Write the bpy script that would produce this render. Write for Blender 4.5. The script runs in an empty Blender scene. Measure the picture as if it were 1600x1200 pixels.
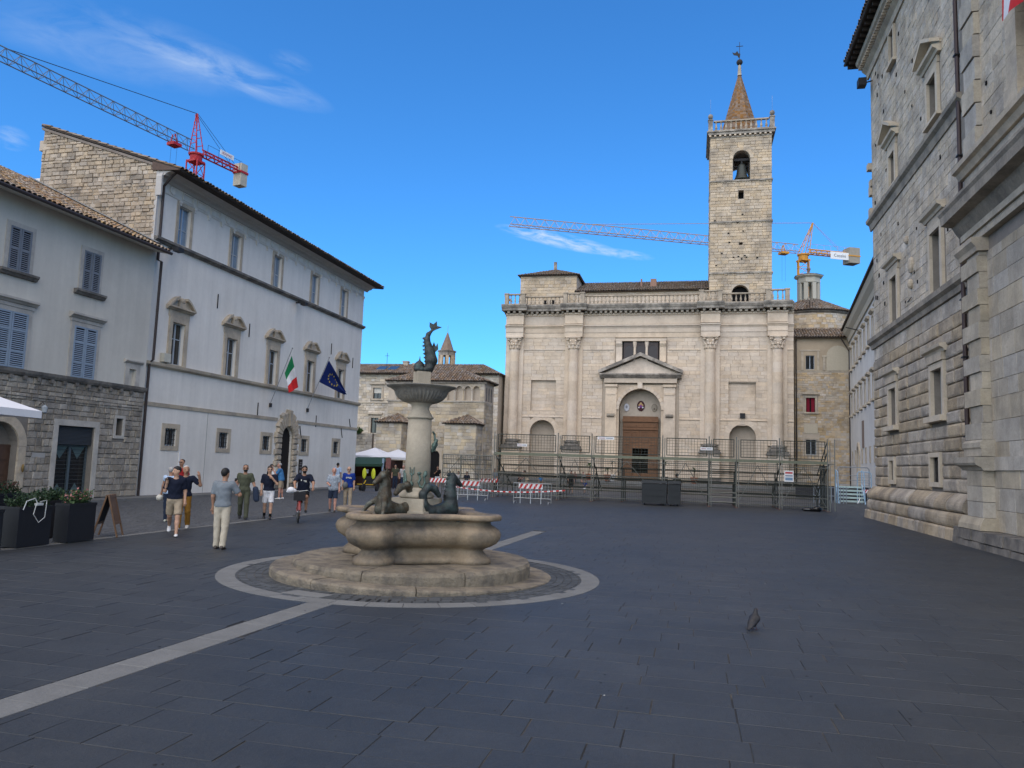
import bpy, math, random
import numpy as np
from mathutils import Vector, Matrix
random.seed(11); rng = random.Random(5)
S = bpy.context.scene; COL = S.collection
PI = math.pi; R = math.radians
# ------------------------------------------------------------ camera
yaw, pit, rol = R(13.35), R(5.95), R(1.92)
FW = Vector((-math.sin(yaw)*math.cos(pit), math.cos(yaw)*math.cos(pit), math.sin(pit)))
RT = Vector((math.cos(yaw), math.sin(yaw), 0)); UP = RT.cross(FW)
CR = RT*math.cos(rol) + UP*math.sin(rol); CU = UP*math.cos(rol) - RT*math.sin(rol)
CAM = Vector((0, 0, 2.1))
cd = bpy.data.cameras.new('camera'); cd.sensor_width = 36; cd.lens = 27.0; cd.clip_end = 3000; cd.clip_start = .1
cam = bpy.data.objects.new('camera', cd); COL.objects.link(cam)
cam.matrix_world = Matrix(((CR.x, CU.x, -FW.x, 0), (CR.y, CU.y, -FW.y, 0), (CR.z, CU.z, -FW.z, 2.1), (0, 0, 0, 1)))
S.camera = cam
def vis(p):                      # rough on-screen size weight of a point, 0 when outside the frame
    d = Vector(p) - CAM; z = d.dot(FW)
    if z < .5: return 0
    x = d.dot(CR)/z*1200; y = d.dot(CU)/z*1200
    return 1/(z*z) if abs(x) < 830 and abs(y) < 630 else 0
# ------------------------------------------------------------ light
SUN_EL, SUN_AZ = 48.0, 191.0     # the light comes from a bright sky behind the photographer, a little to the left (compass degrees, +Y = 0)
W = bpy.data.worlds.new('World'); S.world = W; W.use_nodes = True
nt = W.node_tree; nt.nodes.clear(); N = nt.nodes.new; L = nt.links.new
out = N('ShaderNodeOutputWorld'); bg = N('ShaderNodeBackground'); bg.inputs[1].default_value = .071
sky = N('ShaderNodeTexSky'); sky.sky_type = 'NISHITA'; sky.sun_disc = False
sky.sun_elevation = R(SUN_EL); sky.sun_rotation = R(SUN_AZ); sky.altitude = 200; sky.air_density = 1.0; sky.dust_density = .25; sky.ozone_density = 3.5
hs = N('ShaderNodeMix'); hs.data_type = 'RGBA'; hs.blend_type = 'MULTIPLY'; hs.inputs[0].default_value = 1; hs.inputs[7].default_value = (.25, .66, 1, 1); L(sky.outputs[0], hs.inputs[6])   # the deep azure of a dry clear evening
tc = N('ShaderNodeTexCoord'); nrm = N('ShaderNodeVectorMath'); nrm.operation = 'NORMALIZE'; L(tc.outputs['Generated'], nrm.inputs[0])
def vm(op, a, b=None):
    n = N('ShaderNodeVectorMath'); n.operation = op
    for i, s in enumerate((a, b)):
        if s is None: continue
        if isinstance(s, (tuple, Vector)): n.inputs[i].default_value = s
        else: L(s, n.inputs[i])
    return n
def ma(op, a, b=None, cl=False):
    n = N('ShaderNodeMath'); n.operation = op; n.use_clamp = cl
    for i, s in enumerate((a, b)):
        if s is None: continue
        if isinstance(s, (int, float)): n.inputs[i].default_value = s
        else: L(s, n.inputs[i])
    return n.outputs[0]
# thin clouds: streaks of noise that lie along directions in the sky
acc = None
for (A, B, wd, amt, sc, st) in (
        ((-.690, .585, .432), (-.50, .75, .434), .036, .26, 7, 3), ((-.60, .663, .447), (-.44, .795, .419), .020, .48, 9, 3),
        ((-.235, .926, .299), (-.105, .956, .2735), .0095, 1.15, 24, 4), ((-.12, .953, .274), (-.055, .9625, .2655), .006, .7, 30, 4),
        ((-.475, .752, .459), (-.44, .776, .452), .012, .14, 20, 4), ((-.71, .625, .325), (-.69, .645, .322), .012, .4, 22, 4),
        ((.45, -.6, .55), (-.3, -.75, .5), .06, .6, 7, 5), ((.75, .3, .5), (.8, -.2, .45), .05, .5, 7, 5)):
    A, B = Vector(A).normalized(), Vector(B).normalized(); ax = (B-A); ln = ax.length; ax.normalize(); mid = ((A+B)/2).normalized()
    sd = mid.cross(ax).normalized()
    d = vm('SUBTRACT', nrm.outputs[0], tuple(mid)).outputs[0]
    a = vm('DOT_PRODUCT', d, tuple(ax)).outputs['Value']; s = vm('DOT_PRODUCT', d, tuple(sd)).outputs['Value']
    m = vm('DOT_PRODUCT', nrm.outputs[0], tuple(mid)).outputs['Value']
    q = ma('ADD', ma('POWER', ma('ABSOLUTE', ma('DIVIDE', a, ln*.55)), 2.0), ma('POWER', ma('ABSOLUTE', ma('DIVIDE', s, wd)), 2.0))
    mask = ma('MULTIPLY', ma('SUBTRACT', 1.0, ma('MULTIPLY', q, .8), True), ma('GREATER_THAN', m, .5))
    cm = N('ShaderNodeCombineXYZ'); L(ma('MULTIPLY', a, sc), cm.inputs[0]); L(ma('MULTIPLY', s, sc*st), cm.inputs[1]); cm.inputs[2].default_value = sc
    nz = N('ShaderNodeTexNoise'); nz.inputs['Scale'].default_value = 1.6; nz.inputs['Detail'].default_value = 6; nz.inputs['Roughness'].default_value = .6; nz.inputs['Distortion'].default_value = .5
    L(cm.outputs[0], nz.inputs['Vector'])
    c = ma('MULTIPLY', ma('MULTIPLY', mask, ma('MULTIPLY', ma('SUBTRACT', nz.outputs[0], .36), 3.0, True)), amt)
    acc = c if acc is None else ma('ADD', acc, c, True)
mx = N('ShaderNodeMix'); mx.data_type = 'RGBA'; L(ma('MULTIPLY', acc, .8, True), mx.inputs[0]); L(hs.outputs[2], mx.inputs[6]); mx.inputs[7].default_value = (3.2, 3.7, 4.3, 1)
L(mx.outputs[2], bg.inputs[0]); L(bg.outputs[0], out.inputs[0])
sl = bpy.data.lights.new('sun', 'SUN'); sl.energy = 1.5; sl.angle = R(118); sl.color = (1, .83, .56)
so = bpy.data.objects.new('sun', sl); COL.objects.link(so)
sv = Vector((math.sin(R(SUN_AZ))*math.cos(R(SUN_EL)), math.cos(R(SUN_AZ))*math.cos(R(SUN_EL)), math.sin(R(SUN_EL))))
so.rotation_euler = sv.to_track_quat('Z', 'Y').to_euler(); so.location = sv*200
V = S.view_settings; V.view_transform = 'Standard'; V.look = 'None'; V.gamma = 1; V.use_curve_mapping = False; V.exposure = 1.7
S.cycles.max_bounces = 5; S.cycles.diffuse_bounces = 2; S.cycles.use_denoising = True
# ------------------------------------------------------------ helpers
WL = {}                           # world offset that a thing's parts are measured from
class Fr:                         # a wall's frame: u along the wall, d out of it, z up
    def __init__(s, o, ux, uy): s.o = Vector(o); s.x = Vector(ux).normalized(); s.y = Vector(uy).normalized(); s.neg = s.x.cross(s.y).z < 0
    def P(s, u, d, z): return s.o + s.x*u + s.y*d + Vector((0, 0, z))
ID = Fr((0, 0, 0), (1, 0, 0), (0, 1, 0))
class MB:
    def __init__(s, fr=ID): s.v = []; s.f = []; s.m = []; s.fr = fr; s.k = 0
    def face(s, pts):
        b = len(s.v); s.v += [s.fr.P(*p) for p in pts]; ids = list(range(b, b+len(pts)))
        s.f.append(ids[::-1] if s.fr.neg else ids); s.m.append(s.k)
    def grid(s, rows, closed=False, caps=False):
        b = len(s.v); n = len(rows[0])
        for r in rows: s.v += [s.fr.P(*p) for p in r]
        F = []
        for i in range(len(rows)-1):
            for j in range(n if closed else n-1):
                k = (j+1) % n; F.append([b+i*n+j, b+i*n+k, b+(i+1)*n+k, b+(i+1)*n+j])
        if caps: F.append([b+j for j in range(n)][::-1]); F.append([b+(len(rows)-1)*n+j for j in range(n)])
        for f in F: s.f.append(f[::-1] if s.fr.neg else f); s.m.append(s.k)
    def box(s, u0, u1, d0, d1, z0, z1, tap=0):
        p = [(u0, d0, z0), (u1, d0, z0), (u1, d1, z0), (u0, d1, z0)]; t = tap
        q = [(u0+t, d0+t, z1), (u1-t, d0+t, z1), (u1-t, d1-t, z1), (u0+t, d1-t, z1)]
        s.grid([p, q], True, True); return s
    def prism(s, poly, d0, d1):    # poly in (u, z), counter-clockwise seen from +d ... extruded along d
        a = sum(poly[i][0]*poly[(i+1) % len(poly)][1]-poly[(i+1) % len(poly)][0]*poly[i][1] for i in range(len(poly)))
        if a > 0: poly = poly[::-1]
        s.grid([[(u, d0, z) for u, z in poly], [(u, d1, z) for u, z in poly]], True, True); return s
    def slab(s, poly, z0, z1):     # poly in (u, d)
        a = sum(poly[i][0]*poly[(i+1) % len(poly)][1]-poly[(i+1) % len(poly)][0]*poly[i][1] for i in range(len(poly)))
        if a < 0: poly = poly[::-1]
        s.grid([[(u, d, z0) for u, d in poly], [(u, d, z1) for u, d in poly]], True, True); return s
    def lathe(s, prof, u=0, d=0, seg=16, a0=0, sq=1):
        s.grid([[(u+r*math.cos(a0+2*PI*j/seg), d+r*sq*math.sin(a0+2*PI*j/seg), z) for j in range(seg)] for r, z in prof], True, True); return s
    def tube(s, pts, r, seg=6):
        pts = [Vector(p) for p in pts]; rows = []; n = None
        for i, p in enumerate(pts):
            t = (pts[min(i+1, len(pts)-1)]-pts[max(i-1, 0)]).normalized()
            if n is None: n = t.orthogonal().normalized()
            else: n = (n - t*n.dot(t)).normalized()
            b = t.cross(n); ri = r[i] if isinstance(r, (list, tuple)) else r
            rows.append([tuple(p + (n*math.cos(2*PI*j/seg) + b*math.sin(2*PI*j/seg))*ri) for j in range(seg)])
        s.grid(rows, True, True); return s
    def bar(s, a, b, r, seg=4): return s.tube([a, b], r, seg)
    def ball(s, c, r, seg=10, rings=6):
        rr = r if isinstance(r, tuple) else (r, r, r)
        s.grid([[(c[0]+rr[0]*math.sin(PI*(i+.02)/(rings+.04))*math.cos(2*PI*j/seg), c[1]+rr[1]*math.sin(PI*(i+.02)/(rings+.04))*math.sin(2*PI*j/seg), c[2]-rr[2]*math.cos(PI*(i+.02)/(rings+.04))) for j in range(seg)] for i in range(rings+1)], True, True); return s
    def build(s, name, mats, parent=None, smooth=False, label=None, cat=None, group=None, kind=None):
        if not isinstance(mats, (list, tuple)): mats = [mats]
        if parent is not None: off = WL[parent.name]
        elif s.v:
            a = np.array([tuple(v) for v in s.v]); off = Vector(((a[:, 0].min()+a[:, 0].max())/2, (a[:, 1].min()+a[:, 1].max())/2, a[:, 2].min()))
        else: off = Vector((0, 0, 0))
        me = bpy.data.meshes.new(name); me.from_pydata([tuple(v-off) for v in s.v], [], s.f)
        for m in mats: me.materials.append(m)
        if len(mats) > 1: me.polygons.foreach_set('material_index', s.m)
        if smooth: me.polygons.foreach_set('use_smooth', [True]*len(me.polygons))
        o = bpy.data.objects.new(name, me); COL.objects.link(o)
        if parent is not None: o.parent = parent; WL[o.name] = off
        else: o.location = off; WL[o.name] = off
        return tag(o, label, cat, group, kind)
def tag(o, label=None, cat=None, group=None, kind=None):
    for k, v in (('label', label), ('category', cat), ('group', group), ('kind', kind)):
        if v: o[k] = v
    return o
def thing(name, label, cat, loc=(0, 0, 0), rot=0, group=None, local=False):
    o = bpy.data.objects.new(name, None); COL.objects.link(o); o.empty_display_size = .2
    o.location = loc; o.rotation_euler = (0, 0, rot); WL[o.name] = Vector((0, 0, 0)) if (local or rot) else Vector(loc)
    return tag(o, label, cat, group)
def copy_tree(root, loc=None, rot=None, label=None, parent=None):
    c = root.copy(); COL.objects.link(c); WL[c.name] = WL[root.name]
    if parent is not None: c.parent = parent
    if loc is not None: c.location = loc
    if rot is not None: c.rotation_euler = (0, 0, rot)
    if label: c['label'] = label
    for ch in list(root.children): copy_tree(ch, parent=c)
    return c
def inst(name, me, mat4, parent):  # one more piece that shares a mesh
    o = bpy.data.objects.new(name, me); COL.objects.link(o); o.parent = parent
    o.matrix_basis = Matrix.Translation(-WL[parent.name]) @ mat4; WL[o.name] = Vector((0, 0, 0)); return o
# ------------------------------------------------------------ materials
MATS = {}
def M(name, c, var=.12, sc=1.5, rough=.85, bump=0., bsc=25, isl=0., obr=0., c2=None, c2a=.6, c2s=.6, c2t=.5, streak=0., metal=0., spec=.35, hue=.0):
    if name in MATS: return MATS[name]
    m = bpy.data.materials.new(name); m.use_nodes = True; t = m.node_tree; MATS[name] = m
    b = t.nodes['Principled BSDF']; n = t.nodes.new; l = t.links.new
    b.inputs['Roughness'].default_value = rough; b.inputs['Metallic'].default_value = metal; b.inputs['Specular IOR Level'].default_value = spec
    def math_(op, a, bb, cl=False):
        q = n('ShaderNodeMath'); q.operation = op; q.use_clamp = cl
        for i, x in enumerate((a, bb)):
            if isinstance(x, (int, float)): q.inputs[i].default_value = x
            else: l(x, q.inputs[i])
        return q.outputs[0]
    g = n('ShaderNodeNewGeometry'); pos = g.outputs['Position']
    def noise(scale, det=6, vec=None, ro=.6):
        q = n('ShaderNodeTexNoise'); q.inputs['Scale'].default_value = scale; q.inputs['Detail'].default_value = det; q.inputs['Roughness'].default_value = ro
        l(vec or pos, q.inputs['Vector']); return q.outputs[0]
    col = None; rgb = n('ShaderNodeRGB'); rgb.outputs[0].default_value = (*c, 1); col = rgb.outputs[0]
    if c2:
        mxx = n('ShaderNodeMix'); mxx.data_type = 'RGBA'; f = math_('MULTIPLY', math_('MULTIPLY', math_('SUBTRACT', noise(c2s, 8, ro=.65), c2t-.1), 5., True), c2a)
        l(f, mxx.inputs[0]); l(col, mxx.inputs[6]); mxx.inputs[7].default_value = (*c2, 1); col = mxx.outputs[2]
    val = None
    def mulv(x):
        nonlocal val
        val = x if val is None else math_('MULTIPLY', val, x)
    if var: mulv(math_('ADD', math_('MULTIPLY', math_('SUBTRACT', noise(sc), .5), var*4), 1.)); mulv(math_('ADD', math_('MULTIPLY', math_('SUBTRACT', noise(sc*9, 7, ro=.7), .5), var*3.4), 1.))
    if streak:
        mp = n('ShaderNodeMapping'); mp.inputs['Scale'].default_value = (1.7, 1.7, .09); l(pos, mp.inputs['Vector'])
        mulv(math_('ADD', math_('MULTIPLY', math_('SUBTRACT', noise(1.4, 6, mp.outputs[0]), .5), streak*4), 1.))
    rnd = None
    if isl: rnd = g.outputs['Random Per Island']; mulv(math_('ADD', math_('MULTIPLY', math_('SUBTRACT', rnd, .5), isl*2), 1.))
    if obr: oi = n('ShaderNodeObjectInfo'); rnd = oi.outputs['Random']; mulv(math_('ADD', math_('MULTIPLY', math_('SUBTRACT', rnd, .5), obr*2), 1.))
    if val is not None or hue:
        h = n('ShaderNodeHueSaturation'); l(col, h.inputs['Color'])
        if val is not None: l(val, h.inputs['Value'])
        if hue and rnd is not None:
            r2 = math_('FRACT', math_('MULTIPLY', rnd, 17.3), 0.); l(math_('ADD', math_('MULTIPLY', math_('SUBTRACT', r2, .5), hue*4), 1.), h.inputs['Saturation'])
        col = h.outputs[0]
    l(col, b.inputs['Base Color'])
    if bump:
        bp = n('ShaderNodeBump'); bp.inputs['Strength'].default_value = min(1, bump); bp.inputs['Distance'].default_value = .03 if bump <= 1 else .03*bump
        l(math_('ADD', noise(bsc, 8, ro=.7), math_('MULTIPLY', noise(bsc*.22, 4), 1.5)), bp.inputs['Height']); l(bp.outputs[0], b.inputs['Normal'])
    return m
def MF(name, c, rough=.8, metal=0., spec=.3, var=.08, sc=8): return M(name, c, var=var, sc=sc, rough=rough, metal=metal, spec=spec)
church_st = M('church_travertine', (.61, .505, .39), var=.12, sc=.5, bump=.6, bsc=9, isl=.085, hue=.06, c2=(.33, .265, .20), c2a=.6, c2s=.5, c2t=.55, streak=.04)
church_pc = M('church_travertine_pieces', (.61, .505, .39), var=.12, sc=.5, bump=.6, bsc=9, obr=.085, hue=.06, c2=(.33, .265, .20), c2a=.6, c2s=.5, c2t=.55, streak=.04)
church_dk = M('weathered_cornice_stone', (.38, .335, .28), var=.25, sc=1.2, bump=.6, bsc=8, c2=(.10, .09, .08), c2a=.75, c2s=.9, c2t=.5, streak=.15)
tower_st = M('tower_stone', (.50, .40, .285), var=.14, sc=.7, bump=.8, bsc=6, isl=.13, hue=.07, c2=(.18, .155, .13), c2a=.6, c2s=.5, c2t=.55)
tower_pc = M('tower_stone_pieces', (.50, .40, .285), var=.14, sc=.7, bump=.8, bsc=6, obr=.13, hue=.07, c2=(.18, .155, .13), c2a=.6, c2s=.5, c2t=.55)
gable_st = M('gable_rubble', (.39, .32, .24), var=.2, sc=1.5, bump=1., bsc=7, isl=.22, hue=.1, c2=(.15, .13, .115), c2a=.6, c2s=1.0, c2t=.55)
gable_pc = M('gable_rubble_pieces', (.39, .32, .24), var=.2, sc=1.5, bump=1., bsc=7, obr=.22, hue=.1, c2=(.15, .13, .115), c2a=.6, c2s=1.0, c2t=.55)
house_st = M('house_rubble', (.32, .285, .235), var=.2, sc=2.0, bump=1., bsc=9, isl=.24, hue=.1, c2=(.12, .11, .10), c2a=.6, c2s=1.3, c2t=.54)
house_pc = M('house_rubble_pieces', (.32, .285, .235), var=.2, sc=2.0, bump=1., bsc=9, obr=.24, hue=.1, c2=(.12, .11, .10), c2a=.6, c2s=1.3, c2t=.54)
pal_st = M('palace_stone', (.47, .41, .325), var=.22, sc=1.3, bump=1.4, bsc=9, isl=.10, hue=.10, c2=(.24, .21, .17), c2a=.65, c2s=.9, c2t=.53, streak=.1)
base_pc = M('base_stone_pieces', (.40, .335, .25), var=.2, sc=1.6, bump=1.3, bsc=11, obr=.12, hue=.15, c2=(.20, .17, .135), c2a=.75, c2s=1.1, c2t=.52, streak=.1)
base_st = M('base_stone', (.40, .335, .25), var=.2, sc=1.6, bump=1.3, bsc=11, isl=.12, hue=.15, c2=(.20, .17, .135), c2a=.75, c2s=1.1, c2t=.52, streak=.1)
pal_pc = M('palace_stone_pieces', (.47, .41, .325), var=.22, sc=1.3, bump=1.4, bsc=9, obr=.10, hue=.10, c2=(.24, .21, .17), c2a=.65, c2s=.9, c2t=.53, streak=.1)
trim_st = M('pale_trim_stone', (.47, .395, .295), var=.14, sc=1.6, bump=.5, bsc=14, c2=(.25, .225, .195), c2a=.6, c2s=1.1, c2t=.52)
trim_lt = M('light_window_stone', (.50, .43, .33), var=.12, sc=1.6, bump=.4, bsc=14, c2=(.38, .33, .26), c2a=.5, c2s=1.1, c2t=.54)
balus_st = M('balustrade_stone', (.40, .33, .25), var=.2, sc=1.5, c2=(.22, .19, .15), c2a=.6, c2s=1.)
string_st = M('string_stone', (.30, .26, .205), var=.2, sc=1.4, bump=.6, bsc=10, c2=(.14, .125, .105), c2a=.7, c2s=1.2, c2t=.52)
cobble_m = M('grey_cobbles', (.075, .078, .083), var=.2, sc=2, rough=.7, isl=.16)
dark_st = M('grimy_stone', (.20, .18, .155), var=.22, sc=1.5, bump=.7, bsc=10, c2=(.07, .068, .065), c2a=.75, c2s=1.4, c2t=.5)
mortar = M('mortar', (.19, .17, .145), var=.15, sc=3)
mortar_lt = M('pale_mortar', (.44, .37, .29), var=.12, sc=2)
plaster_pal = M('white_lime_plaster', (.71, .675, .615), var=.04, sc=.45, rough=.9, bump=.15, bsc=14, c2=(.62, .585, .525), c2a=.6, c2s=.3, c2t=.52, streak=.08)
plaster_hou = M('grey_beige_plaster', (.56, .53, .465), var=.04, sc=.5, rough=.9, bump=.1, bsc=14, c2=(.48, .455, .40), c2a=.6, c2s=.3, c2t=.5, streak=.08)
plaster_wht = M('far_white_plaster', (.52, .51, .49), var=.05, sc=.5, rough=.9, c2=(.42, .41, .40), c2a=.5, c2s=.3, streak=.08)
trim_hou = M('house_trim', (.46, .43, .38), var=.10, sc=2, bump=.3, bsc=16, c2=(.27, .255, .235), c2a=.5, c2s=1.5)
tile_m = M('terracotta_tiles', (.26, .165, .105), var=.15, sc=3, rough=.9, isl=.35, hue=.25, c2=(.36, .30, .21), c2a=.75, c2s=1.6, c2t=.5)
tile_p = M('terracotta_tile_pieces', (.26, .165, .105), var=.15, sc=3, rough=.9, obr=.35, hue=.25, c2=(.36, .30, .21), c2a=.75, c2s=1.6, c2t=.5)
tile_d = M('old_brown_tiles', (.165, .12, .09), var=.15, sc=2, rough=.9, isl=.3, hue=.2, c2=(.24, .20, .155), c2a=.6, c2s=.8, c2t=.5)
tile_dp = M('old_brown_tile_pieces', (.165, .12, .09), var=.15, sc=2, rough=.9, obr=.3, hue=.2, c2=(.24, .20, .155), c2a=.6, c2s=.8, c2t=.5)
wood_dk = M('dark_eaves_wood', (.035, .026, .02), var=.2, sc=6)
pipe_m = MF('brown_downpipe', (.045, .035, .033), rough=.55)
black_m = MF('black_void', (.006, .006, .007), rough=.9, var=0)
iron = MF('black_iron', (.02, .02, .022), rough=.6)
glass = MF('window_glass', (.03, .04, .05), rough=.06, spec=.9, var=0)
glass_up = MF('sky_tinted_glass', (.15, .22, .30), rough=.08, spec=.9, var=.2, sc=1.5)  # pale blue base colour paints the reflected sky into the upper panes
glass_dk = MF('dark_glass', (.012, .014, .016), rough=.12, spec=.6, var=0)
sash_m = MF('grey_blue_sash', (.36, .40, .44), rough=.6)
shut_lt = MF('blue_grey_shutter', (.24, .30, .37), rough=.6)
shut_dk = MF('dark_grey_shutter', (.17, .19, .22), rough=.6)
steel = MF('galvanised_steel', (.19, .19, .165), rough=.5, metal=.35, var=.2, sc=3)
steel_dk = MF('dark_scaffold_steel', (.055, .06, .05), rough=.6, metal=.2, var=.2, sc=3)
zinc = MF('bright_zinc_tube', (.42, .44, .45), rough=.4, metal=.6)
white_m = MF('white_paint', (.75, .75, .75), rough=.5, var=.04)
red_m = MF('red_paint', (.50, .025, .02), rough=.5)
wood_m = M('door_wood', (.15, .072, .032), var=.25, sc=3, rough=.6, isl=.15)
wood_br = M('brown_door_wood', (.075, .042, .028), var=.2, sc=5, rough=.6)
canvas = M('white_canvas', (.66, .66, .68), var=.04, sc=2, rough=.9)
green_cv = MF('green_canvas', (.025, .06, .04), rough=.9)
bronze = M('verdigris_bronze', (.035, .040, .040), var=.35, sc=9, rough=.45, metal=.45, bump=.4, bsc=40, c2=(.06, .10, .09), c2a=.5, c2s=6, c2t=.56)
bronze_b = M('worn_bronze', (.050, .038, .024), var=.35, sc=9, rough=.45, metal=.4, bump=.4, bsc=40, c2=(.13, .15, .13), c2a=.6, c2s=7, c2t=.56)
basin_m = M('basin_marble', (.23, .175, .115), var=.16, sc=2.2, rough=.7, bump=.5, bsc=26, c2=(.06, .055, .05), c2a=.85, c2s=1.3, c2t=.54, streak=.2)
step_m = M('fountain_step_stone', (.25, .21, .155), var=.2, sc=3.5, bump=1.5, bsc=42, obr=.12, c2=(.10, .09, .08), c2a=.85, c2s=3.0, c2t=.54)
column_m = M('column_marble', (.36, .31, .235), var=.12, sc=2.5, bump=.25, bsc=30, c2=(.27, .235, .18), c2a=.6, c2s=2.0, c2t=.53)
water_m = MF('basin_water', (.03, .04, .04), rough=.05, spec=.8, var=0)
leafA = M('leaf_green', (.045, .085, .025), var=.3, sc=20, rough=.6, isl=.4)
leafB = M('leaf_dark', (.022, .045, .018), var=.3, sc=20, rough=.6, isl=.4)
leafR = M('leaf_red', (.14, .03, .03), var=.3, sc=20, rough=.6, isl=.4)
leafP = M('petal_pink', (.38, .16, .14), var=.2, sc=20, rough=.6, isl=.3)
terra = M('terracotta_pot', (.32, .10, .05), var=.1, sc=10)
slab_m = M('dark_paving_stone', (.032, .034, .0355), var=.16, sc=1.1, rough=.52, bump=.3, bsc=24, isl=.09, c2=(.021, .025, .030), c2a=.7, c2s=.35, c2t=.5, spec=.4)
slab_p = M('dark_paving_stone_pieces', (.032, .034, .0355), var=.16, sc=1.1, rough=.52, bump=.3, bsc=24, obr=.09, c2=(.021, .025, .030), c2a=.7, c2s=.35, c2t=.5, spec=.4)
joint_m = M('sand_joint', (.085, .075, .06), var=.4, sc=2, c2=(.014, .014, .015), c2a=.97, c2s=1.1, c2t=.46)
strip_m = M('pale_paving_stone', (.135, .136, .132), var=.15, sc=2.5, rough=.8, obr=.08, bump=.3, bsc=30)
sett_m = M('grey_setts', (.052, .055, .057), var=.2, sc=4, rough=.75, isl=.25, bump=.3, bsc=30)
road_m = M('cobbled_road', (.10, .10, .105), var=.2, sc=2, rough=.75, bump=.6, bsc=30)
def mold(mb, u0, u1, prof):
    a = sum(prof[i][0]*prof[(i+1) % len(prof)][1]-prof[(i+1) % len(prof)][0]*prof[i][1] for i in range(len(prof)))
    if a < 0: prof = prof[::-1]
    mb.grid([[(u0, d, z) for d, z in prof], [(u1, d, z) for d, z in prof]], True, True); return mb
def wallfront(mb, u0, u1, z0, z1, holes=(), d=0., rev=.3, back=True):
    """a wall face with real openings; hole = (u0,u1,z0,z1) or (u0,u1,z0,zspring,'a')"""
    hs_ = []
    for h in holes:
        top = h[3]+(h[1]-h[0])/2 if len(h) > 4 else h[3]
        hs_.append((h[0], h[1], h[2], top))
    us = sorted({u0, u1, *[x for h in hs_ for x in h[:2]]}); zs = sorted({z0, z1, *[x for h in hs_ for x in h[2:]]})
    us = [u for u in us if u0-1e-6 <= u <= u1+1e-6]; zs = [z for z in zs if z0-1e-6 <= z <= z1+1e-6]
    for i in range(len(us)-1):
        for j in range(len(zs)-1):
            cu, cz = (us[i]+us[i+1])/2, (zs[j]+zs[j+1])/2
            if any(a < cu < b and c < cz < e for a, b, c, e in hs_): continue
            mb.face([(us[i+1], d, zs[j]), (us[i], d, zs[j]), (us[i], d, zs[j+1]), (us[i+1], d, zs[j+1])])
    for h, (a, b, c, e) in zip(holes, hs_):
        q = d-rev
        if len(h) > 4:
            r = (b-a)/2; zc = h[3]; n = 14; arc = [((a+b)/2+r*math.cos(PI*k/n), zc+r*math.sin(PI*k/n)) for k in range(n+1)]
            for k in range(n):
                p1, p2 = arc[k], arc[k+1]
                mb.face([(p1[0], d, p1[1]), (p2[0], d, p2[1]), (p2[0], d, e+.0), (p1[0], d, e+.0)])
                mb.face([(p1[0], d, p1[1]), (p1[0], q, p1[1]), (p2[0], q, p2[1]), (p2[0], d, p2[1])])
            e2 = zc
        else:
            e2 = e; mb.face([(a, d, e), (b, d, e), (b, q, e), (a, q, e)])
        mb.face([(a, d, c), (a, d, e2), (a, q, e2), (a, q, c)]); mb.face([(b, d, e2), (b, d, c), (b, q, c), (b, q, e2)])
        mb.face([(b, d, c), (a, d, c), (a, q, c), (b, q, c)])
        if back: mb.face([(b, q, c), (a, q, c), (a, q, e), (b, q, e)])
    return mb
def shell(mb, u0, u1, z0, z1, dep, top=True):
    """the sides, back and top behind a wall front at d = 0"""
    D = -dep
    mb.face([(u0, 0, z0), (u0, D, z0), (u0, D, z1), (u0, 0, z1)]); mb.face([(u1, D, z0), (u1, 0, z0), (u1, 0, z1), (u1, D, z1)])
    mb.face([(u0, D, z0), (u1, D, z0), (u1, D, z1), (u0, D, z1)])
    if top: mb.face([(u0, 0, z1), (u0, D, z1), (u1, D, z1), (u1, 0, z1)])
def block_mesh(name, inset, jit, mat, pillow=0, seed=0):
    q = random.Random(seed); mb = MB()
    def ring(k, y, j): return [(-.5+k+q.uniform(-j, j), y, -.5+k+q.uniform(-j, j)), (.5-k+q.uniform(-j, j), y, -.5+k+q.uniform(-j, j)), (.5-k+q.uniform(-j, j), y, .5-k+q.uniform(-j, j)), (-.5+k+q.uniform(-j, j), y, .5-k+q.uniform(-j, j))]
    rows = [ring(0, 0, 0), ring(0, .45, jit), ring(inset, 1+q.uniform(-.1, .1), jit)]
    if pillow: rows = [ring(0, 0, 0), ring(.01, .2, jit), ring(inset, .75, jit), ring(inset+.12, 1., jit)]; rows = [[(math.copysign(.5-(.5-abs(x))*.35, x), y, z) for x, y, z in r] for r in rows]
    rows = [[(x, y, z) for x, y, z in r][::-1] for r in rows]
    mb.grid(rows, True, True)
    me = bpy.data.meshes.new(name); me.from_pydata([tuple(v) for v in mb.v], [], mb.f); me.materials.append(mat); return me
BLK = {}
def blocks(mat, inset, jit, pillow=0):
    k = (mat.name, inset, jit, pillow)
    if k not in BLK: BLK[k] = [block_mesh('stone', inset, jit, mat, pillow, 3+i) for i in range(5)]
    return BLK[k]
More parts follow.
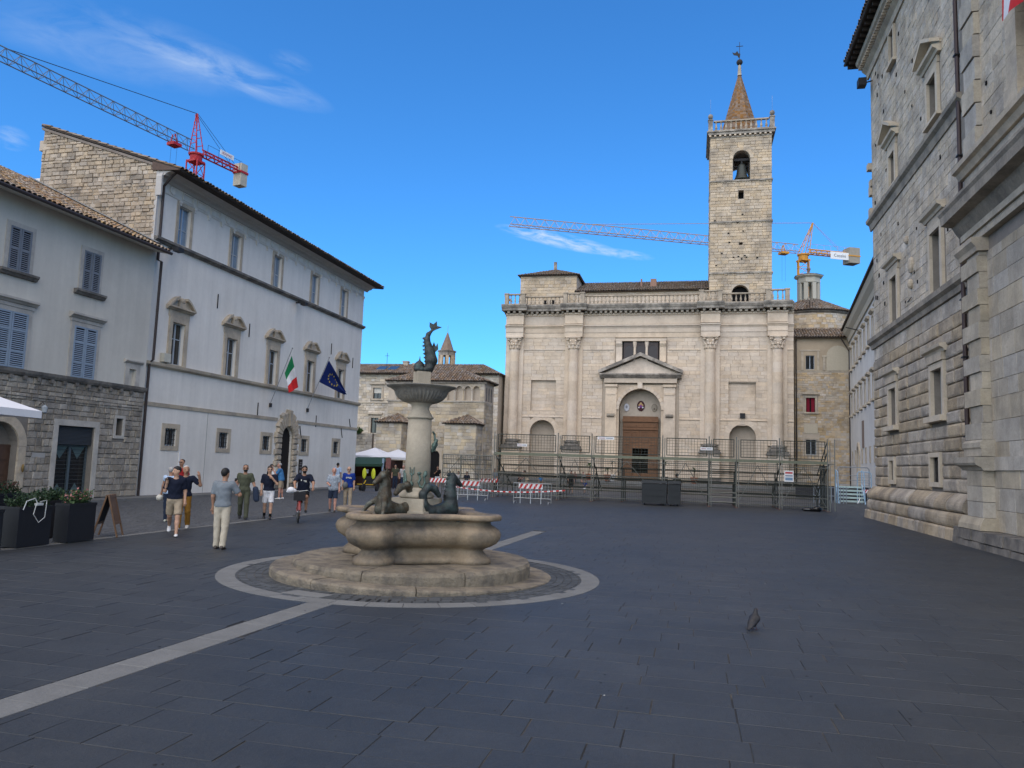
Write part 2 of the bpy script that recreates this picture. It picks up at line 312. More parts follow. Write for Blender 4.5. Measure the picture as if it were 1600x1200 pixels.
def stone_field(fr, u0, u1, courses, wr, holes, parent, mp, mj, nind=300, dep=(.02, .045), gap=.012, ztop=None, inset=.06, jit=.02, pillow=0, d0=0., name='stone', seed=1, u0f=None):
    """irregular masonry: the stones that show largest are objects, the rest one joined part"""
    q = random.Random(seed); L_ = []
    for z0, z1 in zip(courses[:-1], courses[1:]):
        a0 = u0f(z0) if u0f else u0
        free = [(a0, u1)]
        for h in holes:
            if min(z1, h[3])-max(z0, h[2]) > .4*(z1-z0):
                nf = []
                for a, b in free:
                    if h[1] <= a or h[0] >= b: nf.append((a, b)); continue
                    if h[0]-a > .08: nf.append((a, h[0]))
                    if b-h[1] > .08: nf.append((h[1], b))
                free = nf
        for a, b in free:
            u = a
            while u < b-.02:
                w = q.uniform(*wr)
                if b-u-w < wr[0]*.6: w = b-u
                w = min(w, b-u)
                zt = 1e9 if ztop is None else min(ztop(u), ztop(u+w)); zh = min(z1, zt)
                if zh-z0 > .05:
                    if zh < z1: L_.append((u, u+w, z0, zh))
                    elif wr[1] > (z1-z0)*1.5 or q.random() < .8 or z1-z0 < .2: L_.append((u, u+w, z0, z1))
                    else: zm = z0+(z1-z0)*q.uniform(.4, .6); L_.append((u, u+w, z0, zm)); L_.append((u, u+w, zm, z1))
                u += w
    sc = []
    for i, (a, b, c, e) in enumerate(L_):
        w = vis(fr.P((a+b)/2, 0, (c+e)/2)); sc.append((w*(b-a)*(e-c), i))
    sc.sort(reverse=True); pick = {i for s_, i in sc[:nind] if s_ > 0}
    ms = blocks(mp, inset, jit, pillow); mb = MB(fr)
    for i, (a, b, c, e) in enumerate(L_):
        g = gap/2; w, h = b-a-2*g, e-c-2*g; dp = q.uniform(*dep); k = q.randrange(5)
        if i in pick:
            x = fr.x*w; y = fr.y*dp; o = fr.P((a+b)/2, d0, (c+e)/2)
            if fr.neg: x = -x
            m4 = Matrix(((x.x, y.x, 0, o.x), (x.y, y.y, 0, o.y), (x.z, y.z, h, o.z), (0, 0, 0, 1))); inst(name, ms[k], m4, parent)
        else:
            if fr.neg: X = -1
            else: X = 1
            uc, zc = (a+b)/2, (c+e)/2; me = ms[k]; bb = len(mb.v)
            mb.v += [fr.P(uc+X*v.co.x*w, d0+v.co.y*dp, zc+v.co.z*h) for v in me.vertices]
            for p in me.polygons: mb.f.append([bb+j for j in p.vertices]); mb.m.append(0)
    if mb.v: mb.build('masonry', mj, parent, kind='stuff')
    return L_
def courses(z0, z1, lo, hi, seed=2):
    q = random.Random(seed); z = z0; r = [z0]
    while z < z1-lo*.5:
        z += q.uniform(lo, hi); r.append(z)
    r[-1] = z1
    if r[-1]-r[-2] < lo*.5: r.pop(-2)
    return r
TM = {}
def tile_mesh(mat):
    if mat.name not in TM:
        mb = MB(); n = 6; rows = []
        for s, k, z in ((0, 1, .10), (1, .82, -.02)):
            rows.append([(-.5*k*math.cos(PI*j/n), s, z+.42*k*math.sin(PI*j/n)) for j in range(n+1)])
        mb.grid(rows); mb.grid([[(x*.86, y+.002, z*.8-.01) for x, y, z in rows[0]], rows[0]])
        me = bpy.data.meshes.new('roof_tile'); me.from_pydata([tuple(v) for v in mb.v], [], mb.f); me.materials.append(mat); TM[mat.name] = me
    return TM[mat.name]
def tile_roof(parent, poly, mp, mj, pitch=.24, tl=.42, nind=300, base=None, th=.08, jit=.03, seed=1):
    """poly[0] -> poly[1] is the eave, the others lie up the slope; tiles are laid in columns up the slope"""
    P = [Vector(p) for p in poly]; e = (P[1]-P[0]).normalized(); nn = e.cross(P[2]-P[0]).normalized()
    if nn.z < 0: nn = -nn
    s = nn.cross(e)
    if s.z < 0: s = -s
    ab = [((p-P[0]).dot(e), (p-P[0]).dot(s)) for p in P]; q = random.Random(seed)
    mb = MB(); n = len(P)
    lo = [tuple(p-nn*th) for p in P]; hi = [tuple(p) for p in P]
    mb.face(hi); mb.face(lo[::-1])
    for i in range(n): mb.face([lo[i], lo[(i+1) % n], hi[(i+1) % n], hi[i]])
    mb.build('roof_deck', base or wood_dk, parent)
    T = []; amin = min(a for a, b in ab); amax = max(a for a, b in ab); a = amin+pitch/2
    while a < amax:
        ys = []
        for i in range(n):
            (a1, b1), (a2, b2) = ab[i], ab[(i+1) % n]
            if (a1-a)*(a2-a) < 0: ys.append(b1+(b2-b1)*(a-a1)/(a2-a1))
        if len(ys) >= 2:
            y0, y1 = min(ys), max(ys); y = y0-.06
            while y < y1-.05:
                l_ = min(tl, y1-y); T.append((a+q.uniform(-jit, jit)*.6, y+q.uniform(-jit, jit), l_*1.12, pitch*q.uniform(.86, .98), q.uniform(-.04, .04))); y += tl
        a += pitch
    me = tile_mesh(mp); sc = sorted(((vis(P[0]+e*t[0]+s*t[1]), i) for i, t in enumerate(T)), reverse=True); pick = {i for w, i in sc[:nind] if w > 0}
    mb = MB()
    for i, (a, y, l_, w, r_) in enumerate(T):
        o = P[0]+e*a+s*y+nn*.01; X = (e+s*r_)*w; Y = (s-e*r_)*l_; Z = nn*w
        if X.cross(Y).dot(Z) < 0: X = -X
        if i in pick: inst('roof_tile', me, Matrix(((X.x, Y.x, Z.x, o.x), (X.y, Y.y, Z.y, o.y), (X.z, Y.z, Z.z, o.z), (0, 0, 0, 1))), parent)
        else:
            b = len(mb.v); mb.v += [o+X*v.co.x+Y*v.co.y+Z*v.co.z for v in me.vertices]
            for p in me.polygons: mb.f.append([b+j for j in p.vertices]); mb.m.append(0)
    if mb.v: mb.build('tile_field', mj, parent, kind='stuff')
def frame_box(mb, u0, u1, z0, z1, w, d0, d1, bottom=True):
    mb.box(u0, u0+w, d0, d1, z0, z1); mb.box(u1-w, u1, d0, d1, z0, z1); mb.box(u0+w, u1-w, d0, d1, z1-w, z1)
    if bottom: mb.box(u0+w, u1-w, d0, d1, z0, z0+w)
def window(root, fr, u0, u1, z0, z1, dep=.22, sash=None, gl=None, bars=(1,), mull=1, sur=None, sw=.2, sp=.06, sill=None, grille=False, name='window'):
    mb = MB(fr); w = .055
    frame_box(mb, u0, u1, z0, z1, w, -dep, -dep+.07)
    for k in range(mull): c = u0+(u1-u0)*(k+1)/(mull+1); mb.box(c-.04, c+.04, -dep, -dep+.075, z0+w, z1-w)
    for b in bars:
        zc = z0+(z1-z0)*b if b < 1 else z0+(z1-z0)*.42
        mb.box(u0+w, u1-w, -dep+.003, -dep+.06, zc-.022, zc+.022)
    o = mb.build(name, sash or sash_m, root)
    for k in range(mull+1):
        a = u0+(u1-u0)*k/(mull+1); b = u0+(u1-u0)*(k+1)/(mull+1)
        g = MB(fr); t = rng.uniform(-.006, .006); g.grid([[(a+w*.5, -dep+.02+t, z0+.03), (b-w*.5, -dep+.02, z0+.03), (b-w*.5, -dep+.03, z0+.03), (a+w*.5, -dep+.03+t, z0+.03)], [(a+w*.5, -dep+.02, z1-.03), (b-w*.5, -dep+.02-t, z1-.03), (b-w*.5, -dep+.03-t, z1-.03), (a+w*.5, -dep+.03, z1-.03)]], True, True)
        g.build('pane', gl or glass, o)
    if sur: m2 = MB(fr); frame_box(m2, u0-sw, u1+sw, z0-(sw if sill is None else 0), z1+sw, sw, .003, sp, bottom=sill is None); m2.build('surround', sur, o)
    if sill: m3 = MB(fr); m3.box(u0-sw-.12, u1+sw+.12, .004, sill[1], z0-sill[0], z0-.002); m3.build('sill', sur or trim_st, o)
    if grille:
        m4 = MB(fr); nb = max(3, int((u1-u0)/.17))
        for k in range(nb): c = u0+(u1-u0)*(k+.5)/nb; m4.box(c-.014, c+.014, -.06, -.032, z0, z1)
        nz_ = max(3, int((z1-z0)/.2))
        for k in range(nz_): c = z0+(z1-z0)*(k+.5)/nz_; m4.box(u0, u1, -.068, -.05, c-.012, c+.012)
        m4.build('grille', iron, o)
    return o
def shutters(root, fr, u0, u1, z0, z1, mat, d0=.01, rails=(.33, .66), gap=0.0, tilt=.0):
    for k in range(2):
        a, b = (u0, (u0+u1)/2-.01) if k == 0 else ((u0+u1)/2+.01, u1)
        dd = d0+(tilt if k else 0)
        mb = MB(fr); w = .07; frame_box(mb, a, b, z0, z1, w, dd, dd+.045)
        for r_ in rails: zc = z0+(z1-z0)*r_; mb.box(a+w, b-w, dd, dd+.043, zc-.04, zc+.04)
        o = mb.build('shutter', mat, root)
        sl_ = MB(fr); z = z0+w+.02
        while z < z1-w-.05:
            sl_.grid([[(a+w, dd+.004, z+.04), (b-w, dd+.004, z+.04), (b-w, dd+.036, z), (a+w, dd+.036, z)], [(a+w, dd+.006, z+.05), (b-w, dd+.006, z+.05), (b-w, dd+.040, z+.008), (a+w, dd+.040, z+.008)]], True, True); z += .075
        sl_.build('louvre', mat, o, kind='stuff')
        bk = MB(fr); bk.box(a+.02, b-.02, dd-.008, dd, z0+.02, z1-.02); bk.build('backing', black_m, o)
BAL = {}
def baluster_mesh(h, r, mat):
    k = (round(h, 2), round(r, 2), mat.name)
    if k not in BAL:
        mb = MB(); mb.lathe([(r*.9, 0), (r*.9, h*.08), (r*.5, h*.12), (r, h*.3), (r*.45, h*.72), (r*.45, h*.88), (r*.85, h*.92), (r*.85, h)], seg=8)
        me = bpy.data.meshes.new('baluster'); me.from_pydata([tuple(v) for v in mb.v], [], mb.f); me.materials.append(mat); BAL[k] = me
    return BAL[k]
def balustrade(root, fr, u0, u1, d, z0, z1, step, r, mat, rail=None, ends=(0, 0)):
    mb = MB(fr); mb.box(u0, u1, d-.2, d+.2, z0, z0+.14); mb.box(u0, u1, d-.2, d+.2, z1-.16, z1); mb.build('railing', rail or mat, root)
    n = max(1, int((u1-u0)/step)); me = baluster_mesh(z1-z0-.3, r, mat)
    for k in range(n): o = fr.P(u0+(u1-u0)*(k+.5)/n, d, z0+.14); inst('baluster', me, Matrix.Translation(o), root)
def pedestal(root, fr, u0, u1, d, z0, z1, mat, w=.26):
    mb = MB(fr); mb.box(u0, u1, d-w, d+w, z0, z1-.15); mb.box(u0-.06, u1+.06, d-w-.06, d+w+.06, z1-.15, z1); mb.build('pedestal', mat, root)
def text(body, size, root, o, ux, uz, mat, name='lettering', ext=.004):
    cu = bpy.data.curves.new(name, 'FONT'); cu.body = body; cu.size = size; cu.extrude = ext; cu.align_x = 'CENTER'; cu.align_y = 'CENTER'; cu.resolution_u = 2
    t = bpy.data.objects.new('tmp', cu); me = bpy.data.meshes.new_from_object(t); bpy.data.objects.remove(t); me.materials.clear(); me.materials.append(mat)
    x = Vector(ux).normalized(); y = Vector(uz).normalized(); z = x.cross(y); o = Vector(o)
    return inst(name, me, Matrix(((x.x, y.x, z.x, o.x), (x.y, y.y, z.y, o.y), (x.z, y.z, z.z, o.z), (0, 0, 0, 1))), root)
# ------------------------------------------------------------ ground
g = MB(); g.face([(-1500, -1500, -.03), (1500, -1500, -.03), (1500, 1500, -.03), (-1500, 1500, -.03)]); g.k = 0
ground = g.build('ground', joint_m, kind='structure'); ground['label'] = 'sandy bed under the dark stone paving of the piazza'
FX, FY = -5.12, 14.0               # the fountain's centre
piazza = thing('piazza_paving', 'dark slate grey paving slabs of the piazza floor', 'paving', (0, 20, 0)); piazza['kind'] = 'structure'; del piazza['category']
def slab_mesh(name, mat, seed):
    q = random.Random(seed); mb = MB(); k = .005
    t = [q.uniform(-.0016, .0016) for _ in range(4)]
    mb.grid([[(-.5, -.5, -.03), (.5, -.5, -.03), (.5, .5, -.03), (-.5, .5, -.03)], [(-.5, -.5, -.004), (.5, -.5, -.004), (.5, .5, -.004), (-.5, .5, -.004)],
             [(-.5+k, -.5+k, t[0]), (.5-k, -.5+k, t[1]), (.5-k, .5-k, t[2]), (-.5+k, .5-k, t[3])]], True, True)
    me = bpy.data.meshes.new(name); me.from_pydata([tuple(v) for v in mb.v], [], mb.f); me.materials.append(mat); return me
SL = [slab_mesh('paving_slab', slab_p, i) for i in range(6)]
def strip_x(y): return -5.42+.036*(y-5.5)
q = random.Random(21); slabs = []
y = 1.0
while y < 62:
    h = q.choice((.34, .38, .42, .46))
    x = -13.65+q.uniform(-.5, 0)
    while x < 16:
        w = q.uniform(.55, 1.05) if q.random() < .8 else q.uniform(.35, .6)
        xa, xb = x, x+w; x = xb
        sx = strip_x(y+h/2)
        for a, b in ((xa, min(xb, sx-.21)), (max(xa, sx+.21), xb)) if xa < sx+.21 and xb > sx-.21 and y < 24.4 else ((xa, xb),):
            a = max(a, -13.65)
            if b-a < .06: continue
            # keep clear of the ring round the fountain: cut the row at the circle
            dy = min(abs(y-FY), abs(y+h-FY)) if not (y < FY < y+h) else 0
            if dy < 3.5:
                hw = math.sqrt(3.5**2-dy*dy)
                for c, e in ((a, min(b, FX-hw)), (max(a, FX+hw), b)):
                    if e-c > .06: slabs.append((c, e, y, y+h))
            else: slabs.append((a, b, y, y+h))
    y += h
sc = sorted(((vis(((a+b)/2, (c+e)/2, 0))**1.5*(b-a)*(e-c), i) for i, (a, b, c, e) in enumerate(slabs)), reverse=True)
pick = {i for w, i in sc[:300] if w > 0}
near = {i for w, i in sc[300:] if w > 0}
rest = MB()
for i, (a, b, c, e) in enumerate(slabs):
    if i not in pick and i not in near and not (-14 < a < 12): continue
    gx = q.uniform(.003, .006) if q.random() < .55 else q.uniform(.008, .017); gy = q.uniform(.001, .004) if q.random() < .8 else .008
    w, h = b-a-gx, e-c-gy; dz = q.uniform(-.0015, .0015); k = q.randrange(6); ang = q.uniform(-.002, .002)
    if i in pick: inst('paving_slab', SL[k], Matrix.Translation(((a+b)/2, (c+e)/2, dz)) @ Matrix.Rotation(ang, 4, 'Z') @ Matrix.Diagonal((w, h, 1, 1)), piazza)
    else:
        bb = len(rest.v); rest.v += [Vector(((a+b)/2+v.co.x*w, (c+e)/2+v.co.y*h, v.co.z+dz)) for v in SL[k].vertices]
        for p in SL[k].polygons:
            if p.normal.z > -.5: rest.f.append([bb+j for j in p.vertices]); rest.m.append(0)
rest.build('slab_field', slab_m, piazza, kind='stuff')
# the plain dark paving beyond the slabs that can be told apart
fp = MB(); fp.face([(-60, 62.0, -.006), (60, 62.0, -.006), (60, 230, -.006), (-60, 230, -.006)]); fp.face([(-60, -60, -.006), (60, -60, -.006), (60, 1, -.006), (-60, 1, -.006)])
o = fp.build('far_paving', slab_m, kind='structure')
rt = MB(); rt.face([(9, 1, -.010), (60, 1, -.010), (60, 62, -.010), (9, 62, -.010)]); rt.build('side_paving', slab_m, kind='structure')
jf = MB(); jf.face([(-13.68, 1, -.0055), (9.2, 1, -.0055), (9.2, 62, -.0055), (-13.68, 62, -.0055)]); jf.build('joint_fill', joint_m, piazza)
# pale strip across the piazza, in stones
strip = thing('paving_strip', 'pale stone strip crossing the dark paving through the fountain', 'strip', (-5, 12, 0)); strip['kind'] = 'structure'; del strip['category']
SP = [slab_mesh('strip_stone', strip_m, 40+i) for i in range(3)]
for ya, yb in ((2.0, FY-3.50), (FY+3.50, 24.35)):
    y = ya
    while y < yb-.02:
        l_ = q.uniform(.45, .9); l_ = min(l_, yb-y) if yb-y-l_ > .3 else yb-y
        yc = y+l_/2; inst('strip_stone', SP[q.randrange(3)], Matrix.Translation((strip_x(yc), yc, .001)) @ Matrix.Rotation(-.036, 4, 'Z') @ Matrix.Diagonal((.40, l_-.006, 1, 1)), strip); y += l_
# ring round the fountain: pale outer band of stones, rings of dark setts inside
ring = thing('fountain_ring_paving', 'pale stone ring with bands of small dark setts round the fountain', 'paving', (FX, FY, 0)); ring['kind'] = 'structure'; del ring['category']
def arc_piece(mb, r0, r1, a0, a1, z0, z1, n=3):
    for k in range(n):
        b, c = a0+(a1-a0)*k/n, a0+(a1-a0)*(k+1)/n
        p = lambda r, a, z: (FX+r*math.cos(a), FY+r*math.sin(a), z)
        mb.face([p(r0, b, z1), p(r1, b, z1), p(r1, c, z1), p(r0, c, z1)])
        mb.face([p(r1, b, z0), p(r1, c, z0), p(r1, c, z1), p(r1, b, z1)]); mb.face([p(r0, c, z0), p(r0, b, z0), p(r0, b, z1), p(r0, c, z1)])
    for a, f in ((a0, 1), (a1, -1)):
        pts = [(FX+r*math.cos(a), FY+r*math.sin(a), z) for r, z in ((r0, z0), (r1, z0), (r1, z1), (r0, z1))]; mb.face(pts[::f])
n = 40
for k in range(n):
    mb = MB(); arc_piece(mb, 3.17, 3.5, 2*PI*k/n+.0015, 2*PI*(k+1)/n-.0015, -.03, .002); mb.build('ring_stone', strip_m, ring)
setts = MB(); r = 2.3
while r < 3.15:
    n = int(2*PI*r/.19)
    for k in range(n): setts.m += []; arc_piece(setts, r+.005, r+.13, 2*PI*k/n+.004, 2*PI*(k+1)/n-.004, -.02, rng.uniform(-.003, .003), 1)
    r += .1375
setts.build('sett', sett_m, ring, kind='stuff')
an = MB(); an.grid([[(FX+r*math.cos(2*PI*j/64), FY+r*math.sin(2*PI*j/64), -.0035) for j in range(64)] for r in (4.3, 3.49)], True); an.build('paving_margin', slab_m, piazza)
for k in range(4):
    a = -PI/2+.085+.052*k; m = MB(); m.fr = Fr((FX, FY, 0), (math.cos(a), math.sin(a), 0), (-math.sin(a), math.cos(a), 0)); m.box(2.93, 3.15, -.02, .02, -.01, .0048); m.build('drain_slot', black_m, ring)
m = MB(); m.slab([(FX+r_*math.cos(a), FY+r_*math.sin(a)) for r_, a in ((2.80, -1.92), (3.14, -1.92), (3.14, -1.80), (3.14, -1.68), (2.82, -1.66), (2.8, -1.80))], -.01, .0045); m.build('patch_stone', strip_m, ring)
# road along the left side: pale kerb line, cobbles, a raised pavement by the houses
rd = MB(); rd.face([(-23.2, -30, -.012), (-13.95, -30, -.012), (-13.95, 62, -.012), (-23.2, 62, -.012)])
road = rd.build('road', road_m, kind='structure'); road['label'] = 'grey cobbled road between the piazza and the left houses'
kerb = thing('kerb_line', 'thin pale stone line between the piazza and the cobbled road', 'kerb', (-13.8, 20, 0)); kerb['kind'] = 'structure'; del kerb['category']
y = 4.0
while y < 50:
    mb = MB(); mb.box(-13.92, -13.70, y+.004, y+1.1-.004, -.03, .004); mb.build('kerb_stone', strip_m, kerb); y += 1.1
cob = MB(); y = 11.0
while y < 46:
    x = -23.15+.1*q.random()
    while x < -14.0:
        w = q.uniform(.11, .15)
        if vis((x, y, 0)) > 0: z = q.uniform(-.0025, .0025); cob.box(x+.003, min(x+w-.003, -13.96), y+.003, y+.127, -.03, z, tap=.004)
        x += w
    y += .13
cob.build('cobble_field', cobble_m, kind='stuff')['label'] = 'small grey cobbles paving the road on the left'
pv = thing('pavement', 'narrow raised stone pavement along the left houses', 'pavement', (-23.8, 30, 0)); pv['kind'] = 'structure'; del pv['category']
y = 8.0
while y < 54:
    l_ = q.uniform(.9, 1.5); mb = MB(); mb.box(-24.5, -23.15, y+.004, y+l_-.004, -.03, .115+q.uniform(-.003, .003), tap=.006); mb.build('pavement_stone', strip_m, pv); y += l_
rx = MB(); rx.face([(-60, 54, -.014), (-23.2, 54, -.014), (-23.2, 62, -.014), (-60, 62, -.014)]); rx.build('side_street', road_m, kind='structure')
# ------------------------------------------------------------ the plastered house on the left (frame: u = Y, d = +X)
HF = Fr((-24.2, 0, 0), (0, 1, 0), (1, 0, 0)); H0, H1 = 9.0, 29.9
house = thing('plastered_house', 'grey beige plastered house with rubble ground floor and louvred shutters at left edge', 'house', (-24.2, 20, 0))
wl = MB(HF)
shop = (25.25, 27.12, .12, 3.08); arch = (21.75, 23.45, .12, 2.15, 'a')
wallfront(wl, H0, H1, 0, 4.78, [shop, arch, (28.3, 28.72, 2.75, 3.5)], rev=.35)
wl.build('stone_wall', mortar, house)
w2 = MB(HF); wallfront(w2, H0, H1, 4.97, 11.3, [(28.85, 29.25, 4.99, 5.72)], rev=.12); shell(w2, H0, H1, 0, 11.3, 16); w2.build('plaster_wall', plaster_hou, house)
holes = [(25.0, 27.4, 0, 3.26), (21.4, 23.82, 0, 3.42), (28.15, 28.87, 2.6, 3.66), (24.1, 24.75, 1.72, 1.95)]
stone_field(HF, H0+9, H1-.02, courses(.14, 4.74, .17, .30, 5), (.16, .48), holes, house, house_pc, house_st, 300, dep=(.02, .06), gap=.022, inset=.07, jit=.07, seed=4)
b = MB(HF); mold(b, H0, H1, [(-.1, 4.76), (.10, 4.76), (.16, 4.86), (.18, 4.97), (-.1, 4.975)]); b.build('string_course', dark_st, house)
u = 18.4
while u < 29: b = MB(HF); b.box(u, u+.14, .0, .13, 4.62, 4.755); b.build('bracket', dark_st, house); u += .62
b = MB(HF); mold(b, H0, H1, [(-.2, .0), (.07, .0), (.06, .10), (-.2, .14)]); b.build('plinth', trim_hou, house)
def h_win(u0, u1, z0, z1, mat, ledge, sill, rails, tilt=0):
    m = MB(HF); frame_box(m, u0-.17, u1+.17, z0, z1+.17, .17, .003, .035, bottom=False); s_ = m.build('window_surround', trim_hou, house)
    if ledge:
        m = MB(HF); mold(m, u0-.3, u1+.3, [(.004, z1+.30), (.08, z1+.32), (.13, z1+.38), (.22, z1+.42), (.22, z1+.50), (.004, z1+.54)]); m.build('cornice', trim_hou, s_)
        m = MB(HF); m.box(u0-.22, u1+.22, .004, .06, z1+.172, z1+.298); m.build('frieze', trim_hou, s_)
    if sill: m = MB(HF); mold(m, u0-.36, u1+.36, [(.004, z0-.22), (.1, z0-.20), (.16, z0-.10), (.2, z0-.09), (.2, z0-.003), (.004, z0-.003)]); m.build('sill', dark_st, s_)
    shutters(house, HF, u0, u1, z0+.01, z1, mat, rails=rails, tilt=tilt)
h_win(22.25, 23.18, 8.52, 10.14, shut_dk, False, True, (.5,)); h_win(25.74, 26.62, 8.55, 10.2, shut_dk, False, True, (.5,), .03)
h_win(21.95, 23.37, 4.99, 7.04, shut_lt, True, False, (.3, .68)); h_win(25.58, 26.80, 4.98, 7.06, shut_lt, True, False, (.3, .68))
h_win(18.6, 19.55, 8.52, 10.14, shut_dk, False, True, (.5,)); h_win(18.4, 19.7, 4.99, 7.04, shut_lt, True, False, (.3, .68))
m = MB(HF); frame_box(m, 28.6, 29.5, 4.98, 5.96, .24, .003, .035, bottom=False); o = m.build('niche_surround', trim_hou, house)
m = MB(HF); mold(m, 28.5, 29.62, [(.004, 5.97), (.05, 5.97), (.13, 6.05), (.13, 6.1), (.004, 6.13)]); m.build('cornice', trim_hou, o)
# shop door under a roller shutter
m = MB(HF); frame_box(m, 25.0, 27.38, .0, 3.27, .24, .004, .055, bottom=False); m.build('shop_surround', trim_hou, house)
rs = MB(HF); z = 2.3
while z < 3.05: rs.grid([[(25.26, -.16, z), (27.11, -.16, z), (27.11, -.04, z), (25.26, -.04, z)], [(25.26, -.16, z+.045), (27.11, -.16, z+.045), (27.11, -.075, z+.05), (25.26, -.075, z+.05)]], True, True); z += .052
rs.build('roller_shutter', MF('charcoal_shutter', (.045, .05, .055), rough=.55), house)
dr = MB(HF); teal = MF('slate_teal_frame', (.075, .10, .115), rough=.5)
frame_box(dr, 25.27, 27.10, .13, 2.29, .07, -.30, -.22); dr.box(26.13, 26.24, -.30, -.21, .2, 2.22); dr = dr.build('shop_door', teal, house)
for a, b_ in ((25.34, 26.13), (26.24, 27.03)):
    g_ = MB(HF); g_.box(a, b_, -.285, -.275, .2, 2.22); g_.build('pane', glass_dk, dr)
    c = (a+b_)/2
    t_ = MB(HF); t_.prism([(a+.03, 2.21), (b_-.03, 2.21), (c, 1.72)], -.27, -.262); t_.prism([(a+.03, .21), (b_-.03, .21), (c, .75)], -.27, -.262); t_.build('lace_curtain', MF('teal_lace', (.10, .15, .15)), dr)
    gr = MB(HF)
    for k in range(13): gr.box(a, b_, -.21, -.195, .28+k*.15, .295+k*.15)
    gr.build('security_bar', MF('thin_grey_bar', (.06, .065, .065), metal=.3), dr)
m = MB(HF); frame_box(m, 28.18, 28.84, 2.63, 3.63, .13, .004, .05); m.build('slit_surround', trim_hou, house)
m = MB(HF); m.box(24.12, 24.73, .0, .03, 1.75, 1.93); m.build('name_plaque', MF('plaque_stone', (.33, .32, .30)), house)
# arched door
for k in range(13):
    m = MB(HF); n = 3; a0, a1 = PI*k/13, PI*(k+1)/13; poly = [(22.6+.87*math.cos(a0+(a1-a0)*i/n), 2.15+.87*math.sin(a0+(a1-a0)*i/n)) for i in range(n+1)]+[(22.6+1.2*math.cos(a1-(a1-a0)*i/n), 2.15+1.2*math.sin(a1-(a1-a0)*i/n)) for i in range(n+1)]
    m.prism(poly, .003, .085); m.build('arch_stone', trim_st, house)
for a in (21.41, 23.46):
    z = .14
    while z < 2.1: m = MB(HF); m.box(a, a+.33, .003, .085, z+.004, min(z+.5, 2.145)); m.build('jamb_stone', trim_st, house); z += .5
m = MB(HF); m.box(21.76, 23.44, -.33, -.27, .13, 2.2); o = m.build('arched_door', wood_br, house)
for k in range(2):
    for z0, z1 in ((.3, 1.0), (1.1, 1.55), (1.65, 2.1)): m = MB(HF); m.box(21.86+k*.83, 22.5+k*.83, -.268, -.245, z0, z1, tap=.0); m.build('door_panel', wood_br, o)
m = MB(HF); m.ball((23.65, .16, 1.35), (.05, .05, .16)); m.build('door_bell_plate', MF('brass', (.25, .16, .06), metal=.7, rough=.4), house)
m = MB(HF); m.tube([(24.2, .02, 3.7), (24.2, .22, 3.85), (24.2, .32, 3.72)], .014); o = m.build('wall_lamp', iron, house)
m = MB(HF); m.lathe([(.03, 3.42), (.09, 3.46), (.11, 3.66), (.02, 3.74)], 24.2, .32, 8); m.build('lamp_shade', MF('lamp_glass', (.35, .38, .40), rough=.2), o)
m = MB(HF); m.tube([(H0, .05, 4.05), (23, .06, 4.0), (26, .06, 3.97), (29.6, .05, 4.02)], .012, 4); m.build('wall_cable', iron, house)
# eaves, gutter and roof
ez, rz, ex, rx_ = 11.28, 15.15, -23.5, -31.75
m = MB(); m.face([(-24.2, H0, 11.3), (-24.2, H1, 11.3), (-23.5, H1, 11.16), (-23.5, H0, 11.16)]); m.build('soffit', plaster_hou, house)
m = MB(HF); m.tube([(H0, .78, 11.20), (H1+.1, .78, 11.20)], .075, 8); m.build('gutter', pipe_m, house)
tile_roof(house, [(ex, H0, ez), (ex, H1, ez), (rx_, H1, rz), (rx_, H0, rz)], tile_p, tile_m, .225, .40, 300, seed=3)
m = MB(); m.grid([[(ex-.5, H1-.22, ez+.40), (ex-.5, H1, ez+.44), (ex-.5, H1+.09, ez+.3)], [(rx_, H1-.22, rz+.15), (rx_, H1, rz+.2), (rx_, H1+.09, rz+.05)]]); m.build('lead_flashing', MF('lead_grey', (.22, .23, .24), rough=.5), house)
# ------------------------------------------------------------ the white palace beside it
PF = Fr((-24.4, 0, 0), (0, 1, 0), (1, 0, 0)); P0, P1 = 29.95, 53.2
pal = thing('white_palace', 'long white plastered palace with pedimented windows and dark projecting eaves', 'palace', (-24.4, 41, 0))
UPW = [(31.48, 32.5), (36.0, 36.72), (40.36, 41.1), (45.15, 45.85), (49.5, 50.2)]
UPW = [(c-.46, c+.46) for c in (32.0, 36.4, 40.75, 45.45, 49.85)]
MID = [(c-.47, c+.47) for c in (32.15, 36.6, 40.85, 45.45, 49.95)]
LOW = [(c-.42, c+.42) for c in (32.2, 36.5, 40.75, 45.3, 49.85)]
pal_port = (42.32, 43.68, .1, 3.22, 'a')
m = MB(PF)
wallfront(m, P0, P1, -.1, 15.2, [(a, b_, 12.18, 14.08) for a, b_ in UPW]+[(a, b_, 6.32, 8.36) for a, b_ in MID]+[(a, b_, 2.42, 3.26) for a, b_ in LOW]+[pal_port], rev=.36)
shell(m, P0, P1, -.1, 15.2, 7.5); m.build('plaster_wall', plaster_pal, pal)
for a, b_ in UPW: window(pal, PF, a, b_, 12.18, 14.08, gl=glass_up, bars=(.42,), sur=trim_st, sw=.17, sp=.05)
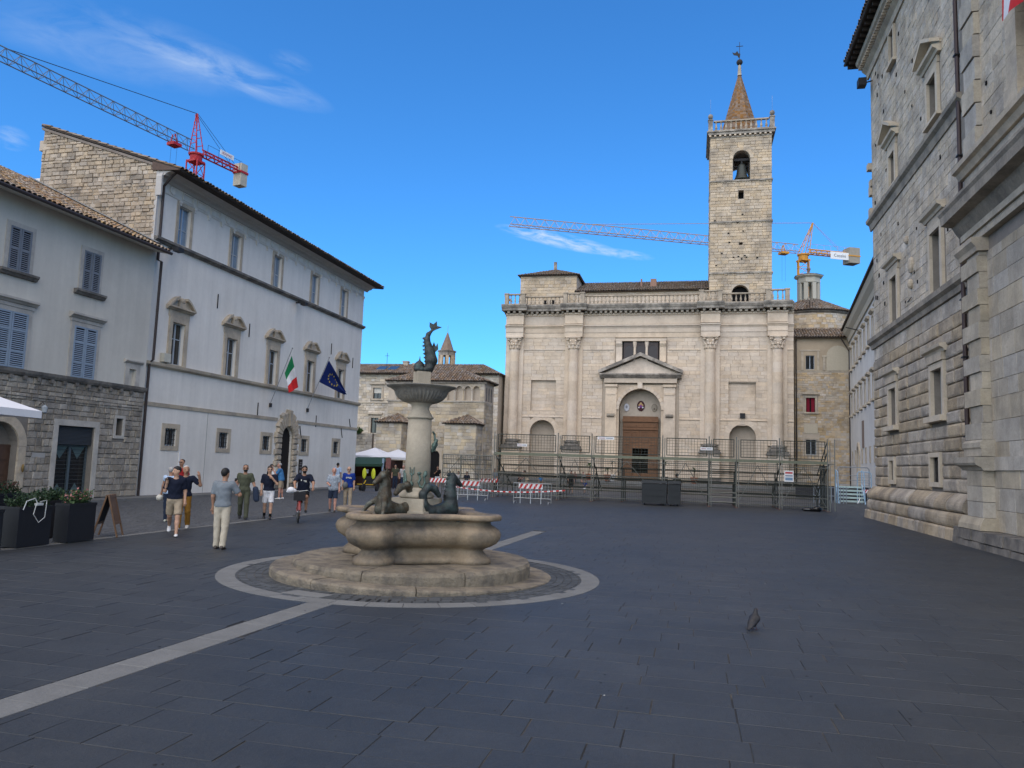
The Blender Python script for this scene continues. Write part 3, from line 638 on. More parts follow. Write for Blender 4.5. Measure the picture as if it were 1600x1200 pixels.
def seg_pediment(u0, u1, z, root):
    """broken pediment: two raking halves with a block between, on a moulded cornice"""
    m = MB(PF); mold(m, u0, u1, [(.004, z), (.10, z), (.16, z+.07), (.26, z+.10), (.26, z+.17), (.004, z+.17)]); m.build('cornice', trim_st, root)
    c = (u0+u1)/2
    for s in (-1, 1):
        m = MB(PF); e = u0 if s < 0 else u1
        out_ = [(e+(c-s*(-.30) - e)*t, z+.17+.55*math.sin(t*PI*.42)) for t in (0, .2, .4, .6, .8, 1)]
        inn = [(p[0], max(z+.171, p[1]-.13)) for p in out_]
        m.prism(out_+inn[::-1], .003, .25); m.prism([(e-s*.1, z+.172)]+[(p[0], max(z+.172, p[1]-.12)) for p in out_[1:]]+[(out_[-1][0], z+.172)], .003, .10); m.build('pediment_half', trim_st, root)
    m = MB(PF); m.box(c-.2, c+.2, .003, .18, z+.171, z+.42); m.ball((c, .1, z+.52), (.19, .13, .16), 10, 6); m.build('cartouche', trim_st, root)
for a, b_ in MID:
    o = window(pal, PF, a, b_, 6.32, 8.36, bars=(.62,), sash=sash_m, gl=glass_dk, sur=trim_st, sw=.24, sp=.075)
    m = MB(PF); m.box(a-.30, b_+.30, .004, .05, 8.61, 8.93); m.build('frieze', trim_st, o); seg_pediment(a-.52, b_+.52, 8.935, o)
for a, b_ in LOW: window(pal, PF, a, b_, 2.42, 3.26, dep=.2, bars=(), sash=sash_m, gl=glass_dk, sur=trim_st, sw=.22, sp=.035, grille=True)
for z, pr in ((11.86, [(-.1, 0), (.10, .0), (.16, .08), (.24, .10), (.24, .22), (-.1, .26)]), (6.06, [(-.1, 0), (.10, 0), (.18, .07), (.2, .2), (-.1, .25)]), (4.22, [(-.1, 0), (.05, .0), (.07, .18), (-.1, .2)])):
    spans = [(P0, 41.75), (44.25, P1)] if z < 5 else [(P0, P1)]
    for a, b_ in spans: m = MB(PF); mold(m, a-.02, b_+.06, [(d, z+dz) for d, dz in pr]); m.build('string_course', trim_st if z < 5 else dark_st if z > 11 else trim_st, pal)
# frieze with discs and panels, then the deep cornice and the eaves
m = MB(PF); mold(m, P0-.02, P1+.05, [(-.05, 14.30), (.04, 14.30), (.07, 14.36), (-.05, 14.38)]); m.build('frieze_moulding', plaster_pal, pal)
corn = [(-.05, 14.82), (.07, 14.82), (.10, 14.88), (.16, 14.94), (.36, 14.98), (.40, 15.06), (.62, 15.12), (.80, 15.22), (-.05, 15.22)]
m = MB(PF); mold(m, P0-.04, P1+.5, corn); m.build('cornice', MF('pale_cornice', (.43, .41, .385), var=.1, sc=2), pal)
u = P0+1.05; k = 0
while u < P1-.4:
    if k % 4 == 0: m = MB(PF); m.grid([[(u+.25*math.cos(2*PI*j/16), .003, 14.6+.2*math.sin(2*PI*j/16)) for j in range(16)][::-1], [(u+.25*math.cos(2*PI*j/16), .05, 14.6+.2*math.sin(2*PI*j/16)) for j in range(16)][::-1], [(u+.17*math.cos(2*PI*j/16), .06, 14.6+.13*math.sin(2*PI*j/16)) for j in range(16)][::-1], [(u+.12*math.cos(2*PI*j/16), .02, 14.6+.09*math.sin(2*PI*j/16)) for j in range(16)][::-1]], True, True); m.build('frieze_roundel', plaster_pal, pal)
    else: m = MB(PF); frame_box(m, u-.42, u+.42, 14.42, 14.79, .06, .003, .05); m.build('frieze_panel', plaster_pal, pal)
    m = MB(PF); m.box(u+.48, u+.68, .003, .09, 14.19, 14.30); m.box(u+.52, u+.64, .003, .06, 14.07, 14.19); m.build('frieze_drop', plaster_pal, pal)
    u += 1.13; k += 1
m = MB(); m.grid([[(-24.6, P0-.1, 15.225), (-23.25, P0-.1, 15.11), (-23.25, P0-.1, 15.235), (-24.6, P0-.1, 15.5)], [(-24.6, P1+.9, 15.225), (-23.25, P1+.9, 15.11), (-23.25, P1+.9, 15.235), (-24.6, P1+.9, 15.5)]], True, True); m.build('eaves_board', wood_dk, pal)
tile_roof(pal, [(-23.2, P0-.12, 15.20), (-23.2, P1+.9, 15.20), (-31.2, P1+.9, 17.88), (-31.2, P0-.12, 17.88)], tile_dp, tile_d, .26, .5, 120, seed=8)
# the bare rubble gable over the house roof
GF = Fr((0, P0, 0), (-1, 0, 0), (0, -1, 0))
gt = lambda u: 15.36+(u-24.35)*.336
m = MB(GF); m.prism([(24.42, 6), (31.12, 6), (31.12, 17.64), (24.42, 15.38)], -.4, -.004)
m.build('gable_wall', mortar_lt, pal)
stone_field(GF, 24.40, 31.10, courses(11.4, 18.1, .13, .25, 9), (.16, .50), [], pal, gable_pc, gable_st, 300, dep=(.025, .085), gap=.02, ztop=gt, inset=.06, jit=.075, seed=14)
m = MB(GF); m.grid([[(24.0, -.15, 15.22), (24.0, .10, 15.22), (24.0, .10, 15.34), (24.0, -.15, 15.34)], [(31.2, -.15, 17.64), (31.2, .10, 17.64), (31.2, .10, 17.76), (31.2, -.15, 17.76)]], True, True); m.build('verge_tiles', tile_d, pal)
m = MB(GF); m.prism([(23.28, 15.13), (24.7, 15.2), (24.7, 15.62), (23.28, 15.18)], .09, .135); m.build('verge_board', wood_br, pal)
m = MB(GF); m.box(24.36, 24.50, .0, .06, 11.3, 15.2); m.build('plaster_quoin', MF('pale_cornice', (.43, .41, .385)), pal)
m = MB(GF); mold(m, 24.15, 24.45, [(.0, 14.0), (.1, 14.0), (.12, 14.9), (0, 15.2)]); m.build('cornice_return', MF('pale_cornice', (.43, .41, .385)), pal)
for z in (13.4, 16.6): m = MB(GF); m.box(30.9, 31.3, -.3, .03, z, z+.5); m.build('corner_stone', gable_st, pal)
# rusticated portal, stone by stone
pc = 43.0
for s in (-1, 1):
    z = .12; k = 0
    while z < 3.1:
        w = .66 if k % 2 == 0 else .5; h = .345
        a, b_ = (pc-.68-w, pc-.68) if s < 0 else (pc+.68, pc+.68+w)
        m = MB(PF); m.grid([[(a, .003, z+.012), (b_, .003, z+.012), (b_, .003, z+h-.012), (a, .003, z+h-.012)][::-1], [(a, .10, z+.012), (b_, .10, z+.012), (b_, .10, z+h-.012), (a, .10, z+h-.012)][::-1], [(a+.06, .18, z+.07), (b_-.06, .18, z+.07), (b_-.06, .18, z+h-.07), (a+.06, .18, z+h-.07)][::-1]], True, True)
        m.build('portal_stone', dark_st if k == 0 else trim_st, pal); z += h; k += 1
nv = 13
for k in range(nv):
    a0, a1 = PI*k/nv+.012, PI*(k+1)/nv-.012; ro = 1.30+.32*math.sin((a0+a1)/2)**3+(.12 if k % 2 == 0 else 0)
    if k == 6: ro = 1.78
    p = lambda r, a: (pc+r*math.cos(a), 3.22+r*math.sin(a))
    ql = [p(.70, a0), p(ro, a0), p(ro, a1), p(.70, a1)]; cx = sum(x for x, z in ql)/4; cz = sum(z for x, z in ql)/4
    inn = [(cx+(x-cx)*.78, cz+(z-cz)*.85) for x, z in ql]
    m = MB(PF); m.grid([[(x, .003, z) for x, z in ql][::-1], [(x, .12, z) for x, z in ql][::-1], [(x, .20 if k != 6 else .32, z) for x, z in inn][::-1]], True, True); m.build('portal_voussoir', trim_st, pal)
m = MB(PF); m.prism([(pc-.675, .1), (pc+.675, .1)]+[(pc+.675*math.cos(PI*k/12), 3.22+.675*math.sin(PI*k/12)) for k in range(13)], -.16, -.12); m.build('dark_doorway', MF('unlit_doorway', (.012, .009, .008)), pal)  # near-black panel paints in the shade of the unlit inside
m = MB(PF); m.box(44.75, 45.2, .004, .035, .95, 1.95); o = m.build('notice_board', MF('black_board', (.012, .013, .016), rough=.4), pal)
for z in (1.1, 1.42, 1.6, 1.72): m = MB(PF); m.box(44.83, 45.12, .036, .039, z, z+(.16 if z < 1.3 else .04)); m.build('notice', MF('grey_print', (.22, .22, .24)), o)
# the small things fixed to the wall
m = MB(PF); m.tube([(30.22, .75, 15.2), (30.22, .5, 15.0), (30.22, .10, 14.55), (30.22, .10, 11.0), (30.2, .32, 10.9), (30.2, .30, 6.3), (30.2, .12, 6.2), (30.2, .10, .1)], .062, 8); m.build('downpipe', pipe_m, pal)
m = MB(PF); m.tube([(30.0, .05, 11.3), (30.02, .05, .15)], .02, 4); m.build('wall_cable', MF('cable_grey', (.2, .2, .2)), pal)
for u, z in ((31.0, 11.72), (43.2, 11.72)):
    m = MB(PF); m.box(u-.06, u+.06, .0, .45, z, z+.07); m.box(u-.2, u+.2, .40, .72, z-.14, z+.05); m.build('floodlight', iron, pal)
m = MB(PF); m.box(31.02, 31.5, .02, .24, 6.34, 6.75); o = m.build('junction_box', MF('cream_box', (.50, .48, .40)), pal)
for u, z, dx in ((35.1, 10.1, 0), (38.2, 9.1, 0), (48.3, 9.6, 0), (51.8, 9.1, 0), (39.6, 4.75, 0), (46.7, 4.5, 0), (51.9, 4.6, .3), (44.7, 3.7, .25), (50.6, 3.95, .3)):
    m = MB(PF); m.bar((u-dx/2, .03, z+.38), (u+dx/2, .03, z-.38), .028); m.build('wall_anchor', iron, pal)
m = MB(PF); m.box(35.0, 35.02, .002, .012, .1, 4.2); m.build('plaster_joint', MF('crack_grey', (.25, .25, .25)), pal)
m = MB(PF); m.box(32.92, 32.98, .01, .04, 1.1, 2.15); m.build('white_conduit', white_m, pal)
# flags on long poles
def flag(name, label, base, tip, t0, t1, cloth, fold):
    f = thing(name, label, 'flag', base, group='flags leaning out from the white palace')
    m = MB(); m.tube([base, tip], .022, 6); m.build('pole', MF('grey_pole', (.30, .31, .32), metal=.3), f)
    m = MB(); m.ball(tip, .05); m.build('finial', MF('grey_pole', (.3, .31, .32)), f)
    m = MB(); m.box(base[0]-.1, base[0]+.12, base[1]-.06, base[1]+.06, base[2]-.12, base[2]+.12); m.build('bracket', iron, f)
    return f
fl1 = flag('national_flag', 'green white and red flag hanging from a slanted pole', (-24.38, 40.86, 5.09), (-22.8, 40.27, 8.40), 0, 0, None, None)
def cloth(f, corners, cols, nu=18, nv=14, amp=.10, ph=0):
    """hanging cloth: corners pole-top, pole-low, free-low, free-top; folds ripple along the hang; one mesh per colour band"""
    A, B, C, D = [Vector(c) for c in corners]; n = (C-A).cross(D-B).normalized()
    def P(s, t):
        p = A.lerp(B, t).lerp(D.lerp(C, t), s); return tuple(p+n*(amp*math.sin(6.5*t+3.5*s+ph)*min(1, s*2.2)+.05*math.sin(13*t+ph)*s))
    for (nm, m_, s0, s1) in cols:
        mb = MB(); k = max(3, int(nu*(s1-s0)))
        mb.grid([[P(s0+(s1-s0)*i/k, j/nv) for j in range(nv+1)] for i in range(k+1)]); o = mb.build(nm, m_, f, smooth=True)
    return P
fg = MF('flag_green', (.008, .16, .06), rough=.9); fw = MF('flag_white', (.62, .62, .64), rough=.9); fr_ = MF('flag_red', (.52, .02, .022), rough=.9); fb = MF('flag_blue', (.008, .022, .13), rough=.9)
cloth(fl1, [(-22.85, 40.33, 7.98), (-23.3, 40.45, 6.95), (-22.9, 40.35, 5.78), (-22.75, 41.15, 6.2)], [('green_band', fg, 0, .34), ('white_band', fw, .34, .66), ('red_band', fr_, .66, 1)], amp=.07)
fl2 = flag('european_flag', 'dark blue flag with a ring of yellow stars on a slanted pole', (-24.38, 45.37, 5.13), (-22.8, 44.97, 8.52), 0, 0, None, None)
P_ = cloth(fl2, [(-22.85, 45.02, 8.35), (-23.5, 45.15, 6.95), (-22.75, 47.45, 6.32), (-22.75, 47.6, 6.55)], [('blue_cloth', fb, 0, 1)], amp=.07, ph=1)
for k in range(12):
    a = 2*PI*k/12; s, t = .40+.19*math.cos(a), .5+.26*math.sin(a)
    for sg in (1, -1):
        c = Vector(P_(s, t)); X = (Vector(P_(s+.05, t))-c).normalized(); Y = (Vector(P_(s, t+.05))-c).normalized(); nn = X.cross(Y)*sg
        m = MB(); m.face([tuple(c+nn*.012+(X*math.cos(PI*j/5+.3)+Y*math.sin(PI*j/5+.3))*(.085 if j % 2 == 0 else .036)) for j in range(10)])
        if sg == 1 or k < 12: m.build('star', MF('star_yellow', (.55, .42, .05)), fl2)
# ------------------------------------------------------------ the cathedral front (frame: u = X, d = -Y)
CY = 97.0; CF = Fr((0, CY, 0), (1, 0, 0), (0, -1, 0))
ch = thing('cathedral', 'pale travertine cathedral front with half columns, balustrade and brown wooden door', 'church', (-6, CY, 0))
C0, C1 = -23.95, 11.75
COLS = (-22.7, -14.95, 2.0, 9.85)
niches = [(-20.45, -17.2, .6, 6.25, 'a'), (4.3, 7.4, .6, 6.25, 'a')]
panels = [(-20.45, -17.2, 9.15, 13.1), (4.2, 7.4, 9.1, 12.9)]
lun = (-9.05, -3.85, .5, 9.35, 'a'); win3 = (-8.75, -4.2, 15.4, 18.0)
m = MB(CF); wallfront(m, C0, C1, 0, 22, niches+[lun]+panels, rev=1.1); shell(m, C0, C1, 0, 22, 24); m.build('stone_wall', mortar_lt, ch)
hol = [(a, b, c, d+(b-a)/2) for a, b, c, d, *_ in niches]+panels+[(-11.2, -1.7, 0, 14.0), (-9.7, -3.2, 14, 18.6)]
hol += [(c-1.05, c+1.05, 0, 22) for c in COLS]
stone_field(CF, C0, C1, courses(.1, 21.4, .36, .52, 31), (.6, 1.5), hol, ch, church_pc, church_st, 300, dep=(.10, .115), gap=.005, inset=.010, jit=.006, seed=31, name='ashlar')
for a, b, c, e in panels:
    m = MB(CF); m.box(a, b, -.6, -.33, c, e); m.build('panel_back', mortar_lt, ch)
    stone_field(CF, a, b, courses(c, e, .36, .5, 7), (.6, 1.4), [], ch, church_pc, church_st, 0, dep=(.012, .03), gap=.008, inset=.012, jit=.008, d0=-.32, seed=int(abs(a)*10))
for a, b, c, zs, _ in niches:
    for k in range(11):
        a0, a1 = PI*k/11, PI*(k+1)/11; cx = (a+b)/2; r0 = (b-a)/2; r1 = r0+.62
        pts = [(cx+r0*math.cos(a0+(a1-a0)*i/3), zs+r0*math.sin(a0+(a1-a0)*i/3)) for i in range(4)]+[(cx+r1*math.cos(a1-(a1-a0)*i/3), zs+r1*math.sin(a1-(a1-a0)*i/3)) for i in range(4)]
        m = MB(CF); m.prism(pts, .003, .15); m.build('arch_stone', church_pc, ch)
    [MB(CF).box(x0, x0+.62, .003, .15, .6, zs).build('niche_jamb', church_pc, ch) for x0 in (a-.62, b)]
for z in (8.2, 16.9):
    for a, b in ((C0, -11.3), (-1.6, C1)) if z < 10 else ((C0, -9.9), (-3.0, C1)): m = MB(CF); mold(m, a, b, [(.0, z), (.17, z), (.20, z+.09), (.17, z+.17), (0, z+.17)]); m.build('string_course', church_pc, ch)
# entablature, broken forward over each column
def entab(u0, u1, f):
    for z0, z1, p in ((18.55, 19.15, .16), (19.17, 19.75, .22), (20.25, 21.35, .14)): m = MB(CF); m.box(u0, u1, 0, f+p, z0, z1); m.build('architrave', church_pc, ch)
    m = MB(CF); mold(m, u0-.05, u1+.05, [(0, 19.76), (f+.25, 19.76), (f+.32, 19.9), (f+.45, 20.0), (f+.45, 20.12), (0, 20.22)]); m.build('architrave_moulding', church_pc, ch)
    m = MB(CF); mold(m, u0-.05, u1+.05, [(0, 21.36), (f+.2, 21.36), (f+.34, 21.5), (f+.34, 21.62), (0, 21.62)]); m.build('bed_moulding', church_pc, ch)
    n = max(2, int((u1-u0)/.62))
    for k in range(n):
        c = u0+(u1-u0)*(k+.5)/n; m = MB(CF); m.box(c-.15, c+.15, 0, f+.72, 21.63, 21.93); m.build('modillion', string_st, ch)
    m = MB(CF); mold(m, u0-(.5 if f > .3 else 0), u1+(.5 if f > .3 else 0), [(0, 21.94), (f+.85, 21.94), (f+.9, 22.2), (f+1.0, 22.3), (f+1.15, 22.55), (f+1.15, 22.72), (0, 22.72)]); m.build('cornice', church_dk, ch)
for a, b, f in ((C0-.1, C0+.1, 0.), (-21.5, -16.1, 0.), (-13.75, .8, 0.), (3.2, 8.65, 0.), (11.0, C1, 0.)): entab(a, b, f)
for c in COLS: entab(c-1.15, c+1.15, .75)
for c in COLS:
    m = MB(CF); m.box(c-1.15, c+1.15, 0, .28, 5.3, 18.54); m.build('pilaster', church_pc, ch)
    z = 5.35; k = 0
    while z < 16.9:
        h = min(1.25, 17.0-z); r0 = .66-.07*(z-5.3)/11.7; m = MB(CF); m.lathe([(r0-.012, z), (r0, z+.02), (r0-.01, z+h-.02), (r0-.02, z+h)], c, .42, 20); m.build('column_drum', church_pc, ch, smooth=False); z += h
    m = MB(CF); m.lathe([(.66, 16.98), (.60, 17.0), (.63, 17.1), (.60, 17.7), (.72, 18.2), (.86, 18.4)], c, .42, 16); cp = m.build('capital', church_pc, ch)
    for row, (zz, n, rr) in enumerate(((17.1, 8, .66), (17.5, 8, .72))):
        lf = MB(CF)
        for k in range(n):
            a = 2*PI*(k+.5*row)/n; x, y = math.cos(a), math.sin(a)
            lf.tube([(c+x*rr*.92, .42+y*rr*.92, zz), (c+x*rr*1.0, .42+y*rr*1.0, zz+.3), (c+x*rr*1.22, .42+y*rr*1.22, zz+.5), (c+x*rr*1.3, .42+y*rr*1.3, zz+.40)], [.17, .16, .13, .05], 5)
        lf.build('acanthus_leaf', church_pc, cp)
    vo = MB(CF)
    for s in (-1, 1): vo.lathe([(.02, 18.05), (.2, 18.1), (.24, 18.2), (.2, 18.33), (.02, 18.36)], c+s*.72, .95, 8)
    vo.box(c-.95, c+.95, .1, 1.25, 18.38, 18.54); vo.build('abacus', church_pc, cp)
    m = MB(CF); m.lathe([(1.0, 4.62), (1.02, 4.75), (.92, 4.86), (.80, 4.95), (.88, 5.08), (.84, 5.2), (.70, 5.3), (.66, 5.36)], c, .42, 20); m.build('column_base', dark_st, ch)
    m = MB(CF); m.box(c-1.2, c+1.2, 0, 1.35, 4.38, 4.61); m.box(c-1.32, c+1.32, 0, 1.5, 4.15, 4.37); m.build('base_cap', dark_st, ch)
    m = MB(CF); m.box(c-1.15, c+1.15, 0, 1.25, 1.2, 4.14); m.build('column_pedestal', church_pc, ch)
    m = MB(CF); m.box(c-1.35, c+1.35, 0, 1.5, .3, 1.19); m.build('pedestal_foot', dark_st, ch)
m = MB(CF); m.box(C0, C0+.55, 0, .2, .3, 21.3); m.build('edge_pilaster', church_pc, ch)
# portal with a pediment
for a, b in ((-10.75, -9.35), (-3.55, -2.15)):
    m = MB(CF); m.box(a, b, 0, .55, .3, 12.2); m.build('portal_pier', church_pc, ch)
    m = MB(CF); m.box(a-.1, b+.1, 0, .75, 12.21, 12.5); m.box(a+.1, b-.1, 0, .62, 11.2, 11.45); m.build('pier_capital', church_pc, ch)
    m = MB(CF); mold(m, a+.25, b-.25, [(0, 8.35), (.65, 8.4), (.85, 8.55), (.85, 8.72), (.7, 8.85), (0, 8.85)]); m.build('pier_bracket', string_st, ch)
m = MB(CF); wallfront(m, -9.35, -3.55, .3, 12.5, [lun], d=.3, rev=1.35, back=False); m.build('portal_wall', church_pc, ch)
cx = -6.45
for k in range(17):
    a0, a1 = PI*k/17+.004, PI*(k+1)/17-.004; p = lambda r, a: (cx+r*math.cos(a), 9.35+r*math.sin(a))
    m = MB(CF); m.prism([p(2.62, a0), p(3.02, a0), p(3.02, (a0+a1)/2), p(3.02, a1), p(2.62, a1)], .302, .48); m.build('portal_voussoir', church_pc, ch)
m = MB(CF); m.box(cx-.3, cx+.3, .302, .8, 12.0, 12.7); m.build('keystone', church_pc, ch)
m = MB(CF); m.box(-10.95, -1.95, 0, .7, 12.71, 13.3); m.build('portal_frieze', church_pc, ch)
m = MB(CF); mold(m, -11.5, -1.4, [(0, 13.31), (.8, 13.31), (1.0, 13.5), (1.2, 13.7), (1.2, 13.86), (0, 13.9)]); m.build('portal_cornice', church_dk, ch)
m = MB(CF); m.prism([(-11.0, 13.9), (-1.9, 13.9), (cx, 15.9)], 0, .5); m.build('tympanum', church_pc, ch)
for s in (-1, 1):
    x0 = cx+s*5.15; m = MB(CF); m.prism([(x0, 13.88), (cx, 16.05), (cx, 16.5), (x0+s*.1, 14.25)] if s < 0 else [(x0, 13.88), (x0+s*.1, 14.25), (cx, 16.5), (cx, 16.05)], .003, 1.2); m.build('raking_cornice', church_dk, ch)
# door
m = MB(CF); m.box(-8.6, -4.2, -.75, -.55, 7.0, 8.6); m.build('door_transom', wood_m, ch)
for k in range(5): m = MB(CF); m.box(-8.5+k*.84, -7.76+k*.84, -.549, -.48, 7.25, 7.75); m.build('transom_panel', wood_m, ch)
m = MB(CF); m.box(-8.65, -4.15, -.56, -.36, 7.9, 8.25); m.box(-8.6, -4.2, -.56, -.42, 6.9, 7.1); m.build('door_cornice', wood_m, ch)
for s, nm in ((-8.6, 0), (-6.395, 1)):
    m = MB(CF); wallfront(m, s, s+2.19, .5, 6.88, [(-7.4, -6.41, .5, 4.6)] if nm == 0 else [(-6.39, -5.4, .5, 4.6)], d=-.6, rev=.3); lf = m.build('door_leaf', wood_m, ch)
    for r_ in range(4):
        for c_ in range(2):
            a = s+.14+c_*1.0
            if r_ < 3 and ((nm == 0 and c_ == 1) or (nm == 1 and c_ == 0)): continue
            z = .7+r_*1.55; m = MB(CF); frame_box(m, a, a+.88, z, z+1.35, .1, -.597, -.53); m.box(a+.25, a+.63, -.597, -.555, z+.3, z+1.05); m.build('door_panel', wood_m, lf)
m = MB(CF); m.box(-7.4, -5.4, -.95, -.9, .5, 4.6); m.build('wicket_opening', black_m, ch)
m = MB(CF); m.box(-7.4, -5.4, -.88, -.86, .55, 1.5); m.build('inner_door', wood_m, ch)
for u, z, w, h, cols in ((-8.2, 9.75, .34, .5, ('pale_shield', (.60, .60, .62))), (-6.42, 9.95, .48, .66, ('purple_crest', (.06, .02, .025))), (-4.75, 9.75, .36, .5, ('stone_shield', (.30, .26, .20)))):
    m = MB(CF); ring_ = lambda k, d: [(u+w*k*math.cos(2*PI*j/18), d, z+h*k*math.sin(2*PI*j/18)) for j in range(18)][::-1]
    m.grid([ring_(1, -1.08), ring_(1, -1.0), ring_(.86, -.96), ring_(.84, -.99), ring_(.0, -.985)], True); o = m.build('coat_of_arms', MF(*cols), ch)
    if cols[0] == 'purple_crest':
        for (dx, dz, r, c_) in ((0, .28, .17, ('crest_gold', (.5, .33, .16))), (-.2, .1, .12, ('crest_gold', (.5, .33, .16))), (.2, .1, .12, ('crest_gold', (.5, .33, .16))), (0, -.04, .2, ('crest_purple', (.2, .06, .22))), (-.24, -.2, .12, ('crest_white', (.6, .58, .6))), (.24, -.2, .12, ('crest_white', (.6, .58, .6))), (0, -.02, .08, ('crest_red', (.5, .1, .1)))):
            m = MB(CF); m.ball((u+dx, -.96, z+dz), (r, .05, r), 8, 5); m.build('crest_emblem', MF(*c_), o)
    elif cols[0] == 'pale_shield': m = MB(CF); m.ball((u, -.97, z+.05), (.14, .04, .2), 8, 5); m.build('crest_emblem', MF('crest_grey', (.3, .3, .32)), o)
    else: m = MB(CF); m.ball((u, -.97, z-.15), (.12, .04, .14), 8, 5); m.build('crest_emblem', MF('crest_brown', (.16, .12, .09)), o)
# triple window over the pediment
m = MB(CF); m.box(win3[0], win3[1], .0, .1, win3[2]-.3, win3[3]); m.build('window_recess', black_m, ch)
for k in range(3):
    a = -8.6+k*1.48; m = MB(CF); wallfront(m, a, a+1.32, 15.2, 17.9, [(a+.12, a+1.2, 15.3, 17.0, 'a')], d=.16, rev=.05, back=False); o = m.build('window', MF('brown_window', (.05, .032, .028), rough=.4), ch)
    m = MB(CF); m.box(a+.1, a+1.22, .101, .11, 15.2, 17.7); m.build('pane', MF('brown_glass', (.03, .02, .018), rough=.25), o)
for k in range(2): m = MB(CF); m.lathe([(.2, 15.2), (.17, 15.5), (.15, 17.2), (.24, 17.7), (.28, 17.95)], -7.2+k*1.48, .3, 10); m.build('window_column', church_pc, ch)
for a, b in ((-9.55, -8.8), (-4.1, -3.35)): m = MB(CF); mold(m, a, b, [(0, 15.3), (.35, 15.4), (.25, 16.2), (.3, 17.3), (.55, 17.7), (.55, 18.0), (0, 18.0)]); m.build('window_console', church_pc, ch)
m = MB(CF); m.box(-9.6, -3.3, 0, .55, 18.02, 18.3); m.build('window_lintel', church_pc, ch)
# balustrade
BZ0, BZ1 = 22.74, 24.0
for a, b in ((-21.5, -16.2), (-13.75, .75), (3.15, 8.6)): balustrade(ch, CF, a, b, .35, BZ0, BZ1, .5, .13, balus_st)
for c in COLS: balustrade(ch, CF, c-.85, c+.85, 1.1, BZ0, BZ1+.2, .5, .13, balus_st); pedestal(ch, CF, c-1.35, c-.86, 1.1, BZ0, BZ1+.25, balus_st); pedestal(ch, CF, c+.86, c+1.35, 1.1, BZ0, BZ1+.25, balus_st)
m = MB(CF); m.box(C0-.3, C0-.1, -3, .9, BZ1, BZ1+.15); m.build('side_rail', church_pc, ch)
# attic behind the balustrade, roof, left turret
AF = Fr((0, 100, 0), (1, 0, 0), (0, -1, 0))
m = MB(AF); m.box(-15.3, 1.9, -14, 0, 22, 25.36); m.build('attic_wall', mortar_lt, ch)
stone_field(AF, -15.3, 1.9, courses(22.7, 25.1, .36, .5, 3), (.6, 1.3), [], ch, church_pc, church_st, 0, dep=(.03, .05), gap=.015, seed=77)
tile_roof(ch, [(-15.5, 99.4, 25.2), (2.0, 99.4, 25.2), (2.0, 107, 28.1), (-15.5, 107, 28.1)], tile_dp, tile_d, .34, .55, 100, seed=5)
for u, w, h in ((-5.3, .45, 1.0), (-6.9, .1, 1.0)): m = MB(AF); m.box(u-w, u+w, -3.0, -2.2, 26.0, 26.4+h, tap=.08 if w > .2 else .0); m.build('chimney', MF('brick_chimney', (.25, .15, .11), var=.15), ch)
m = MB(AF); m.box(-23.0, -15.3, -9, .001, 20, 27.72); m.build('turret_wall', mortar_lt, ch)
stone_field(AF, -23.0, -15.3, courses(22.7, 27.5, .36, .6, 13), (.5, 1.2), [(-19.8, -18.2, 22.7, 24.3)], ch, tower_pc, tower_st, 60, dep=(.03, .08), gap=.015, seed=78)
m = MB(AF); m.box(-19.75, -18.25, .002, .03, 22.75, 24.2); m.build('turret_door', black_m, ch); m = MB(AF); m.box(-19.05, -18.9, .03, .1, 22.75, 24.2); m.build('door_post', church_pc, ch)
ap = (-19.0, 104.5, 29.5); z = 27.6; A, B, C, D = (-23.3, 99.6, z), (-15.0, 99.6, z), (-15.0, 109.3, z), (-23.3, 109.3, z)
tile_roof(ch, [A, B, ap], tile_dp, tile_d, .34, .5, 60, seed=6); tile_roof(ch, [B, C, ap], tile_dp, tile_d, .34, .5, 0, seed=7); tile_roof(ch, [D, A, ap], tile_dp, tile_d, .34, .5, 0, seed=9)
m = MB(); m.box(-19.25, -18.85, 104.2, 104.6, 29.2, 30.6); m.build('roof_finial', church_dk, ch)
m = MB(CF); m.box(5.55, 6.15, .02, .35, 8.55, 9.15); m.build('floodlight', iron, ch)
# steps before the front
for k, (d, z) in enumerate(((5.2, .17), (4.7, .34), (4.2, .5))):
    u = C0+.3
    while u < C1: w = rng.uniform(1.4, 2.4); m = MB(CF); m.box(u+.004, min(C1, u+w)-.004, 0 if k == 2 else d-.55, d, z-.2, z); m.build('step_stone', strip_m, ch); u += w
# ------------------------------------------------------------ bell tower
TF = Fr((0, 99, 0), (1, 0, 0), (0, -1, 0)); T0, T1 = 1.95, 9.48
tw = thing('bell_tower', 'tall square stone bell tower with brown pointed spire beside the cathedral', 'tower', (5.7, 99, 0))
m = MB(TF); th = [(4.72, 6.86, 39.3, 42.1, 'a'), (5.4, 6.08, 36.75, 37.9), (5.5, 5.95, 30.6, 31.1), (4.62, 6.72, 22.5, 24.5, 'a')]
wallfront(m, T0, T1, 0, 45.3, th, rev=.9, back=False)
D = -7.5
for s in (T0, T1): m.grid([[(s, 0, 0), (s, D, 0)], [(s, 0, 39.2), (s, D, 39.2)]]); m.grid([[(s, 0, 43.2), (s, D, 43.2)], [(s, 0, 45.3), (s, D, 45.3)]]); m.grid([[(s, 0, 39.2), (s, -2.7, 39.2)], [(s, 0, 43.2), (s, -2.7, 43.2)]]); m.grid([[(s, -4.8, 39.2), (s, D, 39.2)], [(s, -4.8, 43.2), (s, D, 43.2)]])
b = MB(TF); wallfront(b, T0, T1, 0, 45.3, [(4.4, 7.2, 38.6, 42.1, 'a')], d=D, rev=-.6, back=False); b.build('rear_wall', mortar_lt, tw)
m.box(T0+.1, T1-.1, D+.1, -.95, 38.2, 38.4); m.box(T0+.1, T1-.1, D+.1, -.95, 45.0, 45.2); 
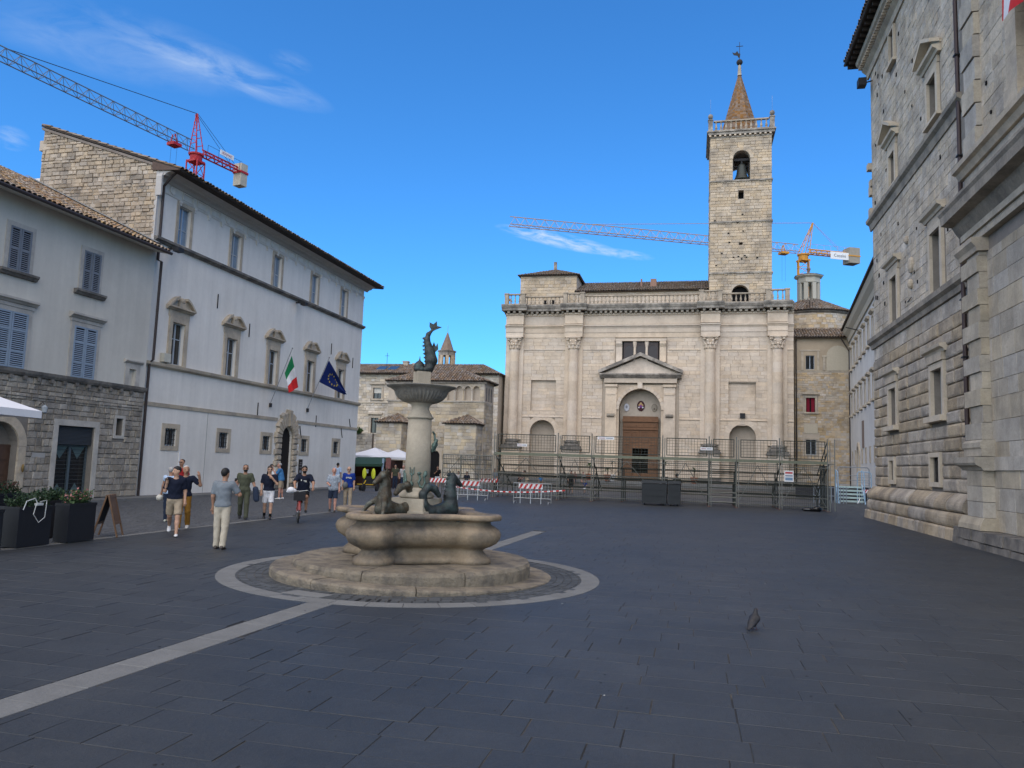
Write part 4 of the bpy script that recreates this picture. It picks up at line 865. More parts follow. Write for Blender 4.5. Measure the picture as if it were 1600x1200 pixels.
m.build('stone_wall', mortar_lt, tw); m = MB(TF); m.box(T0+.1, T1-.1, -1.4, -.95, 20, 38.0); m.build('dark_interior', black_m, tw)  # black box paints the shade seen through the tower's lower openings
hol = [(a-.05, b_+.05, c, (e+(b_-a)/2 if len(x) else e)) for a, b_, c, e, *x in th]+[(5.2, 6.2, 26.9, 27.2)]
stone_field(TF, T0, T1, courses(22.5, 45.0, .30, .46, 17), (.4, 1.0), hol, tw, tower_pc, tower_st, 300, dep=(.04, .10), gap=.016, inset=.05, jit=.025, seed=41)
SF_ = Fr((T0, 99, 0), (0, 1, 0), (-1, 0, 0)); stone_field(SF_, .0, 7.5, courses(22.5, 45.0, .30, .46, 17), (.4, 1.0), [(2.6, 4.9, 39.1, 43.3)], tw, tower_pc, tower_st, 0, dep=(.04, .10), gap=.016, seed=42)
m = MB(TF); n = 9
for k in range(n):
    a0, a1 = PI*k/n, PI*(k+1)/n; p = lambda r, a: (5.79+r*math.cos(a), 42.1+r*math.sin(a))
    m = MB(TF); m.prism([p(1.07, a0), p(1.5, a0), p(1.5, a1), p(1.07, a1)], .003, .11); m.build('arch_stone', tower_pc, tw)
for z in (27.1, 33.75, 39.15): m = MB(TF); m.box(T0-.12, T1+.12, D-.12, .2, z-.1, z+.1); m.build('string_course', church_dk, tw)
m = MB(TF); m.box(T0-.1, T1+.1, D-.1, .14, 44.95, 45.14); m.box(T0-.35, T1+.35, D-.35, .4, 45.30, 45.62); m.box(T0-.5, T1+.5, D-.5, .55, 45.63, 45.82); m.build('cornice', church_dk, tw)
u = T0-.2
while u < T1+.2: m = MB(TF); m.box(u, u+.25, .0, .38, 45.1, 45.29); m.build('corbel', church_pc, tw); u += .62
for fr_t, a, b_, d in ((TF, T0+.35, T1-.35, .1), (SF_, .4, 7.1, .1), (Fr((T1, 99, 0), (0, 1, 0), (1, 0, 0)), .4, 7.1, .1), (Fr((0, 106.5, 0), (-1, 0, 0), (0, 1, 0)), -T1+.35, -T0-.35, .1)): balustrade(tw, fr_t, a, b_, d, 45.83, 47.25, .62, .17, balus_st)
for x in (T0-.05, T1+.05):
    for y in (98.9, 106.6):
        m = MB(); m.box(x-.28, x+.28, y-.28, y+.28, 45.83, 47.3); m.box(x-.34, x+.34, y-.34, y+.34, 47.3, 47.42); o = m.build('corner_pier', church_dk, tw)
        m = MB(); m.lathe([(.12, 47.42), (.1, 47.55), (.28, 47.7), (.33, 47.92), (.24, 48.15), (.03, 48.25)], x, y, 10); m.bar((x, y, 48.2), (x, y, 50.2), .015); m.build('stone_ball', church_dk, o)
spm = M('spire_brick', (.19, .115, .066), var=.2, sc=3, isl=.25, hue=.2, bump=.4, bsc=8)
m = MB(); cx, cy = 5.72, 102.75
z = 45.9; rows = 34; H_ = 55.3-45.9
for k in range(rows):
    r0, r1 = 2.62*(1-k/rows)+.18, 2.62*(1-(k+1)/rows)+.19
    for j in range(8):
        for h_ in range(4):
            f0, f1 = h_/4, (h_+1)/4; a0, a1 = 2*PI*(j+.5)/8, 2*PI*(j+1.5)/8
            def pt(r, f, z): x0, y0, x1, y1 = r*math.cos(a0), r*math.sin(a0), r*math.cos(a1), r*math.sin(a1); return (cx+x0+(x1-x0)*f, cy+y0+(y1-y0)*f, z)
            zz = 45.9+H_*k/rows; m.face([pt(r0, f0, zz), pt(r0, f1, zz), pt(r1+.02, f1, zz+H_/rows), pt(r1+.02, f0, zz+H_/rows)])
m.build('spire', spm, tw, kind='stuff')
m = MB(); m.lathe([(.32, 55.2), (.26, 55.3), (.20, 56.5), (.12, 56.8)], cx, cy, 8); m.build('spire_tip', trim_st, tw)
m = MB(); m.ball((cx, cy, 57.1), .42, 12, 8); m.build('spire_ball', MF('dark_copper', (.04, .04, .045), metal=.4), tw)
m = MB(); m.bar((cx, cy, 57.4), (cx, cy, 60.0), .045); m.bar((cx-.45, cy, 59.4), (cx+.45, cy, 59.4), .045); m.build('cross', iron, tw)
m = MB(ID); m.fr = Fr((cx, cy, 58.0), (1, 0, 0), (0, 1, 0)); m.prism([(-.1, -.3), (-.3, .1), (-.75, .2), (-.95, .6), (-.6, .45), (-.3, .75), (-.15, .4), (.1, .3), (.05, -.1)], -.03, .03); m.build('weathervane', iron, tw)
m = MB(); bx, by = 5.85, 99.9; m.lathe([(.98, 39.55), (.95, 39.62), (.82, 39.85), (.66, 40.3), (.58, 40.9), (.52, 41.35), (.40, 41.6), (.12, 41.75)], bx, by, 20); bell = m.build('bell', MF('bell_bronze', (.055, .06, .055), metal=.6, rough=.5), tw, smooth=True)
m = MB(); m.box(bx-.09, bx+.09, by-.1, by+.1, 41.7, 42.1); m.box(bx-1.0, bx+1.0, by-.16, by+.16, 42.1, 42.4); m.build('bell_yoke', iron, bell)
m = MB(); m.bar((bx-.95, by+.4, 41.2), (bx-.95, by+.4, 42.9), .08); m.bar((bx+.9, by+.3, 39.4), (bx+.9, by+.3, 42.9), .09); m.bar((bx-1, by+.3, 41.5), (bx+1, by+.3, 41.5), .07); m.build('bell_frame', iron, tw)
for u, z in ((2.4, 33.9), (5.2, 33.55), (4.1, 32.2), (5.9, 32.4), (3.3, 29.6), (5.3, 29.1), (6.1, 29.2), (5.7, 28.8), (6.3, 29.0), (4.7, 29.0), (7.6, 28.9), (5.8, 34.6), (2.6, 28.0), (4.2, 31.0)): m = MB(TF); m.box(u, u+.22, .02, .112, z, z+.16); m.build('putlog_hole', black_m, tw)
# ------------------------------------------------------------ right of the cathedral: stone house, round chapel behind, white range
SF2 = Fr((0, 98, 0), (1, 0, 0), (0, -1, 0))
sacr_m = M('warm_rubble', (.50, .40, .285), var=.15, sc=1., bump=.8, bsc=7, isl=.16, hue=.2, c2=(.25, .205, .15), c2a=.5, c2s=.7, c2t=.55)
sacr_p = M('warm_rubble_pieces', (.50, .40, .285), var=.15, sc=1., bump=.8, bsc=7, obr=.16, hue=.2, c2=(.25, .205, .15), c2a=.5, c2s=.7, c2t=.55)
sh = thing('warm_stone_house', 'warm rubble stone house joined to the right side of the cathedral', 'house', (15, 98, 0))
wins = [(13.25, 14.25, 14.7, 16.4), (13.25, 14.3, 9.5, 11.25), (13.2, 14.4, 4.4, 6.2)]
m = MB(SF2); wallfront(m, 11.98, 18.3, 0, 18.5, wins, rev=.35); shell(m, 11.98, 18.3, 0, 18.5, 9); m.build('stone_wall', mortar_lt, sh)
stone_field(SF2, 11.98, 18.25, courses(.1, 14.3, .22, .34, 23), (.25, .75), [(a-.35, b+.35, c-.3, e+.8) for a, b, c, e in wins]+[(13.0, 14.6, 6.9, 8.1)], sh, sacr_p, sacr_m, 300, dep=(.02, .06), gap=.014, seed=51)
m = MB(SF2); m.box(12.0, 18.28, .0, .05, 14.42, 14.56); m.build('string_course', trim_st, sh)
m2 = MB(SF2); wallfront(m2, 12.0, 18.28, 14.57, 18.78, [(13.25, 14.25, 14.7, 16.4)], d=.03, rev=.03, back=False); m2.build('upper_plaster', M('ochre_plaster', (.40, .32, .225), var=.06, sc=1, c2=(.33, .26, .18), c2a=.5), sh)
m = MB(SF2); n = 10; m.prism([(15.6, 14.58), (18.2, 14.58)]+[(16.9+1.3*math.cos(PI*k/n), 16.3+1.3*math.sin(PI*k/n)) for k in range(n+1)], .032, .06); m.build('blind_arch', MF('cream_plaster', (.47, .41, .31)), sh)
m = MB(SF2); m.box(15.2, 15.5, .03, .12, 14.6, 16.2); m.box(15.1, 15.6, .03, .16, 16.2, 16.4); m.build('blind_pillar', trim_st, sh)
m = MB(SF2); m.box(12.6, 14.9, .031, .1, 16.95, 17.1); m.box(12.75, 13.0, .031, .09, 14.6, 16.9); m.box(14.55, 14.8, .031, .09, 14.6, 16.9); m.build('blind_frame', trim_st, sh)
window(sh, SF2, 13.25, 14.25, 14.7, 16.4, sash=sash_m, gl=glass_dk, sur=None, bars=())
o = window(sh, SF2, 13.25, 14.3, 9.5, 11.25, sash=iron, gl=black_m, sur=trim_st, sw=.22, sp=.12, bars=(), mull=0, sill=(.18, .3))
for a, b_ in ((13.3, 13.68), (13.86, 14.25)):
    m = MB(SF2); n = 9; m.grid([[(a+(b_-a)*k/n, -.12+.035*math.sin(k*2.1), 9.52) for k in range(n+1)], [(a+(b_-a)*k/n, -.12+.035*math.sin(k*2.1), 11.2) for k in range(n+1)]]); m.build('red_curtain', MF('crimson_cloth', (.22, .012, .03), rough=.9), o)
m = MB(SF2); m.prism([(12.75, 11.65), (14.8, 11.65), (13.78, 12.35)], .003, .3); m.build('window_pediment', trim_st, sh)
window(sh, SF2, 13.2, 14.4, 4.4, 6.2, sash=sash_m, gl=glass_dk, sur=trim_st, sw=.12, sp=.1, bars=())
m = MB(SF2); m.box(13.05, 14.55, .0, .05, 6.95, 8.05); m.build('blocked_panel', MF('cream_plaster', (.47, .41, .31)), sh)
m = MB(SF2); m.box(15.5, 16.4, .05, .09, 11.45, 11.7); m.build('wall_plaque', trim_st, sh)
m = MB(SF2); m.tube([(12.15, .3, 18.3), (12.15, .14, 17.9), (12.15, .14, .1)], .08, 6); m.build('downpipe', pipe_m, sh)
m = MB(SF2); m.tube([(17.2, .5, 18.4), (18.15, .18, 16.9), (18.12, .18, .1)], .08, 6); m.build('downpipe', pipe_m, sh)
tile_roof(sh, [(11.9, 97.3, 18.55), (18.6, 97.3, 18.55), (18.6, 101, 20.2), (11.9, 101, 20.2)], tile_dp, tile_d, .32, .5, 120, seed=12)
# ------------------------------------------------------------ round chapel with lantern
rc = thing('round_chapel', 'round stone chapel with tiled roof and small pale lantern right of the bell tower', 'chapel', (15.0, 106, 0))
RX, RY, RR = 15.0, 106.5, 5.4
m = MB(); m.lathe([(RR, 0), (RR, 22.6)], RX, RY, 32); m.build('round_wall', mortar_lt, rc)
m = MB(); q = random.Random(61); z = 19.4
while z < 22.4:
    a = 0; h = q.uniform(.26, .4)
    while a < 2*PI:
        w = q.uniform(.4, .9)/RR; e = min(a+w, 2*PI); r1 = RR+q.uniform(.03, .07)
        if -PI <= a-2*PI or math.sin(a) < .3: m.grid([[(RX+r*math.cos(t), RY+r*math.sin(t), zz) for r, t in ((RR-.02, a+.004), (r1, a+.004), (r1, e-.004), (RR-.02, e-.004))][::1] for zz in (z+.008, z+h-.008)], True, True)
        a = e
    z += h
m.build('masonry', sacr_m, rc, kind='stuff')
m = MB(); m.lathe([(RR+.1, 22.3), (RR+.35, 22.5), (RR+.35, 22.6), (RR, 22.7)], RX, RY, 32); m.build('cornice', dark_st, rc)
for k in range(14):
    a0, a1 = PI+PI*(k-1)/12, PI+PI*k/12; p = lambda r, a, z: (RX+r*math.cos(a), RY+r*math.sin(a), z)
    tile_roof(rc, [p(RR+.5, a0, 22.65), p(RR+.5, a1, 22.65), p(1.0, a1, 25.0), p(1.0, a0, 25.0)], tile_dp, tile_d, .34, .5, 16, seed=70+k)
LXc = RX-.15; lan = MF('lantern_plaster', (.45, .42, .35), var=.1)
m = MB(); m.lathe([(1.55, 24.3), (1.55, 24.8), (1.42, 24.85), (1.42, 25.0)], LXc, RY, 8, PI/8); m.build('lantern_base', lan, rc)
for k in range(8):
    a = PI/8+2*PI*k/8; x, y = LXc+1.3*math.cos(a), RY+1.3*math.sin(a)
    m = MB(); m.fr = Fr((LXc, RY, 0), (math.cos(a), math.sin(a), 0), (-math.sin(a), math.cos(a), 0)); m.box(1.1, 1.42, -.26, .26, 25.0, 27.2); m.build('lantern_pier', lan, rc)
m = MB(); m.lathe([(1.42, 27.2), (1.5, 27.3), (1.45, 27.9), (1.85, 28.1), (1.85, 28.25)], LXc, RY, 8, PI/8); m.build('lantern_cornice', lan, rc)
m = MB(); m.lathe([(1.95, 28.25), (.15, 28.75), (.1, 28.9)], LXc, RY, 8, PI/8); m.lathe([(.1, 28.8), (.28, 29.3), (.08, 29.6), (.04, 30.6)], LXc, RY, 8); m.build('lantern_roof', tile_d, rc)
# ------------------------------------------------------------ white range running back from the right palace
A_, B_ = Vector((18.2, 97.9, 0)), Vector((14.75, 64.0, 0)); wd = (A_-B_).normalized(); WLn = (A_-B_).length
WF = Fr(B_, wd, (-wd.y, wd.x, 0))
wr = thing('white_range', 'long white plastered range with stone window frames behind the grey palace', 'building', tuple(B_))
ww = []
for k in range(9):
    u = 2.5+k*3.55
    if u < WLn-1.2: ww += [(u, u+1.1, 14.3, 16.5), (u, u+1.1, 9.0, 11.2), (u+.2, u+.8, 3.4, 4.8)]
pt_ = (23.2, 25.2, .1, 4.2, 'a'); ww = [w for w in ww if not (w[2] < 4 and 22.5 < w[0] < 26)]
m = MB(WF); wallfront(m, 0, WLn, 0, 18.6, ww+[pt_], rev=.3); shell(m, 0, WLn, 0, 18.6, 6); m.build('plaster_wall', plaster_wht, wr)
for a, b_, c, e in ww:
    big = c > 6; o = window(wr, WF, a, b_, c, e, sash=sash_m, gl=glass_dk, sur=trim_st, sw=.2 if big else .08, sp=.06, bars=(), sill=(.2, .25) if big else None)
    if big: m = MB(WF); mold(m, a-.35, b_+.35, [(.004, e+.25), (.15, e+.3), (.32, e+.42), (.32, e+.55), (.004, e+.6)]); m.build('cornice', trim_st, o)
n = 9
for k in range(n): a0, a1 = PI*k/n, PI*(k+1)/n; p = lambda r, a: (24.2+r*math.cos(a), 4.2+r*math.sin(a)); m = MB(WF); m.prism([p(1.0, a0), p(1.45, a0), p(1.45, a1), p(1.0, a1)], .003, .15); m.build('arch_stone', trim_st, wr)
m = MB(WF); m.box(22.75, 23.2, .003, .15, .1, 4.2); m.box(25.2, 25.65, .003, .15, .1, 4.2); m.build('arch_jamb', trim_st, wr)
m = MB(WF); m.box(18.8, 19.9, .01, .12, 4.9, 7.6); m.build('hanging_banner', MF('brown_banner', (.17, .13, .11)), wr)
m = MB(WF); mold(m, -.2, WLn, [(0, 17.9), (.15, 17.9), (.25, 18.4), (.6, 18.8), (.75, 19.2), (.75, 19.35), (0, 19.35)]); m.build('cornice', MF('cream_cornice', (.40, .36, .29)), wr)
m = MB(WF); m.grid([[(-.2, .95, 19.36), (-.2, .95, 19.55), (-.2, -6, 21.6), (-.2, -6, 19.36)], [(WLn, .95, 19.36), (WLn, .95, 19.55), (WLn, -6, 21.6), (WLn, -6, 19.36)]], True, True); m.build('roof', wood_dk, wr)
m = MB(WF); m.tube([(20.0, .05, 16.9), (20.0, 1.5, 17.3)], .05); m.build('bracket_lamp', iron, wr)
# ------------------------------------------------------------ baptistery
BF = Fr((0, 78, 0), (1, 0, 0), (0, -1, 0))
bp_m = M('baptistery_stone', (.49, .41, .30), var=.12, sc=.8, bump=.6, bsc=8, isl=.13, hue=.15, c2=(.20, .18, .155), c2a=.7, c2s=.55, c2t=.52)
bp_p = M('baptistery_stone_pieces', (.49, .41, .30), var=.12, sc=.8, bump=.6, bsc=8, obr=.13, hue=.15, c2=(.20, .18, .155), c2a=.7, c2s=.55, c2t=.52)
bt = thing('baptistery', 'squat stone baptistery with a row of blind arches behind the fountain', 'baptistery', (-26.9, 80, 0))
plan = [(-32.3, 78), (-21.44, 78), (-21.40, 81.6), (-24.6, 86.5), (-29.2, 86.5), (-32.4, 81.6)]
arches = [(-22.35-.952*k-.34, -22.35-.952*k+.34, 8.65, 9.85, 'a') for k in range(10)]
m = MB(BF); wallfront(m, -32.3, -21.44, 0, 10.84, arches+[(-27.35, -26.15, 0, 2.7, 'a')], rev=.3)
for (x0, y0), (x1, y1) in zip(plan[1:], plan[2:]+plan[:1]): m.face([(x0, 78-y0, 0), (x1, 78-y1, 0), (x1, 78-y1, 10.75), (x0, 78-y0, 10.75)])
m.build('stone_wall', mortar_lt, bt)
hb = [(-24.95, -21.4, 0, 6.5), (-32.4, -29.6, 0, 6.5), (-27.6, -25.9, 0, 3.5), (-32.4, -21.95, 8.55, 10.3)]
stone_field(BF, -32.3, -21.46, courses(.1, 10.7, .32, .46, 29), (.45, 1.1), hb, bt, bp_p, bp_m, 300, dep=(.02, .055), gap=.015, inset=.05, seed=81)
BS = Fr((-21.44, 78, 0), (.011, 1, 0), (1, -.011, 0)); stone_field(BS, .02, 3.6, courses(.1, 8.5, .32, .46, 29), (.45, 1.1), [], bt, bp_p, bp_m, 0, dep=(.02, .055), gap=.015, seed=82)
for k in range(3):
    u = .75+k*.95; m = MB(BS); m.prism([(u-.3, 8.65), (u+.3, 8.65)]+[(u+.3*math.cos(PI*j/8), 9.85+.3*math.sin(PI*j/8)) for j in range(9)], .002, .01); m.build('blind_arch', dark_st, bt)
for a, b_, c, zs, _ in arches:
    cx = (a+b_)/2; m = MB(BF); n = 8; m.prism([(cx+.34*math.cos(PI*k/n), zs+.34*math.sin(PI*k/n)) for k in range(n+1)]+[(cx+.46*math.cos(PI*(n-k)/n), zs+.46*math.sin(PI*(n-k)/n)) for k in range(n+1)], .003, .05); m.build('arch_moulding', bp_p, bt)
    m = MB(BF); m.lathe([(.12, 8.62), (.07, 8.72), (.06, 9.65), (.13, 9.85)], a-.135, .02, 8); m.build('colonnette', bp_p, bt)
m = MB(BF); mold(m, -32.4, -21.3, [(0, 8.45), (.12, 8.45), (.15, 8.6), (0, 8.62)]); m.build('string_course', bp_p, bt)
m = MB(BF); mold(m, -32.5, -21.2, [(0, 10.45), (.15, 10.45), (.3, 10.7), (.3, 10.8), (0, 10.8)]); m.build('cornice', church_dk, bt)
m = MB(BF); m.box(-27.3, -26.2, -.29, -.25, 0, 3.2); m.build('dark_doorway', black_m, bt)
ap = (-26.9, 82.2, 13.1); ev = [(-32.6, 77.6, 10.7), (-21.05, 77.6, 10.7), (-20.95, 81.8, 10.7), (-24.4, 87.0, 10.7), (-29.4, 87.0, 10.7), (-32.8, 81.8, 10.7)]
for k in range(6): tile_roof(bt, [ev[k], ev[(k+1) % 6], ap], tile_dp, tile_d, .30, .45, 220 if k == 0 else 30 if k in (1, 5) else 0, seed=90+k)
for a, b_, sgn in ((-24.93, -21.55, 1), (-32.45, -29.65, -1)):
    WFb = Fr((0, 75.6, 0), (1, 0, 0), (0, -1, 0)); m = MB(WFb); m.box(a, b_, -2.4, 0, 0, 6.05); m.build('wing_wall', mortar_lt, bt)
    stone_field(WFb, a, b_, courses(.1, 6.0, .32, .46, 28), (.45, 1.0), [], bt, bp_p, bp_m, 0, dep=(.02, .055), gap=.015, inset=.05, seed=83)
    WS = Fr((b_, 75.6, 0), (0, 1, 0), (1, 0, 0)); stone_field(WS, 0, 2.38, courses(.1, 6.0, .32, .46, 28), (.45, 1.0), [], bt, bp_p, bp_m, 0, dep=(.02, .055), gap=.015, seed=84)
    e0, e1 = (a-.25, 75.3, 6.05), (b_+.25, 75.3, 6.05); top = ((a+b_)/2, 77.95, 7.1); tile_roof(bt, [e0, e1, top], tile_dp, tile_d, .3, .45, 60, seed=95); tile_roof(bt, [e1, (b_+.25, 77.95, 6.05), top], tile_dp, tile_d, .3, .45, 0, seed=96)
# ------------------------------------------------------------ pale house behind it, with a little belfry beyond
KF = Fr((0, 95, 0), (1, 0, 0), (0, -1, 0))
pk = thing('pale_stone_house', 'pale rubble stone house with brown tiled roof behind the baptistery', 'house', (-34, 95, 0))
pale_m = M('pale_rubble', (.54, .47, .375), var=.14, sc=1., bump=.8, bsc=7, isl=.18, hue=.15, c2=(.27, .24, .20), c2a=.55, c2s=.6, c2t=.52); pale_p = M('pale_rubble_pieces', (.54, .47, .375), var=.14, sc=1., bump=.8, bsc=7, obr=.18, hue=.15, c2=(.27, .24, .20), c2a=.55, c2s=.6, c2t=.52)
kw = [(-41.5, -40.3, 10.15, 11.6), (-41.6, -40.5, 5.6, 7.6)]
m = MB(KF); wallfront(m, -56, -24.3, 0, 13.72, kw, rev=.4); shell(m, -56, -24.3, 0, 13.72, 12); m.build('stone_wall', mortar_lt, pk)
stone_field(KF, -45, -24.32, courses(3.0, 13.4, .28, .42, 33), (.35, .9), [(a-.3, b_+.3, c-.3, e+.5) for a, b_, c, e in kw], pk, pale_p, pale_m, 200, dep=(.02, .07), gap=.018, seed=85)
for a, b_, c, e in kw:
    o = window(pk, KF, a, b_, c, e, sash=iron, gl=glass_dk, sur=trim_st, sw=.2, sp=.1, bars=(), sill=(.2, .2)); m = MB(KF); m.box(a-.5, b_+.5, .003, .3, e+.45, e+.7); m.build('cornice', trim_st, o)
    if c > 8: m = MB(KF); m.box(a+.06, b_-.06, -.18, -.12, c+.75, e-.02); m.build('blind', MF('cream_blind', (.5, .48, .42)), o)
m = MB(KF); m.box(-45, -36, 0, .15, 9.55, 9.72); m.build('string_course', trim_st, pk)
tile_roof(pk, [(-57, 94.2, 13.5), (-24.0, 94.2, 13.5), (-27.5, 98.5, 15.2), (-54, 98.5, 15.2)], tile_dp, tile_d, .32, .5, 300, seed=15)
tile_roof(pk, [(-24.0, 94.2, 13.5), (-24.0, 107, 13.5), (-27.5, 98.5, 15.2)], tile_dp, tile_d, .32, .5, 0, seed=16)
KS = Fr((-24.3, 95, 0), (0, 1, 0), (1, 0, 0))
for z in (6.2, 10.0): window(pk, KS, 3.2, 4.2, z, z+1.9, sash=iron, gl=glass_dk, sur=trim_st, sw=.2, sp=.1, bars=(), dep=-.02, sill=(.2, .2))
for a, z0, z1 in ((-38.3, 14.4, 15.5), (-36.9, 14.2, 15.2)): m = MB(KF); m.box(a-.35, a+.35, -3.6, -2.9, z0-.6, z1); m.box(a-.42, a+.42, -3.67, -2.83, z1, z1+.12); m.build('chimney', trim_st, pk)
for a in (-41.5, -39.9): m = MB(); m.grid([[(a, 95.4, 14.10), (a+1.3, 95.4, 14.10), (a+1.3, 95.4, 14.16), (a, 95.4, 14.16)], [(a, 96.9, 14.70), (a+1.3, 96.9, 14.70), (a+1.3, 96.9, 14.76), (a, 96.9, 14.76)]], True, True); m.build('skylight', glass, pk)
m = MB(); m.bar((-40.6, 97, 14.6), (-40.6, 97, 16.6), .03); m.bar((-40.9, 97, 16.2), (-40.3, 97, 16.2), .03); m.build('aerial', iron, pk)
bl = thing('little_belfry', 'small octagonal stone belfry with pointed roof beyond the baptistery', 'belfry', (-32.2, 100, 0))
LX, LY, LR = -33.1, 100, 1.17
m = MB(); m.lathe([(LR, 8), (LR, 15.1)], LX, LY, 8, PI/8); m.build('belfry_base', tower_pc, bl)
for k in range(8):
    a = PI/8+2*PI*k/8; m = MB(); m.fr = Fr((LX, LY, 0), (math.cos(a), math.sin(a), 0), (-math.sin(a), math.cos(a), 0)); m.box(LR-.3, LR, -.21, .21, 15.1, 16.6); m.build('belfry_pier', tower_pc, bl)
m = MB(); m.lathe([(LR, 16.6), (LR, 17.1), (LR+.12, 17.2), (LR+.12, 17.32)], LX, LY, 8, PI/8); m.build('belfry_cornice', church_dk, bl)
m = MB(); m.lathe([(.95, 17.33), (.05, 19.9)], LX, LY, 8, PI/8); m.bar((LX, LY, 19.8), (LX, LY, 20.9), .02); m.build('belfry_spire', spm, bl)
# terrace wall and green growth beyond the white palace
gw = thing('terrace_wall', 'dark stone terrace wall beyond the white palace', 'wall', (-42, 88, 0))
m = MB(); m.box(-50, -37.4, 86, 86.5, 0, 5.2); m.build('wall_core', mortar, gw); stone_field(Fr((0, 86, 0), (1, 0, 0), (0, -1, 0)), -46, -37.4, courses(2.4, 5.2, .3, .42, 3), (.4, .9), [], gw, house_pc, house_st, 60, dep=(.02, .06), seed=86)
def leaf_cloud(name, root, centres, n, size, mat, seed, kind='stuff'):
    q = random.Random(seed); mb = MB()
    for c, r in centres:
        for k in range(n):
            d = Vector((q.gauss(0, 1), q.gauss(0, 1), q.gauss(0, 1))).normalized()*q.random()**.4
            p = Vector(c)+Vector((d.x*r[0], d.y*r[1], d.z*r[2])); s = size*q.uniform(.6, 1.3)
            a = Vector((q.gauss(0, 1), q.gauss(0, 1), q.gauss(0, .6))).normalized(); b = a.cross(Vector((q.gauss(0, 1), q.gauss(0, 1), q.gauss(0, 1)))).normalized()
            mb.face([tuple(p-a*s), tuple(p+b*s*.45), tuple(p+a*s), tuple(p-b*s*.45)])
    return mb.build(name, mat, root, kind=kind)
sb = thing('climbing_shrub', 'green climbing shrub over the terrace wall beyond the palace', 'shrub', (-41.5, 85.5, 0))
leaf_cloud('foliage', sb, [((-41.8, 85.6, 6.0), (1.2, .6, 1.2)), ((-41.2, 85.5, 4.8), (.9, .5, 1.1)), ((-42.6, 85.6, 4.6), (.9, .5, 1.2)), ((-40.3, 85.6, 5.5), (.7, .4, .5)), ((-39.3, 85.7, 5.5), (.8, .3, .4))], 330, .16, leafA, 5)
m = MB(); m.tube([(-41.6, 85.7, 0), (-41.5, 85.6, 3), (-41.7, 85.6, 5.5)], [.08, .06, .03]); m.build('stem', wood_br, sb)
# ------------------------------------------------------------ grey stone palace on the right (frame: u = Y, d = -X)
RX0 = 9.15; RF = Fr((RX0, 0, 0), (0, 1, 0), (-1, 0, 0)); U0, U1 = 28.5, 42.6
rp = thing('stone_palace', 'tall grey travertine palace with bossed ground floor on the right side', 'palace', (RX0, 36, 0))
rw = [(38.15, 39.4, 4.45, 6.2), (31.4, 32.75, 4.45, 6.25), (38.75, 39.55, 1.95, 2.85), (32.0, 33.05, 1.95, 2.9), (37.75, 38.95, 9.28, 11.4), (31.3, 32.55, 9.28, 11.65), (37.7, 38.7, 15.75, 17.35), (31.35, 32.45, 16.1, 17.85), (37.5, 38.3, 21.7, 23.3), (31.4, 32.2, 21.7, 23.3)]
m = MB(RF); wallfront(m, U0, U1, 0, 24.3, rw, rev=.4); shell(m, U0, U1, 0, 24.3, 14); m.build('stone_wall', mortar, rp)
def hz(k, du=.3, dz=.25, top=.4): a, b, c, e = rw[k]; return (a-du, b+du, c-dz, e+top)
stone_field(RF, U0, U1, courses(1.62, 8.0, .47, .51, 3), (1.0, 1.9), [hz(0, .32, .3, .75), hz(1, .34, .3, .7), hz(2, .2, .2, .22), hz(3, .25, .2, .25)], rp, base_pc, base_st, 300, dep=(.07, .115), gap=.02, inset=.05, jit=.035, pillow=1, seed=101, name='bossed_stone')
stone_field(RF, U0, U1, [8.0, 8.62], (.8, 1.5), [], rp, pal_pc, pal_st, 40, dep=(.03, .05), gap=.01, inset=.03, seed=102)
stone_field(RF, U0, U1, courses(9.22, 15.0, .27, .42, 5), (.35, .95), [hz(4, .35, .3, .9), hz(5, .4, .3, 1.05)], rp, pal_pc, pal_st, 300, dep=(.012, .03), gap=.006, inset=.045, jit=.02, seed=103)
stone_field(RF, U0, U1, courses(15.6, 23.6, .27, .42, 6), (.35, .95), [hz(6, .35, .3, .9), hz(7, .35, .3, 1.1), hz(8, .2, .3, .2), hz(9, .2, .3, .2)], rp, pal_pc, pal_st, 0, dep=(.012, .03), gap=.006, inset=.045, jit=.02, seed=104)
def plinth_row(z0, z1, prof, lo, hi, seed, name):
    q = random.Random(seed); u = U0
    while u < U1+.1:
        w = q.uniform(lo, hi); e = min(u+w, U1+.35); j = q.uniform(-.015, .015)
        m = MB(RF); mold(m, u+.006, e-.006, [(d+(j if d > 0 else 0), z) for d, z in prof]); m.build(name, base_pc, rp, smooth=False); u = e
plinth_row(0, .42, [(0, -.02), (.55, -.02), (.53, .36), (.50, .42), (0, .42)], .55, 1.0, 7, 'plinth_stone')
plinth_row(0, 0, [(0, .43), (.37, .43), (.43, .46), (.465, .53), (.48, .62), (.48, .74), (.465, .83), (.43, .90), (.36, .94), (0, .94)], 1.2, 2.4, 8, 'torus_stone')
plinth_row(0, 0, [(0, .96), (.30, .96), (.37, .98), (.42, 1.04), (.435, 1.12), (.43, 1.2), (.40, 1.29), (.34, 1.38), (.26, 1.46), (.18, 1.53), (.1, 1.6), (0, 1.6)], 1.2, 2.4, 9, 'torus_stone')
for z0, pr in ((8.63, [(0, 0), (.12, 0), (.16, .2), (.3, .3), (.32, .5), (0, .56)]), (14.98, [(0, 0), (.08, 0), (.14, .3), (.28, .4), (.30, .55), (0, .6)])):
    m = MB(RF); mold(m, U0-.1, U1+.3, [(d, z0+z) for d, z in pr]); m.build('string_course', string_st, rp)
